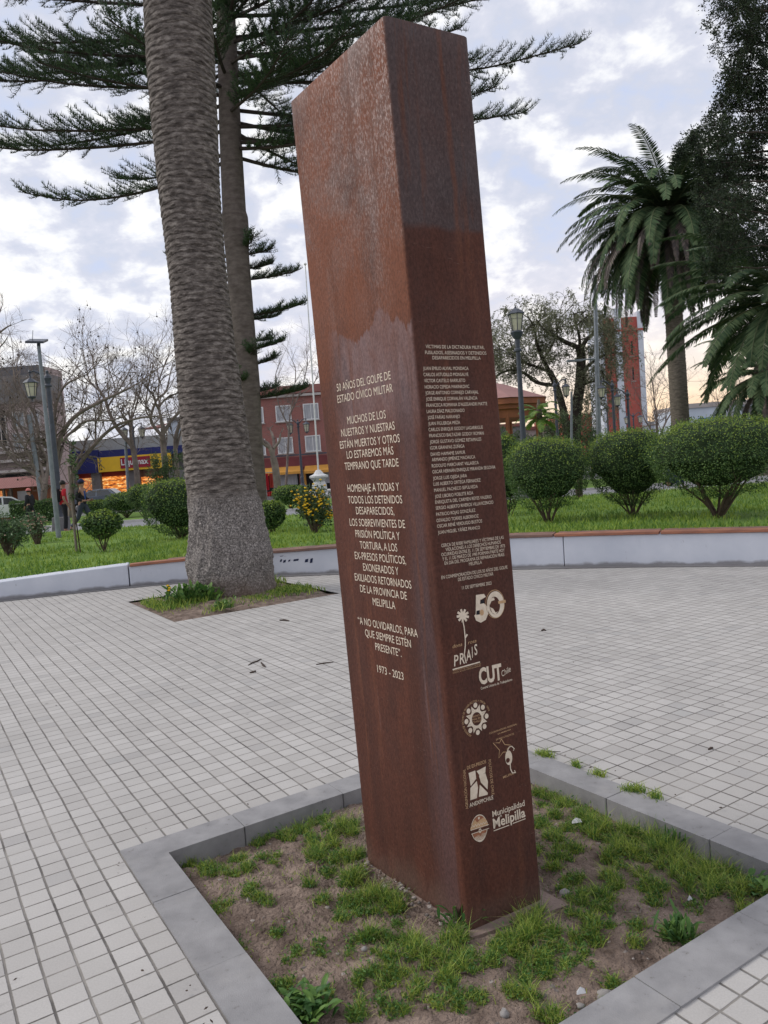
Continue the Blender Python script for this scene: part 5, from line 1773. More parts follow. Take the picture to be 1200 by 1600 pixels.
for z in zs:
    cx = float(np.interp(z, tz, tx)); rr = float(np.interp(z, tz, trr))
    for j in range(nA):
        th = 2 * math.pi * j / nA
        dxy = Vector((math.cos(th), math.sin(th), 0))
        q = Vector((dxy.x * 1.3, dxy.y * 1.3, z))
        t = min(1, max(0, (z - 1.18 - .16 * mn.noise(q * 2.2) - .05 * mn.noise(q * 9)) / .22))
        k = 0.0
        if t > 0:
            wob = .45 * mn.noise(Vector((dxy.x * .9, dxy.y * .9, z * .6))) + .10 * mn.noise(Vector((dxy.x * 4, dxy.y * 4, z * 2.2 + 9)))
            ph = z / STEP + wob * 1.4
            row = math.floor(ph)
            jitr = mn.noise(Vector((row * 3.3, 1.7, 0)))
            a = ((th / (2 * math.pi) * 8 + .5 * (row % 2) + .35 * jitr) % 1.0) * 2 - 1
            ph2 = ph + .42 * (1 - abs(a) ** 1.5)
            fr = ph2 - math.floor(ph2)
            cell = math.floor(ph2) * 7.1 + math.floor(th / (2 * math.pi) * 8 + .5 * (row % 2) + .35 * jitr) * 3.7
            lift = .75 + .5 * mn.noise(Vector((cell, .5, 0)))
            groove = -.032 * max(0, 1 - abs(fr - .12) / .17) ** .8 * lift
            k += t * (.017 * (1 - fr) * lift + groove - .004 + .004 * mn.noise(Vector((q.x * 16, q.y * 16, z * 30))))
        if t < 1:
            k += (1 - t) * (.045 * mn.noise(q * 2.3) + .022 * mn.noise(q * 8) + .011 * mn.noise(q * 30) + .008 * mn.noise(Vector((q.x * 55, q.y * 55, z * 30))))
        V.append((cx + dxy.x * (rr + k), PYD + dxy.y * (rr + k), z))
mb.arr(V, [(i * nA + j, i * nA + (j + 1) % nA, (i + 1) * nA + (j + 1) % nA, (i + 1) * nA + j) for i in range(len(zs) - 1) for j in range(nA)])


def palmbark():
    m, nt, b = newmat('palm_bark')
    g = N(nt, 'ShaderNodeTexCoord')
    sp = N(nt, 'ShaderNodeSeparateXYZ'); L(nt, g, 'Object', sp, 0)
    mp = N(nt, 'ShaderNodeMapping'); mp.inputs['Scale'].default_value = (2.4, 2.4, 6); L(nt, g, 'Object', mp, 0)
    n1 = N(nt, 'ShaderNodeTexNoise', inp={'Scale': 3.5, 'Detail': 8.0, 'Roughness': 0.72}); L(nt, mp, 0, n1, 0)
    c1 = ramp(nt, [(0.36, (0.050, 0.041, 0.036)), (0.50, (0.115, 0.096, 0.084)), (0.64, (0.25, 0.22, 0.195))]); L(nt, n1, 0, c1, 0)
    n2 = N(nt, 'ShaderNodeTexNoise', inp={'Scale': 46.0, 'Detail': 4.0, 'Roughness': 0.75}); L(nt, g, 'Object', n2, 0)
    c2 = ramp(nt, [(0.38, (0.060, 0.053, 0.050)), (0.53, (0.19, 0.17, 0.158)), (0.66, (0.44, 0.40, 0.37))]); L(nt, n2, 0, c2, 0)
    n3 = N(nt, 'ShaderNodeTexNoise', inp={'Scale': 3.0}); L(nt, g, 'Object', n3, 0)
    za = N(nt, 'ShaderNodeMath', operation='MULTIPLY_ADD', inp={1: 0.34}); L(nt, n3, 0, za, 0); L(nt, sp, 2, za, 2)
    mr = N(nt, 'ShaderNodeMapRange', inp={1: 1.36, 2: 1.56}); L(nt, za, 0, mr, 0)
    mx = N(nt, 'ShaderNodeMix', data_type='RGBA'); L(nt, mr, 0, mx, 0)
    nt.links.new(c2.outputs[0], mx.inputs[6]); nt.links.new(c1.outputs[0], mx.inputs[7])
    # earth and moss round the foot
    z4 = N(nt, 'ShaderNodeMapRange', inp={1: 0.22, 2: 0.52, 3: 0.75, 4: 0.0}); L(nt, za, 0, z4, 0)
    mx2 = N(nt, 'ShaderNodeMix', data_type='RGBA'); L(nt, z4, 0, mx2, 0)
    nt.links.new(mx.outputs[2], mx2.inputs[6]); mx2.inputs[7].default_value = (0.13, 0.085, 0.062, 1)
    nt.links.new(mx2.outputs[2], b.inputs['Base Color'])
    b.inputs['Roughness'].default_value = 0.92
    bp = N(nt, 'ShaderNodeBump', inp={'Strength': 0.9, 'Distance': 0.012}); L(nt, n2, 0, bp, 'Height')
    bp2 = N(nt, 'ShaderNodeBump', inp={'Strength': 0.6, 'Distance': 0.010}); L(nt, n1, 0, bp2, 'Height'); L(nt, bp, 0, bp2, 'Normal')
    L(nt, bp2, 0, b, 'Normal')
    return m


M['palmbark'] = palmbark()
mb.build('trunk', M['palmbark'], palm, smooth=True)
mb = MB(); rnd = random.Random(77)
ctop = Vector((tx[-1], PYD, tz[-1]))
for i in range(60):
    az = i * 2.39996; u = (i + .5) / 60
    frond(mb, ctop + Vector((math.cos(az) * .3, math.sin(az) * .3, .5 - .4 * u)), az, 1.35 - 1.5 * u ** .8, 3.9 * rnd.uniform(.85, 1.05), 1.2, rnd, 40, .42, .02)
mb.lathe([(.40, -.3), (.62, .1), (.5, .6), (.05, 1.0)], 16, tuple(ctop), 1)
mb.build('crown', [M['frond'], M['rachis']], palm)
# ground plants in the palm bed
mb = MB()
P = []
for (px, py, rx_, n_, h_) in ((262, 945, 60, 1300, .05), (290, 940, 26, 500, .12), (320, 938, 22, 420, .12), (450, 922, 46, 1500, .06), (405, 932, 36, 500, .05), (345, 948, 18, 160, .08), (420, 912, 24, 300, .12), (235, 942, 22, 200, .08)):
    p0 = gnd(px, py, .03); k = p0.y / FPX
    P = []
    for _ in range(n_):
        q = Vector((p0.x + rg.normal(0, rx_ * k * .5), p0.y + rg.normal(0, .20), 0.02))
        a, b_ = to_ab(q)
        if BED[0] + .02 < a < BED[1] - .02 and BED[2] + .02 < b_ < BED[3] - .02: P.append((q.x, q.y, .02))
    add_blades(mb, P, h_, .006, rg, 1.2)
tag(mb.build('bed_plants', M['grass']), kind='stuff')


def herb(px, py, h, n, lw, lb, seed, mat='weed', flower=None):
    rnd = random.Random(seed)
    q = gnd(px, py, .03)
    mb = MB()
    for i in range(n):
        th = rnd.uniform(0, 6.283); el = rnd.uniform(.2, 1.4)
        b = q + Vector((rnd.gauss(0, h * .45), rnd.gauss(0, h * .3), rnd.uniform(0, h * .7)))
        d = Vector((math.cos(th) * math.cos(el), math.sin(th) * math.cos(el), math.sin(el))) * h * rnd.uniform(.25, .5)
        leaf_quad(mb, b, b + d, lw * rnd.uniform(.7, 1.2), sag=.01)
        mb.tube([q, Vector((b.x, b.y, q.z + .01)), b + d * .1], [.004, .003, .002], 4)
    ms = [M[mat]]
    if flower:
        ms.append(M[flower])
        for i in range(3):
            p = q + Vector((rnd.gauss(-h * .7, .02), -h * .3, h * .9 - .03 * i))
            mb.lathe([(.012, 0), (.02, .012), (.004, .02)], 8, tuple(p), 1)
            mb.tube([q, p], .003, 4)
    o = mb.build('herb', ms, loc=tuple(q))
    tag(o, lb, 'plant')


herb(292, 942, .26, 150, .05, "leafy green plant with a yellow flower at the left front of the palm bed", 41, flower='yellow')
herb(322, 940, .22, 110, .05, "leafy green plant against the palm trunk foot, right of the yellow flowered one", 42)
herb(350, 950, .14, 40, .03, "small upright weed in front of the palm trunk", 43)

# ---------------------------------------------------------------- tall araucaria behind the palm
NY = 20.0
nbase = Vector((at(392, 745, NY).x, NY, 0.10))
pine = empty('norfolk_pine', nbase)
tag(pine, "tall dark whorled pine with sweeping flat branches behind the palm trunk", 'pine tree')
tpts, trad = [], []
for y, l, r_ in ((800, 377, 417), (745, 377, 415), (690, 376, 410), (600, 370, 406), (500, 361, 397), (400, 353, 389), (352, 348, 388), (340, 346, 387), (330, 348, 384), (200, 343, 376), (100, 341, 371), (0, 338, 366), (-120, 335, 360)):
    tpts.append(at((l + r_) / 2, y, NY)); trad.append((r_ - l) / 2 * NY / FPX)
for k in range(1, 6):
    tpts.append(tpts[-1] + Vector((-.02, 0, 1.3))); trad.append(trad[-1] * .82)
tpts = [Vector((tpts[0].x + .01, NY, -.1))] + tpts[1:]
mb = MB(); mb.tube(tpts, trad, 18)
for k in range(2):
    pass
mb.build('trunk', M['pinebark'], pine, smooth=True)
NZ = [p.z for p in tpts]; NX = [p.x for p in tpts]


def ntrunk(z): return Vector((float(np.interp(z, NZ, NX)), NY, z))


def needle_shoot(mb, a, d, ln, rnd, r=.0, dens=34, nl=.115):
    """a rope-like shoot clothed in short upswept needles"""
    pts = []
    p = a.copy(); d = d.normalized()
    for i in range(5):
        pts.append(p.copy()); p = p + d * (ln / 4); d = (d + Vector((0, 0, .10))).normalized()
    mb.tube(pts, [.009, .008, .006, .005, .003], 3, 1, cap=False)
    V, F = [], []
    n = max(6, int(dens * ln))
    side = d.cross(Vector((0, 0, 1)))
    side = side.normalized() if side.length > 1e-5 else Vector((1, 0, 0))
    up = side.cross(d).normalized()
    for i in range(n):
        t = (i + rnd.random()) / n * 4; k = min(3, int(t)); q = pts[k].lerp(pts[k + 1], t - k)
        for s in range(3):
            th = rnd.uniform(-.5, math.pi + .5)
            nd = (side * math.cos(th) + up * math.sin(th) * 1.0 + d * .75).normalized()
            L_ = nl * rnd.uniform(.7, 1.2)
            wv = nd.cross(up + side * .3).normalized() * .0085
            b0 = len(V)
            V += [tuple(q - wv), tuple(q + wv), tuple(q + nd * L_)]
            F.append((b0, b0 + 1, b0 + 2))
    mb.arr(V, F, 0)


def pine_branch(mb, z, az, length, rise, droop, rnd, spray=1.0, gap=.13, r0=.055, bare=.12):
    p = ntrunk(z) + Vector((math.cos(az), math.sin(az), 0)) * .1
    hd = Vector((math.cos(az), math.sin(az), 0)); side = Vector((-hd.y, hd.x, 0))
    seg = 18; pts = []
    for i in range(seg + 1):
        t = i / seg
        pts.append(p + hd * length * t + Vector((0, 0, rise * t * length - droop * math.sin(t * math.pi * .8) * length * .3 + .10 * length * max(0, t - .75))) + side * .05 * math.sin(t * 5 + az))
    mb.tube(pts, [r0 * (1 - .85 * i / seg) + .006 for i in range(seg + 1)], 6, 1)
    n = int(length * (1 - bare) / gap)
    for i in range(n):
        t = bare + (1 - bare) * (i + rnd.random() * .6) / n
        k = min(seg - 1, int(t * seg)); q = pts[k].lerp(pts[k + 1], t * seg - k); tg = (pts[k + 1] - pts[k]).normalized()
        sl = spray * (.35 + .75 * math.sin(math.pi * (t * .80 + .12))) * rnd.uniform(.7, 1.15)
        for sg in (-1, 1):
            if rnd.random() < .12: continue
            d = side * sg * rnd.uniform(.35, 1.0) + tg * rnd.uniform(.5, 1.0) + Vector((0, 0, rnd.uniform(-.15, .45)))
            needle_shoot(mb, q, d, sl * rnd.uniform(.6, 1.1), rnd)
            if spray > .5 and rnd.random() < .28:
                d2 = d.normalized() + Vector((rnd.gauss(0, .5), rnd.gauss(0, .5), rnd.gauss(-.1, .4)))
                needle_shoot(mb, q + d.normalized() * sl * rnd.uniform(.2, .6), d2, sl * .45, rnd)
    needle_shoot(mb, pts[-1], pts[-1] - pts[-2] + Vector((0, 0, .2)), spray * .5, rnd)


rnd = random.Random(8)
ZP = lambda y: at(350, y, NY).z
WH = [  # height (as seen in the photograph), azimuth, length, rise, droop
    (252, 176, 5.2, -.02, .35), (238, 158, 3.4, .02, .2), (205, 180, 6.6, .02, .12), (190, 188, 6.2, .01, .12), (163, 168, 6.4, .0, .15), (95, 181, 6.8, .0, .10), (85, 196, 5.8, .01, .15), (70, 170, 6.6, .05, .1), (45, 178, 7.0, .06, .1), (30, 160, 6.0, .10, .1),
    (8, 186, 6.8, .10, .1), (-30, 174, 6.6, .10, .1), (150, 205, 4.2, .03, .1), (110, 140, 4.5, .02, .1),
    (215, 8, 5.4, -.02, .15), (200, 350, 6.4, .0, .15), (172, 14, 7.8, .02, .1), (150, 332, 5.0, .03, .1), (130, 2, 8.6, .05, .12), (95, 345, 6.2, .04, .1), (80, 20, 6.8, .07, .1), (60, 358, 7.6, .09, .1), (35, 325, 5.4, .06, .1), (25, 8, 7.6, .12, .1),
    (0, 350, 7.2, .12, .1), (-20, 14, 7.2, .14, .1), (-40, 0, 7.2, .12, .1), (235, 335, 3.2, -.04, .2), (245, 20, 3.6, -.05, .2),
    (120, 270, 3.8, .05, .1), (60, 285, 3.8, .08, .1), (180, 300, 3.6, .0, .1), (20, 250, 4.2, .08, .1), (90, 75, 4.5, .04, .1), (30, 100, 4.5, .06, .1), (200, 60, 4.0, .0, .1), (140, 240, 3.6, .0, .1), (160, 318, 4.2, .0, .1), (105, 312, 4.4, .03, .1), (70, 335, 5.0, .05, .1), (45, 300, 4.6, .06, .1), (225, 345, 4.6, -.02, .15), (190, 25, 5.0, .0, .1), (120, 350, 5.6, .03, .1), (10, 330, 5.2, .1, .1), (135, 192, 5.0, .02, .1), (60, 165, 5.4, .06, .1)]
mb = MB()
for (y, az, ln, rise, dr) in WH:
    pine_branch(mb, ZP(y), R(-az) * -1 if False else R(az), ln, rise, dr, rnd, .85, .105, .042)
mb.build('branches', [M['pineleaf'], M['darkbark']], pine)
# short bushy shoots on the lower trunk
mb = MB()
for (y, az, ln, rise) in ((398, 10, .75, .12), (392, -40, .6, .3), (438, 5, 1.35, .10), (420, 30, .8, .2), (495, 0, 1.45, .12), (500, 35, .9, .15), (548, 8, .85, .2), (535, 40, .7, .15), (572, 20, .6, .25), (625, 3, 1.35, .12), (615, 40, .7, .2), (560, 300, .5, .3), (600, 250, .5, .3), (515, 178, 1.5, .06), (400, 176, 1.6, .05)):
    pine_branch(mb, at(370, y, NY).z, R(az), ln, rise, .05, rnd, .42, .04, .018, .10)
mb.build('low_shoots', [M['pineleaf'], M['darkbark']], pine)

# ---------------------------------------------------------------- street lamps


def lantern(root, c, s, top=True):
    """six sided lantern; c is the middle of its top ring, s its width"""
    c = Vector(c)
    fr = empty('lantern', c); fr.parent = root; fr.location = c - Vector(world_loc(root))
    mb = MB(); h = s * 1.12
    r0, r1 = s * .50, s * .31
    for i in range(6):
        a = math.pi / 6 + i * math.pi / 3; b = a + math.pi / 3
        p0 = c + Vector((math.cos(a) * r0, math.sin(a) * r0, 0)); p1 = c + Vector((math.cos(a) * r1, math.sin(a) * r1, -h))
        mb.tube([p0, p1], s * .028, 4)
    mb.lathe([(r0 * 1.04, -.03 * s), (r0 * 1.22, 0.0), (r0 * 1.18, .05 * s), (r0 * .62, .27 * s), (r0 * .30, .36 * s), (r0 * .14, .40 * s), (r0 * .16, .46 * s), (r0 * .02, .56 * s)], 6, tuple(c), 0, math.pi / 6)
    mb.lathe([(r1 * 1.12, -h + .03 * s), (r1 * 1.15, -h - .03 * s), (r1 * .6, -h - .13 * s), (r1 * .22, -h - .20 * s), (r1 * .12, -h - .34 * s)], 6, tuple(c), 0, math.pi / 6)
    mb.lathe([(r0 * .72 + r1 * .28, -.28 * h), (r0 * .74 + r1 * .28, -.30 * h)], 6, tuple(c), 0, math.pi / 6, cap=False)
    mb.build('lantern_frame', M['iron'], fr)
    mb = MB(); mb.lathe([(r0 * .95, -.02 * s), (r1 * .93, -h + .02 * s)], 6, tuple(c), 0, math.pi / 6)
    mb.build('glass', M['lampglass'], fr)


def lamp_post(foot, height, label, arms=(), s=.44, r=.085, group="iron lamp posts round the square", lean=0.0):
    """arms: directions along x of the hanging lanterns; none means one lantern on top"""
    foot = Vector(foot)
    root = empty('lamp_post', foot)
    tag(root, label, 'lamp post', group)
    mb = MB()
    hp = height - (0.0 if arms else s * 1.85)
    prof = [(r * 1.9, 0), (r * 1.9, .55), (r * 1.65, .62), (r * 1.35, .70), (r * 1.3, 1.1), (r * 1.5, 1.14), (r * 1.15, 1.22), (r, 1.5), (r * .80, hp * .62), (r * .68, hp - .62), (r * 1.2, hp - .60), (r * 1.2, hp - .54), (r * .75, hp - .5)]
    if arms:
        prof += [(r * .95, hp - .40), (r * 1.25, hp - .30), (r * 1.05, hp - .22), (r * .5, hp - .16), (r * .42, hp - .10), (r * .6, hp - .06), (r * .1, hp)]
    else:
        prof += [(r * .75, hp - .2), (r * 1.5, hp - .1), (r * 2.1, hp + .04), (r * 1.2, hp + .1)]
    mb.lathe(prof, 14, tuple(foot))
    mb.build('post', M['iron'], root, smooth=False)
    mb = MB(); mb.box((foot.x, foot.y, foot.z + .28), (r * 5, r * 5, .56), 0, 0, .85)
    mb.build('pedestal', M['concrete'], root, bevel=.03)
    if not arms:
        lantern(root, foot + Vector((0, 0, height - s * .58)), s)
    for dx in arms:
        j = foot + Vector((0, 0, hp - .34))
        e = j + Vector((dx * .62, 0, .02))
        mb = MB()
        pts = [j, j + Vector((dx * .16, 0, .10)), j + Vector((dx * .30, 0, .26)), j + Vector((dx * .48, 0, .34)), j + Vector((dx * .62, 0, .27)), e + Vector((0, 0, .08))]
        mb.tube(pts, [.045, .04, .036, .034, .03, .026], 7)
        mb.lathe([(.03, .20), (.055, .24), (.02, .32)], 8, tuple(e + Vector((0, 0, .05))))
        mb.build('arm', M['iron'], root)
        lantern(root, e - Vector((0, 0, .10)), s)
    return root


def lamp_at(px, py_top, Y, label, arms=(), **k):
    t = at(px, py_top, Y)
    return lamp_post((t.x, Y, 0.0), t.z, label, arms, **k)


lamp_at(805, 477, 27.5, "tall iron lamp post with a single lantern on top, right of the pillar", s=.52, r=.11)
lamp_at(73, 578, 28.7, "dark iron lamp post behind the steel solar pole, its lantern hanging left", (-1,), r=.11)
lamp_at(866, 594, 45, "lamp post whose lantern hangs right, between the bandstand and the pepper tree trunk", (1,), r=.10)
lamp_at(956, 594, 45, "nearer of the two lamp posts in front of the red church tower, lantern hanging left", (-1,), r=.10)
lamp_at(980, 608, 47, "second lamp post in front of the red church tower, lantern hanging left", (-1,), r=.10)
lamp_at(948, 632, 66, "small far lamp post at the left edge of the church tower", (-1,), r=.09)
lamp_at(989, 645, 72, "farthest lamp post, with a lantern on each arm before the church tower", (-1, 1), r=.09)
lamp_at(207, 662, 57, "twin lantern lamp post in front of the yellow shop sign", (-1, 1), s=.5, r=.10)
lamp_at(465, 655, 60, "twin lantern lamp post in front of the red brick building", (-1, 1), s=.5, r=.10)

# solar street light and other poles


def pole(name, top, foot, r0, r1, label, cat, mat, extra=None, group=None):
    top, foot = Vector(top), Vector(foot)
    root = empty(name, foot); tag(root, label, cat, group)
    mb = MB(); mb.tube([foot + Vector((0, 0, -.1)), foot.lerp(top, .5), top], [r0, (r0 + r1) / 2, r1], 10)
    mb.build('shaft', mat, root)
    if extra: extra(root, top, foot)
    return root


f = lgnd(92, 841)


def solar(root, top, foot):
    mb = MB()
    P = [Vector(p) for p in ((-.30, -.16, .08), (.20, -.16, .04), (.20, .20, .16), (-.30, .20, .20))]
    V = [tuple(top + p) for p in P] + [tuple(top + p * Vector((1, 1, 1)).length / 1.732 + Vector((0, 0, .06))) for p in P]
    mb.arr(V, [(3, 2, 1, 0), (4, 5, 6, 7), (0, 1, 5, 4), (1, 2, 6, 5), (2, 3, 7, 6), (3, 0, 4, 7)])
    mb.build('solar_panel', M['solar'], root)
    mb = MB(); mb.tube([top, top + Vector((0, .02, .12))], .05, 8); mb.build('bracket', M['iron'], root)
    mb = MB(); mb.tube([top + Vector((-.16, 0, .15)), top + Vector((-.12, 0, .45))], .008, 4); mb.build('antenna', M['iron'], root)


pole('solar_light', at(60.5, 541, f.y), f, .070, .048, "slim grey steel pole with a flat solar panel on top, on the left lawn", 'solar light', M['galv'], solar)
pole('pole', at(45, 648, 40), at(68, 800, 40) * 1.0, .13, .10, "grey metal pole left of the solar pole, in front of the pale building", 'pole', M['galv'])
pole('pole', at(196, 690, 50), at(201, 775, 50), .10, .09, "pale pole with a blue band in front of the lit shop", 'pole', M['galv'])
pole('pole', at(893, 612, 45.4), at(893, 712, 45.4), .075, .06, "plain greenish pole between the hanging lantern and the pepper tree trunk", 'pole', M['galv'])


def street_arm(root, top, foot):
    mb = MB()
    j = Vector((top.x, top.y, at(935, 562, top.y).z))
    e = at(905, 563, top.y)
    mb.tube([j, (j + e) / 2 + Vector((0, 0, .05)), e], [.06, .05, .04], 6)
    mb.build('arm', M['galv'], root)
    mb = MB(); mb.box(tuple(e + Vector((-.25, 0, 0))), (.9, .28, .12)); mb.build('lamp_head', M['galv'], root)


t = at(929, 430, 46)
pole('street_light', t, (at(937, 742, 46).x, 46, 0), .16, .10, "tall pale street light pole with a short arm left of the church tower", 'street light', M['galv'], street_arm)

# flagpole with its white pedestal
f = at(500, 770, 48); f.z = 0.0
fr = empty('flagpole', f); tag(fr, "thin white flagpole rising from a white turned pedestal beside the brick building", 'flagpole')
k = 48 / FPX
mb = MB(); z0 = at(500, 738, 48).z
mb.lathe([(.62, 0), (.62, .12), (.50, .2), (.46, z0 - .75), (.36, z0 - .55), (.46, z0 - .42), (.60, z0 - .30), (.60, z0 - .20), (.34, z0 - .1), (.14, z0 + .15)], 8, tuple(f), 0, .4)
mb.build('pedestal', M['white'], fr)
mb = MB(); tp_ = at(477, 415, 48)
mb.tube([f + Vector((0, 0, z0)), (f + Vector((0, 0, z0))).lerp(tp_, .5), tp_], [.055, .045, .03], 8)
mb.build('mast', M['white'], fr)
mb = MB(); mb.lathe([(.02, 0), (.09, .06), (.09, .12), (.02, .18)], 8, tuple(tp_)); mb.build('finial', M['white'], fr)
# young tree tied to its stake
f = lgnd(120, 864)
st = pole('tree_stake', at(107, 728, f.y), f, .028, .022, "weathered timber stake standing on the left lawn beside the walking men", 'stake', M['oldwood'])
yt = empty('young_tree', f + Vector((.05, .06, 0))); tag(yt, "spindly young tree with sparse leaves tied to the timber stake", 'tree')
mb = MB(); rnd = random.Random(12)
base = f + Vector((.05, .06, 0))
mb.tube([base, at(117, 800, f.y), at(112, 740, f.y), at(112, 690, f.y)], [.014, .012, .009, .004], 6)
P = []
for i in range(16):
    y = rnd.uniform(690, 785); a = at(112 + (y - 690) * .05, y, f.y); e = a + Vector((rnd.uniform(-.16, .16), rnd.uniform(-.15, .15), rnd.uniform(-.05, .14)))
    mb.tube([a, e], [.005, .002], 4)
    for q in range(10): P.append(a.lerp(e, rnd.random()) + Vector((rnd.gauss(0, .03), rnd.gauss(0, .03), rnd.gauss(0, .03))))
mb.build('trunk', M['twig'], yt)
mb = MB(); mb.arr(*leaf_cloud(P, .075, rg, .5)); mb.build('crown', M['shrub'], yt)

# flowering bushes
def flower_bush(px, py, top, w, label, seed, leafm, petal, nleaf, nfl, fs, name='flowering_bush'):
    b = lgnd(px, py); rnd = random.Random(seed); rng = np.random.default_rng(seed)
    k = b.y / FPX; R_ = w / 2 * k; h = at(px, top, b.y).z - b.z
    root = empty(name, b); tag(root, label, 'bush')
    mb = MB(); P = []; Fl = []; tips = []
    for i in range(26):
        th = rnd.uniform(0, 6.283); rr = R_ * rnd.uniform(.2, 1)
        tip = b + Vector((math.cos(th) * rr, math.sin(th) * rr * .8, h * (1 - .5 * (rr / R_) ** 2) * rnd.uniform(.55, 1)))
        mid = b.lerp(tip, .5) + Vector((rnd.uniform(-.05, .05), rnd.uniform(-.05, .05), h * .06))
        mb.tube([b + Vector((rnd.uniform(-.06, .06), rnd.uniform(-.06, .06), -.05)), mid, tip], [.016, .012, .005], 5); tips.append((mid, tip))
    mb.build('stems', M['twig'], root)
    for _ in range(nleaf):
        m_, t_ = tips[rnd.randrange(len(tips))]
        P.append(m_.lerp(t_, rnd.uniform(-.1, 1.08)) + Vector((rnd.gauss(0, R_ * .17), rnd.gauss(0, R_ * .15), rnd.gauss(0, h * .09))))
    P = [p for p in P if p.z > b.z + .04]
    mb = MB(); mb.arr(*leaf_cloud(P, .085, rng, .33)); mb.build('foliage', M[leafm], root)
    mb = MB()
    for _ in range(nfl):
        m_, t_ = tips[rnd.randrange(len(tips))]
        c = m_.lerp(t_, rnd.uniform(.35, 1.1)) + Vector((rnd.gauss(0, R_ * .16), -abs(rnd.gauss(0, R_ * .2)), rnd.gauss(0, h * .08)))
        mb.lathe([(fs * .2, -fs * .3), (fs * .6, 0), (fs * .5, fs * .35), (fs * .1, fs * .45)], 6, tuple(c), 0, rnd.random())
    mb.build('blossom', M[petal], root)


flower_bush(492, 832, 755, 84, "bush covered in yellow flowers beside the left edge of the steel pillar", 71, 'shrub', 'yellow', 2400, 210, .042)
flower_bush(14, 868, 790, 84, "grey green oleander bush at the left edge of the lawn", 72, 'olean', 'pink', 1900, 10, .03, 'oleander_bush')
flower_bush(60, 850, 792, 62, "straggling bush with pale pink blossoms right of the oleander", 73, 'olean', 'pink', 700, 50, .04, 'flowering_bush')

# ---------------------------------------------------------------- bare trees


def limb(mb, pts, r0, r1, n=7, m=0):
    k = len(pts)
    # smooth the polyline a little
    Q = []
    for i in range(k - 1):
        a, b = pts[i], pts[i + 1]
        p0 = pts[max(0, i - 1)]; p3 = pts[min(k - 1, i + 2)]
        for s in range(4):
            t = s / 4
            Q.append(0.5 * ((2 * a) + (b - p0) * t + (2 * p0 - 5 * a + 4 * b - p3) * t * t + (3 * a - p0 - 3 * b + p3) * t ** 3))
    Q.append(pts[-1])
    mb.tube(Q, [r0 + (r1 - r0) * i / (len(Q) - 1) for i in range(len(Q))], n, m, cap=False)
    return Q


def twigs(mb, p, d, ln, r, depth, rnd, grav=.0, spread=.75, tips=None, kids=(2, 4)):
    n = 4; pts = [p]
    for i in range(n):
        d = (d + Vector((rnd.gauss(0, .18), rnd.gauss(0, .18), rnd.gauss(0, .14) + grav))).normalized()
        pts.append(pts[-1] + d * ln / n)
    mb.tube(pts, [r * (1 - .5 * i / n) for i in range(n + 1)], 5 if r > .03 else 3, 0, cap=False)
    if tips is not None: tips.append(pts[-1])
    if depth == 0: return
    for _ in range(rnd.randint(*kids)):
        k = rnd.uniform(.35, 1) * n; i = min(n - 1, int(k)); q = pts[i].lerp(pts[i + 1], k - i)
        dd = (d + Vector((rnd.gauss(0, spread), rnd.gauss(0, spread), rnd.gauss(.1, spread * .8)))).normalized()
        twigs(mb, q, dd, ln * rnd.uniform(.55, .8), r * .55, depth - 1, rnd, grav, spread, tips, kids)


def bare_tree(px, py, Y, limbs, label, seed, sub=(1.5, .035, 3), every=.8, grav=.04, group="leafless trees along the street", balls=0, zfoot=0.0, dens=1.0):
    rnd = random.Random(seed)
    b = at(px, py, Y); b.z = zfoot
    root = empty('bare_tree', b); tag(root, label, 'tree', group)
    tr_, br_ = MB(), MB(); tips = []
    for k, (pl, r0, r1) in enumerate(limbs):
        pts = []
        for i, q in enumerate(pl):
            p = at(q[0], q[1], Y + (0 if k == 0 else (k % 3 - 1) * .25 * i))
            pts.append(p)
        if k == 0: pts = [b + Vector((0, 0, -.1))] + pts
        Q = limb(tr_ if k == 0 else br_, pts, r0, r1)
        acc = 0
        for i in range(1, len(Q)):
            acc += (Q[i] - Q[i - 1]).length
            fr = i / len(Q)
            if acc > every and (k > 0 or fr > .45):
                acc = 0
                d0 = (Q[i] - Q[i - 1]).normalized()
                for _ in range(2 if rnd.random() < dens else 1):
                    d = (d0 * .5 + Vector((rnd.gauss(0, .7), rnd.gauss(0, .7), rnd.gauss(.45, .5)))).normalized()
                    twigs(br_, Q[i], d, sub[0] * rnd.uniform(.7, 1.25), sub[1] * (1.1 - .5 * fr), sub[2], rnd, grav, .75, tips)
        twigs(br_, Q[-1], (Q[-1] - Q[-2]).normalized(), sub[0], r1 * .8, sub[2], rnd, grav, .7, tips, (3, 4))
    for _ in range(balls):
        t_ = tips[rnd.randrange(len(tips))]
        ln = rnd.uniform(.1, .35)
        br_.tube([t_, t_ - Vector((0, 0, ln))], .008, 3, 1, cap=False)
        br_.lathe([(.01, -.05), (.045, -.02), (.045, .02), (.01, .05)], 5, tuple(t_ - Vector((0, 0, ln))), 1)
    tr_.build('trunk', M['bark'], root, smooth=True)
    br_.build('branches', [M['bark'], M['darkbark']], root, smooth=True)


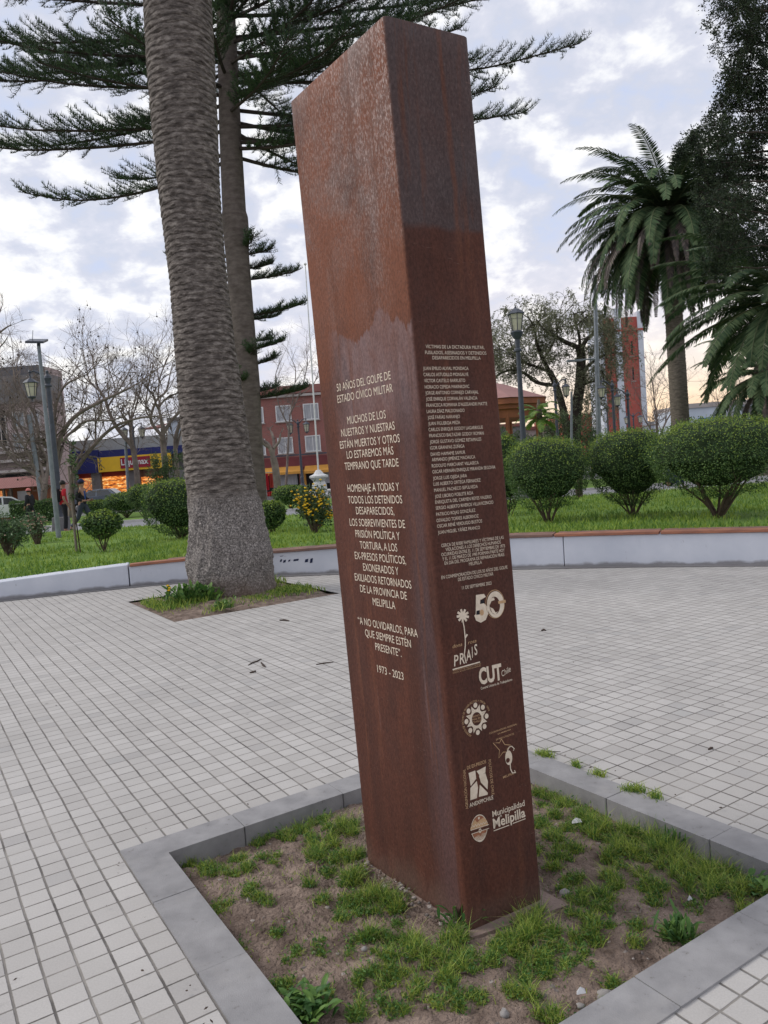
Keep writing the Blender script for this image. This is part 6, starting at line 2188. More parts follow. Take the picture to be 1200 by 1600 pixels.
bare_tree(88, 800, 42, [([(86, 770), (87, 745)], .24, .19), ([(87, 745), (92, 690), (115, 653), (152, 630), (184, 615), (205, 605)], .15, .05), ([(89, 735), (100, 690), (112, 675), (135, 658), (172, 657), (195, 650)], .10, .03),
                       ([(88, 748), (86, 690), (86, 641), (100, 604), (124, 590)], .11, .04), ([(87, 750), (80, 735), (62, 700), (58, 660), (45, 630), (30, 600)], .12, .04)],
          "leafless plane tree whose limbs spread right from behind the solar pole", 81, (1.7, .04, 3), .75, balls=90)
bare_tree(110, 800, 44, [([(111, 770), (113, 742)], .17, .14), ([(113, 742), (138, 707), (161, 681), (184, 664), (218, 653), (246, 650)], .13, .04), ([(150, 694), (150, 660), (160, 640), (150, 610)], .06, .03)],
          "leafless tree with one long limb leaning right in front of the blue shop fascia", 82, (1.5, .035, 3), .8, balls=50)
bare_tree(216, 790, 50, [([(214, 740), (207, 697)], .2, .16), ([(207, 697), (184, 670), (172, 647), (164, 624), (152, 603), (148, 580)], .15, .05), ([(184, 670), (205, 655), (215, 625), (222, 600)], .08, .03), ([(168, 636), (185, 610), (200, 585)], .07, .03), ([(160, 615), (140, 595), (135, 570)], .06, .03)],
          "leafless tree leaning left above the yellow shop sign", 83, (2.0, .04, 3), .75, balls=70)
bare_tree(262, 790, 47, [([(259, 740), (256, 704), (254, 682)], .21, .17), ([(254, 682), (239, 664), (236, 652), (240, 636), (247, 622), (259, 612), (265, 590)], .11, .04), ([(254, 680), (267, 658), (283, 641), (300, 620)], .12, .05), ([(236, 652), (228, 640), (232, 600), (240, 570)], .06, .03), ([(247, 622), (250, 590), (262, 560)], .05, .03)],
          "leafless tree forking just left of the palm trunk", 84, (1.9, .04, 3), .75, balls=60)
bare_tree(279, 790, 49, [([(277, 735), (274, 690), (280, 665), (287, 645)], .16, .09), ([(276, 700), (284, 670), (296, 650)], .08, .04)],
          "slim leafless tree against the palm trunk's left side", 85, (1.6, .035, 3), .8)
bare_tree(62, 800, 40, [([(68, 775), (70, 757)], .19, .16), ([(70, 757), (52, 738), (26, 722), (5, 698), (-20, 680)], .13, .05), ([(71, 757), (62, 725), (50, 700), (32, 667), (17, 650), (-5, 636)], .11, .04), ([(60, 745), (40, 700), (20, 660), (15, 620)], .07, .03), ([(50, 700), (40, 640), (25, 600), (20, 570)], .06, .03), ([(26, 722), (15, 690), (0, 660), (-12, 620)], .06, .03)],
          "leafless tree with dark crossing branches in front of the pale building at the left edge", 86, (1.7, .035, 3), .65, balls=50)
bare_tree(-70, 830, 24, [([(-72, 700), (-66, 600)], .20, .15), ([(-66, 600), (-40, 556), (-12, 530), (8, 513), (18, 508)], .06, .012), ([(-62, 590), (-30, 505), (-6, 495), (2, 480)], .05, .012), ([(-50, 572), (-20, 556), (2, 540), (11, 528)], .04, .010), ([(-66, 600), (-90, 540), (-110, 500)], .10, .04)],
          "bare tree off the left edge whose twig tips reach into the sky", 87, (.5, .012, 2), .6, dens=.4)
# pollarded street tree and thin bare tree by the brick building
bare_tree(432, 796, 46, [([(434, 770), (431, 735), (427, 715)], .24, .20), ([(427, 715), (420, 696), (410, 688), (404, 676)], .15, .08), ([(427, 712), (428, 690), (424, 675)], .10, .07), ([(422, 700), (412, 694), (408, 684)], .08, .06), ([(428, 700), (436, 690), (438, 680)], .08, .06)],
          "pollarded street tree with a knobbly pale trunk in front of the brick building", 88, (.35, .03, 1), .9, dens=.3)
bare_tree(447, 790, 56, [([(448, 740), (450, 700), (452, 660)], .10, .06), ([(452, 660), (458, 620), (462, 580), (455, 560)], .05, .02), ([(452, 650), (470, 610), (480, 570), (478, 545)], .05, .02), ([(450, 665), (435, 630), (430, 590), (440, 560)], .05, .02), ([(465, 620), (490, 600), (500, 570)], .04, .02)],
          "slender bare tree whose fine twigs rise above the brick building", 89, (1.3, .022, 3), .7)
bare_tree(1025, 760, 62, [([(1027, 715), (1028, 690)], .16, .13), ([(1028, 690), (1015, 668), (1005, 650), (1000, 620)], .08, .03), ([(1028, 690), (1040, 660), (1050, 640), (1048, 610)], .08, .03), ([(1028, 680), (1026, 650), (1022, 620), (1018, 590)], .07, .03)],
          "leafless tree between the church tower and the tall palm trunk", 90, (1.6, .035, 3), .7)
bare_tree(1150, 760, 60, [([(1146, 710), (1140, 680)], .14, .11), ([(1140, 680), (1128, 650), (1120, 620)], .07, .03), ([(1140, 680), (1150, 650), (1160, 620), (1158, 600)], .07, .03), ([(1141, 675), (1140, 640), (1135, 600)], .06, .03)],
          "leafless tree in front of the pale blue building at the right", 91, (1.4, .03, 3), .7)

# ---------------------------------------------------------------- pepper tree
PY = 51.0
pf = at(897, 735, PY); pf.z = 0
pt = empty('pepper_tree', pf); tag(pt, "wide old pepper tree with dark forked trunks and drooping grey green foliage behind the bandstand", 'pepper tree')
tr_, br_ = MB(), MB(); rnd = random.Random(90)
A_ = lambda l, dy=0: [at(x, y, PY + dy * i * .4) for i, (x, y) in enumerate(l)]
limb(tr_, [pf + Vector((0, 0, -.1))] + A_([(898, 690), (900, 643), (906, 603), (908, 560), (906, 544)]), .42, .26, 10)
limb(tr_, [pf + Vector((-.3, 0, -.1))] + A_([(888, 690), (880, 640), (868, 600), (858, 580)]), .30, .20, 8)
lm = [([(906, 544), (887, 536), (868, 526), (851, 516), (838, 500)], .17, .05), ([(908, 546), (916, 531), (926, 522), (932, 505), (945, 490)], .17, .05), ([(910, 580), (920, 571), (934, 560), (950, 552)], .13, .05), ([(906, 605), (920, 598), (938, 595), (955, 600)], .09, .04),
      ([(858, 580), (846, 556), (838, 533), (835, 512), (825, 495)], .15, .05), ([(858, 581), (838, 573), (822, 567), (805, 550), (795, 530)], .10, .04), ([(868, 602), (840, 598), (819, 583), (799, 578), (778, 586), (768, 600)], .13, .05), ([(906, 544), (905, 525), (900, 505), (896, 488)], .12, .04), ([(850, 560), (865, 535), (872, 510), (875, 490)], .08, .03)]
tips = []
for l, a, b in lm:
    Q = limb(br_, A_(l, rnd.choice((-1, 0, 1))), a, b, 6)
    for i in range(3, len(Q), 2):
        twigs(br_, Q[i], Vector((rnd.gauss(0, .8), rnd.gauss(0, .8), rnd.gauss(.5, .5))).normalized(), rnd.uniform(.8, 1.5), .035, 2, rnd, -.02, .8, tips)
tr_.build('trunk', M['darkbark'], pt, smooth=True)
br_.build('branches', M['darkbark'], pt, smooth=True)
P = []


def strand(p, ln):
    n = int(ln / .075); d = Vector((rnd.gauss(0, .5), rnd.gauss(0, .5), .1)).normalized()
    for i in range(n):
        p = p + d * .085; d = (d + Vector((0, 0, -.30))).normalized()
        P.append(p + Vector((rnd.gauss(0, .035), rnd.gauss(0, .035), rnd.gauss(0, .02))))
        if rnd.random() < .6: P.append(p + Vector((rnd.gauss(0, .06), rnd.gauss(0, .06), rnd.gauss(0, .03))))


for t_ in tips:
    if rnd.random() < .85:
        for _ in range(2): strand(t_ + Vector((rnd.gauss(0, .15), rnd.gauss(0, .15), rnd.gauss(0, .1))), rnd.uniform(.4, 1.1))
for cx, cy, rx, ry, n_ in ((798, 520, 36, 28, 55), (838, 505, 38, 22, 60), (880, 500, 34, 18, 50), (917, 500, 36, 22, 60), (956, 505, 30, 26, 60), (975, 540, 20, 40, 40), (770, 545, 20, 40, 40), (820, 560, 36, 30, 45), (865, 560, 26, 30, 30), (935, 600, 26, 40, 50), (900, 640, 30, 25, 40), (945, 560, 22, 50, 90), (960, 610, 18, 40, 40), (795, 560, 28, 30, 40), (850, 545, 30, 24, 30), (880, 600, 24, 30, 40), (930, 640, 25, 30, 50), (775, 530, 20, 30, 30)):
    for _ in range(n_):
        th = rnd.uniform(0, 6.283); q = math.sqrt(rnd.random())
        p = at(cx + rx * q * math.cos(th), cy + ry * q * math.sin(th), PY + rnd.gauss(0, 1.2))
        strand(p, rnd.uniform(.3, 1.1)); strand(p + Vector((rnd.gauss(0, .3), rnd.gauss(0, .3), rnd.gauss(0, .2))), rnd.uniform(.3, .9))
mb = MB(); mb.arr(*leaf_cloud(P, .165, rg, .26)); mb.build('crown', M['pepper'], pt)

# ---------------------------------------------------------------- dark cypress at the right edge
CY = 17.0
cf = at(1330, 760, CY); cf.z = .2
ct = empty('cypress_tree', cf); tag(ct, "big dark cypress hanging into the top right corner in ragged clumps", 'cypress tree')
mb = MB(); rnd = random.Random(33)
ctop = at(1322, -330, CY)
mb.tube([cf + Vector((0, 0, -.2)), cf.lerp(ctop, .3), cf.lerp(ctop, .65), ctop], [.34, .28, .17, .03], 12)
mb.build('trunk', M['darkbark'], ct, smooth=True)
CL = [(1150, 8, 42, 30), (1185, 40, 40, 45), (1160, 70, 32, 40), (1190, 110, 30, 40), (1150, 112, 26, 32), (1160, 150, 34, 34), (1130, 175, 24, 30), (1195, 180, 26, 40), (1120, 210, 22, 26), (1160, 215, 40, 34), (1085, 222, 15, 22), (1098, 255, 18, 26), (1130, 262, 30, 34), (1175, 275, 40, 42),
      (1110, 300, 26, 30), (1145, 325, 36, 34), (1190, 335, 34, 40), (1120, 350, 26, 24), (1160, 375, 32, 26), (1130, 392, 22, 22), (1190, 390, 28, 26), (1118, 415, 12, 20), (1065, 240, 8, 14), (1135, -20, 30, 30), (1175, -40, 50, 40),
      (1230, 0, 50, 60), (1240, 100, 50, 60), (1235, 200, 50, 60), (1240, 300, 50, 60), (1235, 390, 45, 50), (1300, 50, 60, 80), (1310, 180, 60, 80), (1310, 320, 60, 80), (1390, 100, 50, 80), (1390, 260, 50, 80), (1300, -100, 60, 80), (1220, -110, 60, 60), (1310, -230, 40, 80)]
P = []; br_ = MB()
for (cx, cy, rx, ry) in CL:
    yd = CY + rnd.gauss(0, .7)
    cc0 = at(cx, cy, yd)
    k = CY / FPX
    tr0 = cf.lerp(ctop, min(.95, max(.05, (cc0.z - .4 - cf.z) / (ctop.z - cf.z))))
    br_.tube([tr0, tr0.lerp(cc0, .35) + Vector((0, 0, .10 + .3 * rnd.random())), tr0.lerp(cc0, .7) + Vector((0, 0, .3 * rnd.random())), cc0], [.045, .03, .018, .008], 5)
    inside = cx > 1210
    nt_ = int((26 if not inside else 15) * rx * ry / 900) + 8
    for _ in range(nt_):
        d = Vector((rnd.gauss(0, 1), rnd.gauss(0, 1), rnd.gauss(0, 1))).normalized() * rnd.uniform(.35, 1.12)
        c0 = cc0 + Vector((d.x * rx * k, d.y * rx * k * 1.2, d.z * ry * k))
        dr = Vector((rnd.gauss(0, .5), rnd.gauss(0, .5), rnd.gauss(-.25, .5))).normalized()
        br_.tube([cc0.lerp(c0, .4), c0, c0 + dr * .18], [.010, .007, .003], 3, cap=False)
        for q in range(66):
            P.append(c0 + dr * rnd.uniform(-.06, .26) + Vector((rnd.gauss(0, .046), rnd.gauss(0, .046), rnd.gauss(-.02, .060))))
br_.build('branches', M['darkbark'], ct)
mb = MB(); mb.arr(*leaf_cloud(P, .056, rg, .45)); mb.build('crown', M['cypress'], ct)

# ---------------------------------------------------------------- buildings


def rect(px0, py0, px1, py1, Y):
    """centre, width and height in metres of a rectangle measured in the photograph at distance Y"""
    c = at((px0 + px1) / 2, (py0 + py1) / 2, Y); k = c.y / FPX * 1.0
    return c, (px1 - px0) * k, (py1 - py0) * k


def slab(parent, name, r, depth, mat, proud=0.0, bevel=0.0):
    c, w_, h_ = r
    mb = MB(); mb.box((c.x, c.y - proud + depth / 2, c.z), (w_, depth, h_))
    return mb.build(name, mat, parent, bevel=bevel)


def to_ground(r, z=-.14):
    c, w_, h_ = r
    top = c.z + h_ / 2
    c = Vector((c.x, c.y, (top + z) / 2))
    return c, w_, top - z


def window(parent, r, mat='window', frame='white', fw=.07, mull=1, proud=.05):
    c, w_, h_ = r
    f = MB()
    y = c.y - proud
    for sx in (-1, 1): f.box((c.x + sx * (w_ / 2 - fw / 2), y, c.z), (fw, .10, h_))
    for sz in (-1, 1): f.box((c.x, y, c.z + sz * (h_ / 2 - fw / 2)), (w_ - 2 * fw, .10, fw))
    for i in range(mull):
        f.box((c.x - w_ / 2 + w_ * (i + 1) / (mull + 1), y, c.z), (fw * .7, .08, h_ - 2 * fw))
    fo = f.build('window', M[frame], parent)
    p = MB(); p.box((c.x, y + .02, c.z), (w_ - 2 * fw, .03, h_ - 2 * fw)); p.build('pane', M[mat], fo)
    s = MB(); s.box((c.x, y - .04, c.z - h_ / 2 - .05), (w_ + .16, .2, .08)); s.build('sill', M['paleband'], fo)


# brick building
BY = 71.0
br = empty('brick_building', (at(500, 700, BY).x, BY, -.14)); tag(br, "red brick building of three storeys with orange awnings, left of the pillar", 'building')
slab(br, 'wall', to_ground(rect(372, 611, 640, 770, BY)), 10, M['brick'])
slab(br, 'parapet', rect(371, 599, 641, 611, BY), 10.3, M['brick'], .15)
slab(br, 'cornice', rect(371, 613, 641, 616.5, BY), .4, M['paleband'], .30)
slab(br, 'band', rect(372, 711, 640, 729, BY), .2, pm('dark_red_band', (0.20, 0.055, 0.06), (0.15, 0.045, 0.05), 1, .8), .12)
for row, (y0, y1) in enumerate(((633, 658), (683, 708))):
    for k in range(6):
        x0 = 388 + 43 * k + row * 3
        dy = -(x0 - 440) * .072
        window(br, rect(x0, y0 + dy, x0 + 24, y1 + dy, BY), 'curtain', 'white', .09, 1)
slab(br, 'balcony_rail', rect(400, 706, 640, 708, BY), .06, M['iron'], .75)
for k, (x0, x1) in enumerate(((409, 471), (477, 540), (546, 600))):
    c, w_, h_ = rect(x0, 729 - k * 4, x1, 738 - k * 4, BY)
    mb = MB(); mb.arr([(c.x - w_ / 2, c.y - 1.2, c.z - h_ / 2), (c.x + w_ / 2, c.y - 1.2, c.z - h_ / 2), (c.x + w_ / 2, c.y - .02, c.z + h_ / 2), (c.x - w_ / 2, c.y - .02, c.z + h_ / 2),
                       (c.x - w_ / 2, c.y - 1.2, c.z - h_ / 2 - .22), (c.x + w_ / 2, c.y - 1.2, c.z - h_ / 2 - .22)], [(0, 1, 2, 3), (4, 5, 1, 0)])
    mb.build('awning', M['orangeawn'], br)
    sf = rect(x0 + 3, 742 - k * 4, x1 - 3, 772 - k * 4, BY)
    slab(br, 'shopfront', sf, .1, M['dark'], .06)
    slab(br, 'shutter', rect(x0 + 27, 740 - k * 4, x1 - 6, 758 - k * 4, BY), .06, M['curtain'], .16)
    slab(br, 'pillar', rect(x0 - 3, 738 - k * 4, x0 + 2, 775 - k * 4, BY), .3, M['orangeawn'], .3)
# cloth stall in front
sy = 60
so = empty('cloth_stall', (at(418, 775, sy).x, sy, -.1)); tag(so, "street stall hung with red and blue cloth, just right of the pine trunk", 'stall')
mb = MB()
for px in (408, 428):
    mb.tube([at(px, 782, sy), at(px, 738, sy)], .03, 5)
mb.tube([at(407, 739, sy), at(429, 738, sy)], .03, 5); mb.build('rail', M['galv'], so)
for (x0, x1, y0, y1, mt) in ((409, 414, 741, 757, 'bluecloth'), (415, 420, 740, 766, 'redshirt'), (421, 427, 740, 762, 'redpaint'), (412, 417, 760, 776, 'white'), (418, 428, 768, 786, 'carred')):
    c, w_, h_ = rect(x0, y0, x1, y1, sy)
    mb = MB(); n = 8
    V = [(c.x - w_ / 2 + w_ * i / n, c.y - .05 + .05 * math.sin(i * 1.9), c.z + s_ * h_ / 2) for s_ in (-1, 1) for i in range(n + 1)]
    V += [(v[0], v[1] + .03, v[2]) for v in V]
    m_ = 2 * (n + 1)
    mb.arr(V, [(i, i + 1, n + 2 + i, n + 1 + i) for i in range(n)] + [(m_ + i, m_ + n + 1 + i, m_ + n + 2 + i, m_ + i + 1) for i in range(n)])
    mb.build('cloth', M[mt], so)

# shop with the yellow sign
SY = 73.0
sh = empty('shop', (at(190, 740, SY).x, SY, -.14)); tag(sh, "low shop with dark blue fascia, yellow sign and glowing orange interior", 'shop')
slab(sh, 'wall', to_ground(rect(97, 704, 292, 770, SY)), 9, M['concrete'], -1.0)
slab(sh, 'roof', rect(95, 684, 294, 705, SY), 9, M['roofsheet'], .2)
slab(sh, 'fascia', rect(110, 705, 158, 740, SY), .5, M['bluesign'], .6)
slab(sh, 'fascia', rect(158, 700, 292, 712, SY), .5, M['bluesign'], .58)
sg = slab(sh, 'sign_board', rect(157, 711.5, 270, 734, SY), .3, M['yellowsign'], .66)
slab(sg, 'sign_panel', rect(192, 714, 238, 730.5, SY), .1, M['redsign'], .74)
mb = MB(); V_, F_ = glyphs("Liquimax", .02)
c0 = at(194, 729, SY); c1 = at(236, 726, SY)
ln = c1.x - c0.x; x0, x1 = V_[:, 0].min(), V_[:, 0].max()
put(mb, [(c0.x + (x - x0) / (x1 - x0) * ln, SY - .78, c0.z + .12 + y / CAPH * .52) for x, y, _ in V_], F_)
mb.build('lettering', M['white'], sg)
for (x0, x1, y0, y1, mt) in ((121, 144, 745, 775, 'shoplit2'), (158, 203, 744, 775, 'shoplit'), (220, 262, 744, 775, 'shoplit')):
    slab(sh, 'shop_opening', rect(x0, y0, x1, y1, SY), .2, M[mt], -.4)
slab(sh, 'red_lintel', rect(120, 737, 204, 745, SY), .2, M['redpaint'], -.35)
for (x0, x1) in ((112, 120), (144, 158), (203, 219), (262, 292)):
    slab(sh, 'pier', to_ground(rect(x0, 734, x1, 775, SY)), 1.0, M['concrete'], .1)
rnd = random.Random(4)
for (x0, x1) in ((160, 202), (222, 260)):
    mb = MB()
    for y in (750, 757, 764):
        c, w_, h_ = rect(x0, y, x1, y + .8, SY); mb.box((c.x, c.y + .25, c.z), (w_, .3, .05))
    mb.build('shelves', M['oldwood'], sh)
# pale building right of the shop
pb = empty('pale_building', (at(300, 720, 80).x, 80, -.14)); tag(pb, "pale blue white building with a small tiled gable behind the palm trunk", 'building')
slab(pb, 'wall', to_ground(rect(266, 655, 345, 770, 80)), 8, M['bluewhite'])
slab(pb, 'roof', rect(262, 650, 349, 656, 80), 8.6, M['concrete'], .3)
window(pb, rect(272, 690, 284, 712, 80), 'window', 'white'); window(pb, rect(318, 690, 332, 712, 80), 'window', 'white')
slab(pb, 'door', rect(276, 730, 290, 772, 80), .1, M['dark'], .06)
mb = MB(); c, w_, h_ = rect(228, 662, 264, 674, 79)
mb.arr([(c.x - w_ / 2, 77, c.z - h_ * .2), (c.x + w_ / 2, 77, c.z - h_ * .1), (c.x + w_ / 2, 79, c.z + h_ / 2), (c.x - w_ / 2 + 1, 79, c.z + h_ / 2 - .3), (c.x - w_ / 2, 77, c.z - h_ * .2 - .15), (c.x + w_ / 2, 77, c.z - h_ * .1 - .15)], [(0, 1, 2, 3), (4, 5, 1, 0)])
mb.build('gable', M['tiles'], pb)

# tall pale building at the left edge
GY = 66.0
gb = empty('office_building', (at(30, 700, GY).x, GY, -.14)); tag(gb, "tall pale pink office building with a heavy grey concrete crown at the left edge", 'building')
slab(gb, 'wall', to_ground(rect(-130, 634, 84, 770, GY)), 2.75, M['pinkwall'])
slab(gb, 'crown', rect(-132, 592, 78, 634, GY), 2.9, M['concrete'], .5)
slab(gb, 'roof_house', rect(-90, 570, 44, 592, GY), 2.2, pm('dark_roof_cladding', (.13, .13, .14), (.09, .09, .10), 1, .8), -2)
slab(gb, 'stair_tower', to_ground(rect(79, 575, 84.5, 770, GY)), 2.8, M['pinkwall'], .02)
for x0, x1, y0, y1, mt in ((48, 64, 640, 664, 'curtain'), (48, 66, 668, 700, 'dark'), (20, 40, 643, 668, 'window'), (-8, 12, 645, 700, 'dark'), (20, 40, 676, 704, 'window'), (-40, -18, 646, 702, 'window')):
    window(gb, rect(x0, y0, x1, y1, GY), mt, 'paleband', .12, 1)
for y in (708, 722, 738):
    slab(gb, 'ledge', rect(-130, y, 82, y + 4, GY), 1.6, M['paleband'], 1.2)
slab(gb, 'ground_floor', rect(-130, 744, 80, 775, GY), .2, M['dark'], .1)
# kiosk with tiled roof
KY = 47.0
kk = empty('kiosk', (at(30, 780, KY).x, KY, -.1)); tag(kk, "low wooden kiosk with a red tiled roof at the left edge behind the hedge", 'kiosk')
c, w_, h_ = rect(-30, 745, 78, 762, KY)
mb = MB(); x0, x1 = c.x - w_ / 2, c.x + w_ / 2; zt, zb = c.z + h_ / 2, c.z - h_ / 2
mb.arr([(x0, KY - 1.2, zb), (x1, KY - 1.2, zb), (x1 - .5, KY + .9, zt), (x0 + .5, KY + .9, zt), (x1, KY + 3, zb), (x0, KY + 3, zb)], [(0, 1, 2, 3), (1, 4, 2), (4, 5, 3, 2), (5, 0, 3), (0, 5, 4, 1)])
mb.build('roof', M['tiles'], kk)
slab(kk, 'wall', to_ground(rect(-24, 762, 72, 800, KY)), 2.4, M['woodfascia'])
for x0, x1, mt in ((0, 10, 'shoplit2'), (28, 48, 'white'), (62, 69, 'shoplit2'), (13, 20, 'oldwood')):
    slab(kk, 'hatch', rect(x0, 767, x1, 782, KY), .1, M[mt], .05)
for x0 in (-20, 11, 22, 50, 70):
    slab(kk, 'post', rect(x0, 763, x0 + 3, 800, KY), .2, M['oldwood'], .5)

# bandstand
DY = 41.0
kc = at(768, 720, DY)
bs = empty('bandstand', (kc.x, DY, 0)); tag(bs, "bandstand with a pinkish eight sided roof and orange brown fascia behind the pillar", 'bandstand')
ze = at(815, 626, DY).z; za_ = at(768, 596, DY).z; kk_ = DY / FPX; RB = 96 * kk_
mb = MB(); mb.lathe([(RB * 1.0, ze), (RB * .62, ze + (za_ - ze) * .42), (RB * .30, ze + (za_ - ze) * .78), (.08, za_), (.05, za_ + .5)], 8, (kc.x, DY, 0), 0, .2)
mb.build('roof', M['copperroof'], bs)
mb = MB(); mb.lathe([(RB * .97, ze - .02), (RB * .99, ze - .30), (RB * .93, ze - .32), (RB * .93, ze - .52), (RB * .86, ze - .55), (RB * .86, ze - .95), (RB * .80, ze - .97)], 8, (kc.x, DY, 0), 0, .2)
mb.build('fascia', M['woodfascia'], bs)
for i in range(8):
    a = .2 + i * math.pi / 4
    mb = MB(); mb.tube([(kc.x + RB * .83 * math.cos(a), DY + RB * .83 * math.sin(a), .0), (kc.x + RB * .83 * math.cos(a), DY + RB * .83 * math.sin(a), ze - .9)], .10, 8)
    mb.build('column', M['woodfascia'], bs)
mb = MB(); mb.lathe([(RB * .95, -.05), (RB * .95, .8), (RB * .92, .85)], 8, (kc.x, DY, 0), 0, .2); mb.build('plinth', M['paleband'], bs)
mb = MB()
for i in range(8):
    a = .2 + i * math.pi / 4; b = a + math.pi / 4
    p, q = Vector((kc.x + RB * .83 * math.cos(a), DY + RB * .83 * math.sin(a), 0)), Vector((kc.x + RB * .83 * math.cos(b), DY + RB * .83 * math.sin(b), 0))
    for z in (1.0, 1.7): mb.tube([p + Vector((0, 0, z)), q + Vector((0, 0, z))], .03, 5)
    for t in range(1, 8): r_ = p.lerp(q, t / 8); mb.tube([r_ + Vector((0, 0, .85)), r_ + Vector((0, 0, 1.7))], .015, 4)
mb.build('railing', M['iron'], bs)

# church tower
TY = 98.0
cht = empty('church_tower', (at(975, 690, TY).x, TY, -.14)); tag(cht, "red church tower with white corner strips, behind the hanging palm leaves", 'church tower')
slab(cht, 'wall', to_ground(rect(944, 498, 1006, 700, TY)), 5.2, M['churchred'])
M['stripwhite'] = pm('white_strip_render', (0.60, 0.64, 0.70), (0.50, 0.54, 0.60), .8, .8)
for x0, x1, yt in ((964, 974, 484), (1000, 1008, 488), (940, 946, 488)):
    slab(cht, 'corner_strip', to_ground(rect(x0, yt, x1, 700, TY)), 5.6, M['stripwhite'], .2)
slab(cht, 'cornice', rect(942, 515, 1007, 518, TY), 5.5, M['churchred'], .35)
slab(cht, 'cornice', rect(940, 560, 1008, 562, TY), 5.4, M['churchred'], .1)
for (x0, x1, y0, y1) in ((984, 990, 532, 556), (986, 992, 573, 595), (951, 957, 540, 562)):
    window(cht, rect(x0, y0, x1, y1, TY), 'dark', 'churchred', .12, 0)
slab(cht, 'nave', to_ground(rect(900, 640, 1003, 700, TY)), 20, M['churchred'], -6)
# pale blue building at the right
wb = empty('white_building', (at(1150, 690, 84).x, 84, -.14)); tag(wb, "long low pale building with a blue sign band behind the right hand palms", 'building')
slab(wb, 'wall', to_ground(rect(1075, 628, 1330, 700, 84)), 10, M['bluewhite'])
slab(wb, 'roof', rect(1073, 622, 1332, 629, 84), 10.4, M['paleband'], .2)
slab(wb, 'sign_band', rect(1091, 652, 1132, 664, 84), .2, M['bluepaint'], .12)
slab(wb, 'vent_grille', rect(1160, 634, 1190, 650, 84), .2, M['concrete'], .1)
for x0 in (1140, 1205, 1240): window(wb, rect(x0, 650, x0 + 14, 664, 84), 'window', 'white')
# low distant houses closing the view along the street
for k, (x0, x1, yt, Y, mt, lb) in enumerate(((815, 946, 668, 110, 'paleband', "low pale house far behind the pepper tree"), (1005, 1075, 662, 112, 'bluewhite', "low pale blue house far behind the leafless tree by the church"), (640, 815, 672, 105, 'concrete', "grey house far behind the bandstand"))):
    h = empty('house', (at((x0 + x1) / 2, 690, Y).x, Y, -.14)); tag(h, lb, 'house')
    slab(h, 'wall', to_ground(rect(x0, yt, x1, 705, Y)), 8, M[mt])
    slab(h, 'roof', rect(x0 - 2, yt - 5, x1 + 2, yt, Y), 8.6, M['tiles'] if k != 1 else M['roofsheet'], .3)
    for j in range(3):
        xx = x0 + (x1 - x0) * (j + .6) / 3.4
        window(h, rect(xx, yt + 7, xx + 8, yt + 16, Y), 'window', 'white')

# ---------------------------------------------------------------- cars


def car(px, py, Y, yaw, paint, label):
    p = at(px, py, Y); p.z = -.10
    root = empty('car', p); tag(root, label, 'car', "cars in the street beyond the square")
    ca, sa = math.cos(yaw), math.sin(yaw)
    T = lambda x, y, z: (p.x + x * ca - y * sa, p.y + x * sa + y * ca, p.z + z)
    prof = [(-2.05, .32), (-2.12, .62), (-2.02, .88), (-1.75, .95), (-1.25, .98), (-.55, 1.42), (-.1, 1.48), (.75, 1.46), (1.35, 1.02), (1.75, .97), (2.05, .88), (2.12, .60), (2.05, .30)]
    mb = MB(); n = len(prof); V = []
    for k, (s_, ins) in enumerate(((-1, 0), (1, 0))):
        for (x, z) in prof:
            y = .84 - (.20 * (z - .98) / .5 if z > .98 else (.03 if z < .4 else 0))
            V.append(T(x, s_ * y, z))
    mb.arr(V, [(i, (i + 1) % n, n + (i + 1) % n, n + i) for i in range(n)])
    mb.arr(V[:n], [list(range(n))[::-1]]); mb.arr(V[n:], [list(range(n))])
    mb.build('body', M[paint], root, bevel=.05)
    for s_ in (-1, 1):
        for q in ([(-1.05, 1.03), (-.50, 1.36), (-.08, 1.41), (-.08, 1.03)], [(0.0, 1.03), (0.0, 1.41), (.70, 1.39), (1.15, 1.03)]):
            mb = MB(); mb.arr([T(x, s_ * (.85 - .20 * (z - .98) / .5), z) for x, z in (q if s_ < 0 else q[::-1])], [(0, 1, 2, 3)]); mb.build('side_window', M['carglass'], root)
    for q, nm in (([(-1.20, 1.03), (-.60, 1.405)], 'rear_window'), ([(1.30, 1.075), (.80, 1.445)], 'windscreen')):
        (xa, za), (xb, zb) = q; o_ = -.012 if xa < 0 else .012
        mb = MB(); mb.arr([T(xa + o_, -.70, za + .02), T(xa + o_, .70, za + .02), T(xb + o_, .56, zb + .02), T(xb + o_, -.56, zb + .02)], [(0, 1, 2, 3)]); mb.build(nm, M['carglass'], root)
    for sx in (-1, 1):
        for s_ in (-1, 1):
            mb = MB(); c = T(sx * 1.30, s_ * .78, .31); d = Vector((-sa * s_, ca * s_, 0)); c = Vector(c)
            mb.tube([c - d * .10, c - d * .09, c + d * .09, c + d * .10], [.27, .31, .31, .27], 18); w_ = mb.build('wheel', M['tyre'], root)
            mb = MB(); mb.tube([c + d * .09, c + d * .115], [.19, .16], 14); mb.build('rim', M['rim'], w_)
        mb = MB()
        for s_ in (-1, 1):
            mb = MB(); mb.box(T(sx * 2.07, s_ * .62, .74), (.10, .34, .15), yaw); mb.build('headlight' if sx > 0 else 'tail_light', M['carlight'] if sx > 0 else M['redpaint'], root)


car(4, 795, 45, R(205), 'carwhite', "white car parked at the left edge behind the oleander")
car(158, 778, 54, R(0), 'cargrey', "blue grey car passing in front of the lit shop")

# ---------------------------------------------------------------- people


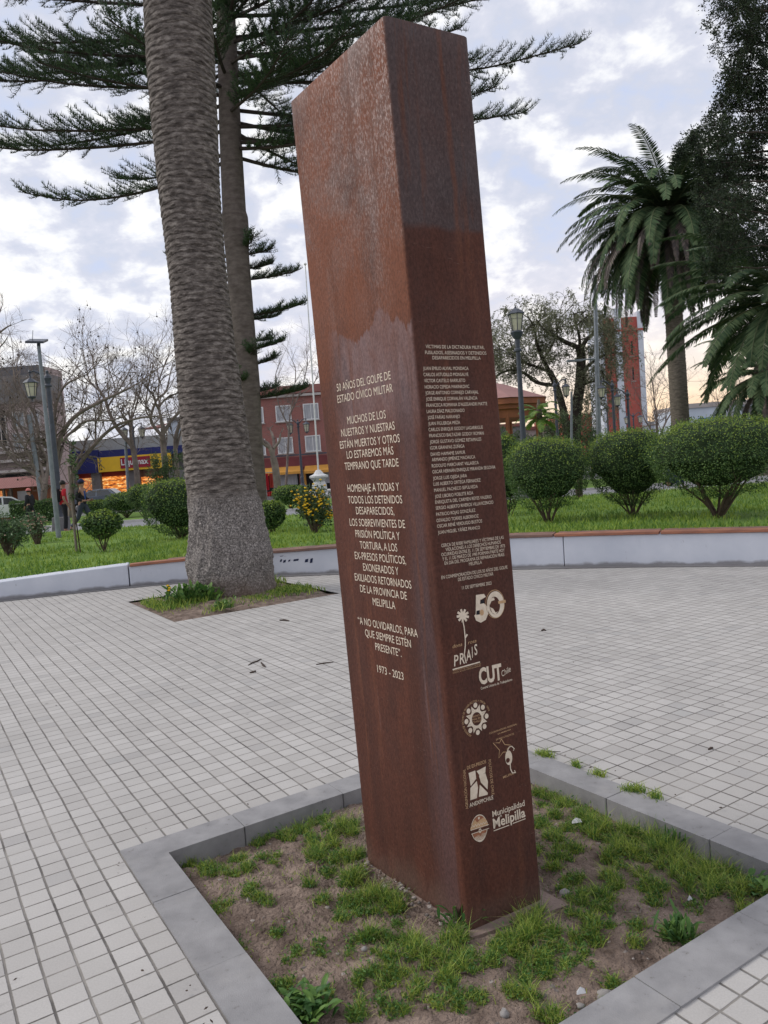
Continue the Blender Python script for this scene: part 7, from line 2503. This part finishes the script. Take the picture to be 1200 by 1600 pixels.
def skinned(name, nodes, edges, mat, parent, root_idx=0, sub=2):
    me = bpy.data.meshes.new(name)
    me.from_pydata([n_[0] for n_ in nodes], edges, [])
    ob = bpy.data.objects.new(name + '_work', me); COL.objects.link(ob)
    sk = ob.modifiers.new('skin', 'SKIN'); sk.use_smooth_shade = True
    lay = me.skin_vertices[0].data if len(me.skin_vertices) else None
    for i, n_ in enumerate(nodes):
        r_ = n_[1]
        lay[i].radius = r_ if hasattr(r_, '__len__') else (r_, r_)
        lay[i].use_root = (i == root_idx)
    sb = ob.modifiers.new('sub', 'SUBSURF'); sb.levels = sub; sb.render_levels = sub
    dg = bpy.context.evaluated_depsgraph_get(); dg.update()
    m2 = bpy.data.meshes.new_from_object(ob.evaluated_get(dg)); m2.name = name
    bpy.data.objects.remove(ob); bpy.data.meshes.remove(me)
    m2.materials.clear(); m2.materials.append(mat)
    o = bpy.data.objects.new(name, m2); COL.objects.link(o); o.parent = parent
    return o


def person(loc, yaw, label, P, shirt, trousers, cap=None, hair=True, backpack=None, vest=None, scale=1.0, sleeve=True):
    """P overrides joints; x is forward, y left, z up, in metres for a 1.70 m figure"""
    J = dict(pelvis=(0, 0, .93), waist=(0, 0, 1.08), chest=(.01, 0, 1.30), neck=(0, 0, 1.44), jaw=(.02, 0, 1.52), head=(.025, 0, 1.60), top=(.015, 0, 1.665),
             shL=(0, .17, 1.39), shR=(0, -.17, 1.39), elL=(-.03, .23, 1.12), elR=(-.03, -.23, 1.12), wrL=(.10, .22, .90), wrR=(.10, -.22, .90), haL=(.13, .21, .83), haR=(.13, -.21, .83),
             hiL=(0, .09, .90), hiR=(0, -.09, .90), knL=(.12, .10, .50), knR=(-.06, -.10, .50), anL=(.16, .10, .09), anR=(-.30, -.10, .16), toL=(.30, .11, .035), toR=(-.20, -.11, .05))
    J.update(P)
    J = {k: Vector(v) * scale for k, v in J.items()}
    root = empty('person', loc); root.rotation_euler = (0, 0, yaw); tag(root, label, 'person')
    nodes, idx, edges = [], {}, []

    def add(k, r_, prev=None, pos=None):
        idx[k] = len(nodes); nodes.append(((pos or J[k]).to_tuple(), r_ if hasattr(r_, '__len__') else r_ * scale))
        if prev is not None: edges.append((idx[prev], idx[k]))

    add('pelvis', (.13, .10)); add('waist', (.125, .095), 'pelvis'); add('chest', (.145, .105), 'waist'); add('neck', .052, 'chest'); add('jaw', .070, 'neck'); add('head', (.082, .092), 'jaw'); add('top', (.055, .062), 'head')
    nose = J['head'] + (J['top'] - J['jaw']).cross(Vector((0, -1, 0))).normalized() * -0.0 + Vector((.105, 0, -.015)) * scale
    add('nose', .014, 'head', nose)
    for s_, sg in (('L', 1), ('R', -1)):
        add('ear' + s_, .014, 'head', J['head'] + Vector((0, sg * .088, 0)) * scale)
        add('sh' + s_, .058, 'chest'); add('el' + s_, .043, 'sh' + s_); add('wr' + s_, .029, 'el' + s_); add('ha' + s_, (.034, .018), 'wr' + s_)
        d = (J['ha' + s_] - J['wr' + s_]).normalized(); sd = d.cross(Vector((1, .2, .3))).normalized()
        for q in range(4):
            b = J['ha' + s_] + sd * (.018 * (q - 1.5)) * scale + d * .03 * scale
            k1, k2 = 'f%d%s' % (q, s_), 'g%d%s' % (q, s_)
            add(k1, .0095, 'ha' + s_, b + d * (.035 + .006 * (q in (1, 2))) * scale); add(k2, .008, k1, b + (d * .060 + Vector((.018, 0, 0))) * scale)
        add('th1' + s_, .010, 'wr' + s_, J['wr' + s_] + (d * .04 - sd * .034 + Vector((.012, 0, 0))) * scale); add('th2' + s_, .009, 'th1' + s_, J['wr' + s_] + (d * .075 - sd * .042 + Vector((.02, 0, 0))) * scale)
        add('hi' + s_, .088, 'pelvis'); add('kn' + s_, .058, 'hi' + s_); add('an' + s_, .038, 'kn' + s_); add('to' + s_, (.036, .028), 'an' + s_)
    skinned('body', nodes, edges, M['skin'], root)

    def garment(name, chain, mat):
        nd, ix, ed = [], {}, []
        for k, r_, pv, pos in chain:
            ix[k] = len(nd); nd.append(((pos if pos is not None else J[k]).to_tuple(), r_))
            if pv: ed.append((ix[pv], ix[k]))
        return skinned(name, nd, ed, mat, root)

    up = 1.0
    ch = [('waist', (.150, .118), None, None), ('hem', (.150, .120), 'waist', J['pelvis'] + Vector((0, 0, -.02))), ('chest', (.172, .128), 'waist', None), ('coll', .068, 'chest', J['neck'] + Vector((0, 0, -.035)))]
    for s_ in 'LR':
        ch += [('sh' + s_, .078, 'chest', None), ('sl' + s_, .066, 'sh' + s_, J['sh' + s_].lerp(J['el' + s_], .82 if not vest else 1.0))]
        if vest: ch += [('cu' + s_, .046, 'sl' + s_, J['el' + s_].lerp(J['wr' + s_], .92))]
    garment('shirt' if not vest else 'jacket', ch, M[shirt])
    if vest:
        mb = MB(); mb.lathe([(.03, 0), (.045, .14), (.03, .30)], 8, (0, 0, 0))
        o = bpy.data.objects.new('shirt_front', mb.mesh('shirt_front', M[vest])); COL.objects.link(o); o.parent = root; o.location = J['waist'] + Vector((.105, 0, -.02))
    ch = [('pelvis', (.150, .122), None, None), ('wst', (.140, .112), 'pelvis', J['waist'] + Vector((0, 0, -.06)))]
    for s_ in 'LR': ch += [('hi' + s_, .105, 'pelvis', None), ('kn' + s_, .076, 'hi' + s_, None), ('cf' + s_, .062, 'kn' + s_, J['kn' + s_].lerp(J['an' + s_], .92))]
    garment('trousers', ch, M[trousers])
    for s_ in 'LR':
        a = J['an' + s_]; t_ = J['to' + s_]; d = (t_ - a); d.z = 0
        garment('shoe', [('h', (.045, .045), None, a - d * .35 + Vector((0, 0, -.045))), ('m', (.05, .048), 'h', a + d * .3 + Vector((0, 0, -.045))), ('t', (.042, .034), 'm', t_ + Vector((0, 0, .01)))], M['blackcloth'])
    hd = J['head'] + Vector((-.012, 0, .022)) * scale

    def dome(name, r_, z0, mat, brim=False):
        mb = MB(); pr_ = []
        for i in range(8):
            t = z0 + (math.pi / 2 - z0) * i / 7
            pr_.append((r_ * math.cos(t) + .001, r_ * 1.12 * math.sin(t)))
        mb.lathe(pr_, 16, (0, 0, 0), cap=True)
        if brim:
            V = [(0.06 + .0, -.075, pr_[0][1] + .02), (.06, .075, pr_[0][1] + .02), (.165, .055, pr_[0][1] + .0), (.165, -.055, pr_[0][1])]
            V += [(x, y, z + .008) for x, y, z in V]
            mb.arr(V, [(3, 2, 1, 0), (4, 5, 6, 7), (0, 1, 5, 4), (1, 2, 6, 5), (2, 3, 7, 6), (3, 0, 4, 7)])
        o = bpy.data.objects.new(name, mb.mesh(name, M[mat], smooth=True)); COL.objects.link(o); o.parent = root; o.location = hd
    if hair: dome('hair', .100 * scale, -.35 if not cap else -.5, 'hair')
    if cap: dome('cap', .112 * scale, .05, cap, True)
    if backpack:
        mb = MB()
        mb.lathe([(.04, -.24), (.14, -.22), (.155, -.05), (.145, .12), (.09, .22), (.03, .25)], 12, (0, 0, 0))
        for sg in (-1, 1):
            mb.tube([(.02, sg * .11, .18), (.14, sg * .13, .22), (.26, sg * .12, .08), (.22, sg * .14, -.12), (.04, sg * .13, -.18)], .02, 6)
        o = bpy.data.objects.new('backpack', mb.mesh('backpack', M[backpack], smooth=True)); COL.objects.link(o); o.location = Vector(loc) + Matrix.Rotation(yaw, 3, 'Z') @ (J['chest'] + Vector((-.22, 0, -.06))); o.rotation_euler = (0, 0, yaw)
        tag(o, "black backpack on the back of the man in the red shirt", 'backpack')
    return root


q = gnd(104, 833, 0.0)
person((q.x, q.y, 0), R(35), "man in a red shirt and dark trousers standing behind the timber stake on the left", dict(elL=(-.02, .25, 1.13), wrL=(.16, .22, .98), haL=(.22, .20, .94), elR=(-.05, -.25, 1.12), wrR=(.08, -.24, .88), haR=(.11, -.23, .81), knL=(.06, .11, .50), anL=(.02, .11, .09), toL=(.16, .12, .035), knR=(.0, -.10, .50), anR=(-.06, -.10, .09), toR=(.08, -.11, .035)),
       'redshirt', 'blackcloth', None, True, 'blackcloth', scale=1.08)
q = gnd(133, 832, 0.0)
person((q.x, q.y, 0), R(-10), "man in a dark cap, black jacket and blue shirt striding along the path", dict(elL=(-.05, .25, 1.13), wrL=(.17, .18, 1.03), haL=(.24, .14, 1.04), elR=(-.06, -.25, 1.12), wrR=(.15, -.20, 1.02), haR=(.22, -.15, 1.03), knL=(.20, .10, .51), anL=(.24, .10, .09), toL=(.38, .11, .05), knR=(-.12, -.10, .50), anR=(-.42, -.10, .18), toR=(-.33, -.11, .06)),
       'blackcloth', 'jeans', 'navycloth', True, None, 'bluecloth', scale=1.07)
q = gnd(50, 822, 0.0)
person((q.x, q.y, 0), R(160), "person in a coral cap and dark top walking behind the oleander bush", {}, 'blackcloth', 'blackcloth', 'pinkcap', True, None, 'blackcloth', scale=.98)
q = at(1046, 770, 28.3); q.z = 0.0
person((q.x, q.y, 0.08), R(-60), "person in navy clothes sitting low on the path kerb behind the right bushes", dict(pelvis=(0, 0, .12), waist=(.03, 0, .28), chest=(.14, 0, .50), neck=(.20, 0, .63), jaw=(.25, 0, .70), head=(.28, 0, .78), top=(.28, 0, .85), shL=(.14, .17, .58), shR=(.14, -.17, .58), elL=(.30, .24, .42), elR=(.30, -.24, .42), wrL=(.44, .10, .44), wrR=(.44, -.10, .44), haL=(.50, .05, .44), haR=(.50, -.05, .44),
       hiL=(.03, .09, .12), hiR=(.03, -.09, .12), knL=(.42, .13, .38), knR=(.42, -.13, .38), anL=(.52, .12, .02), anR=(.52, -.12, .02), toL=(.66, .13, -.03), toR=(.66, -.13, -.03)), 'navycloth', 'navycloth', None, True, None, 'navycloth')
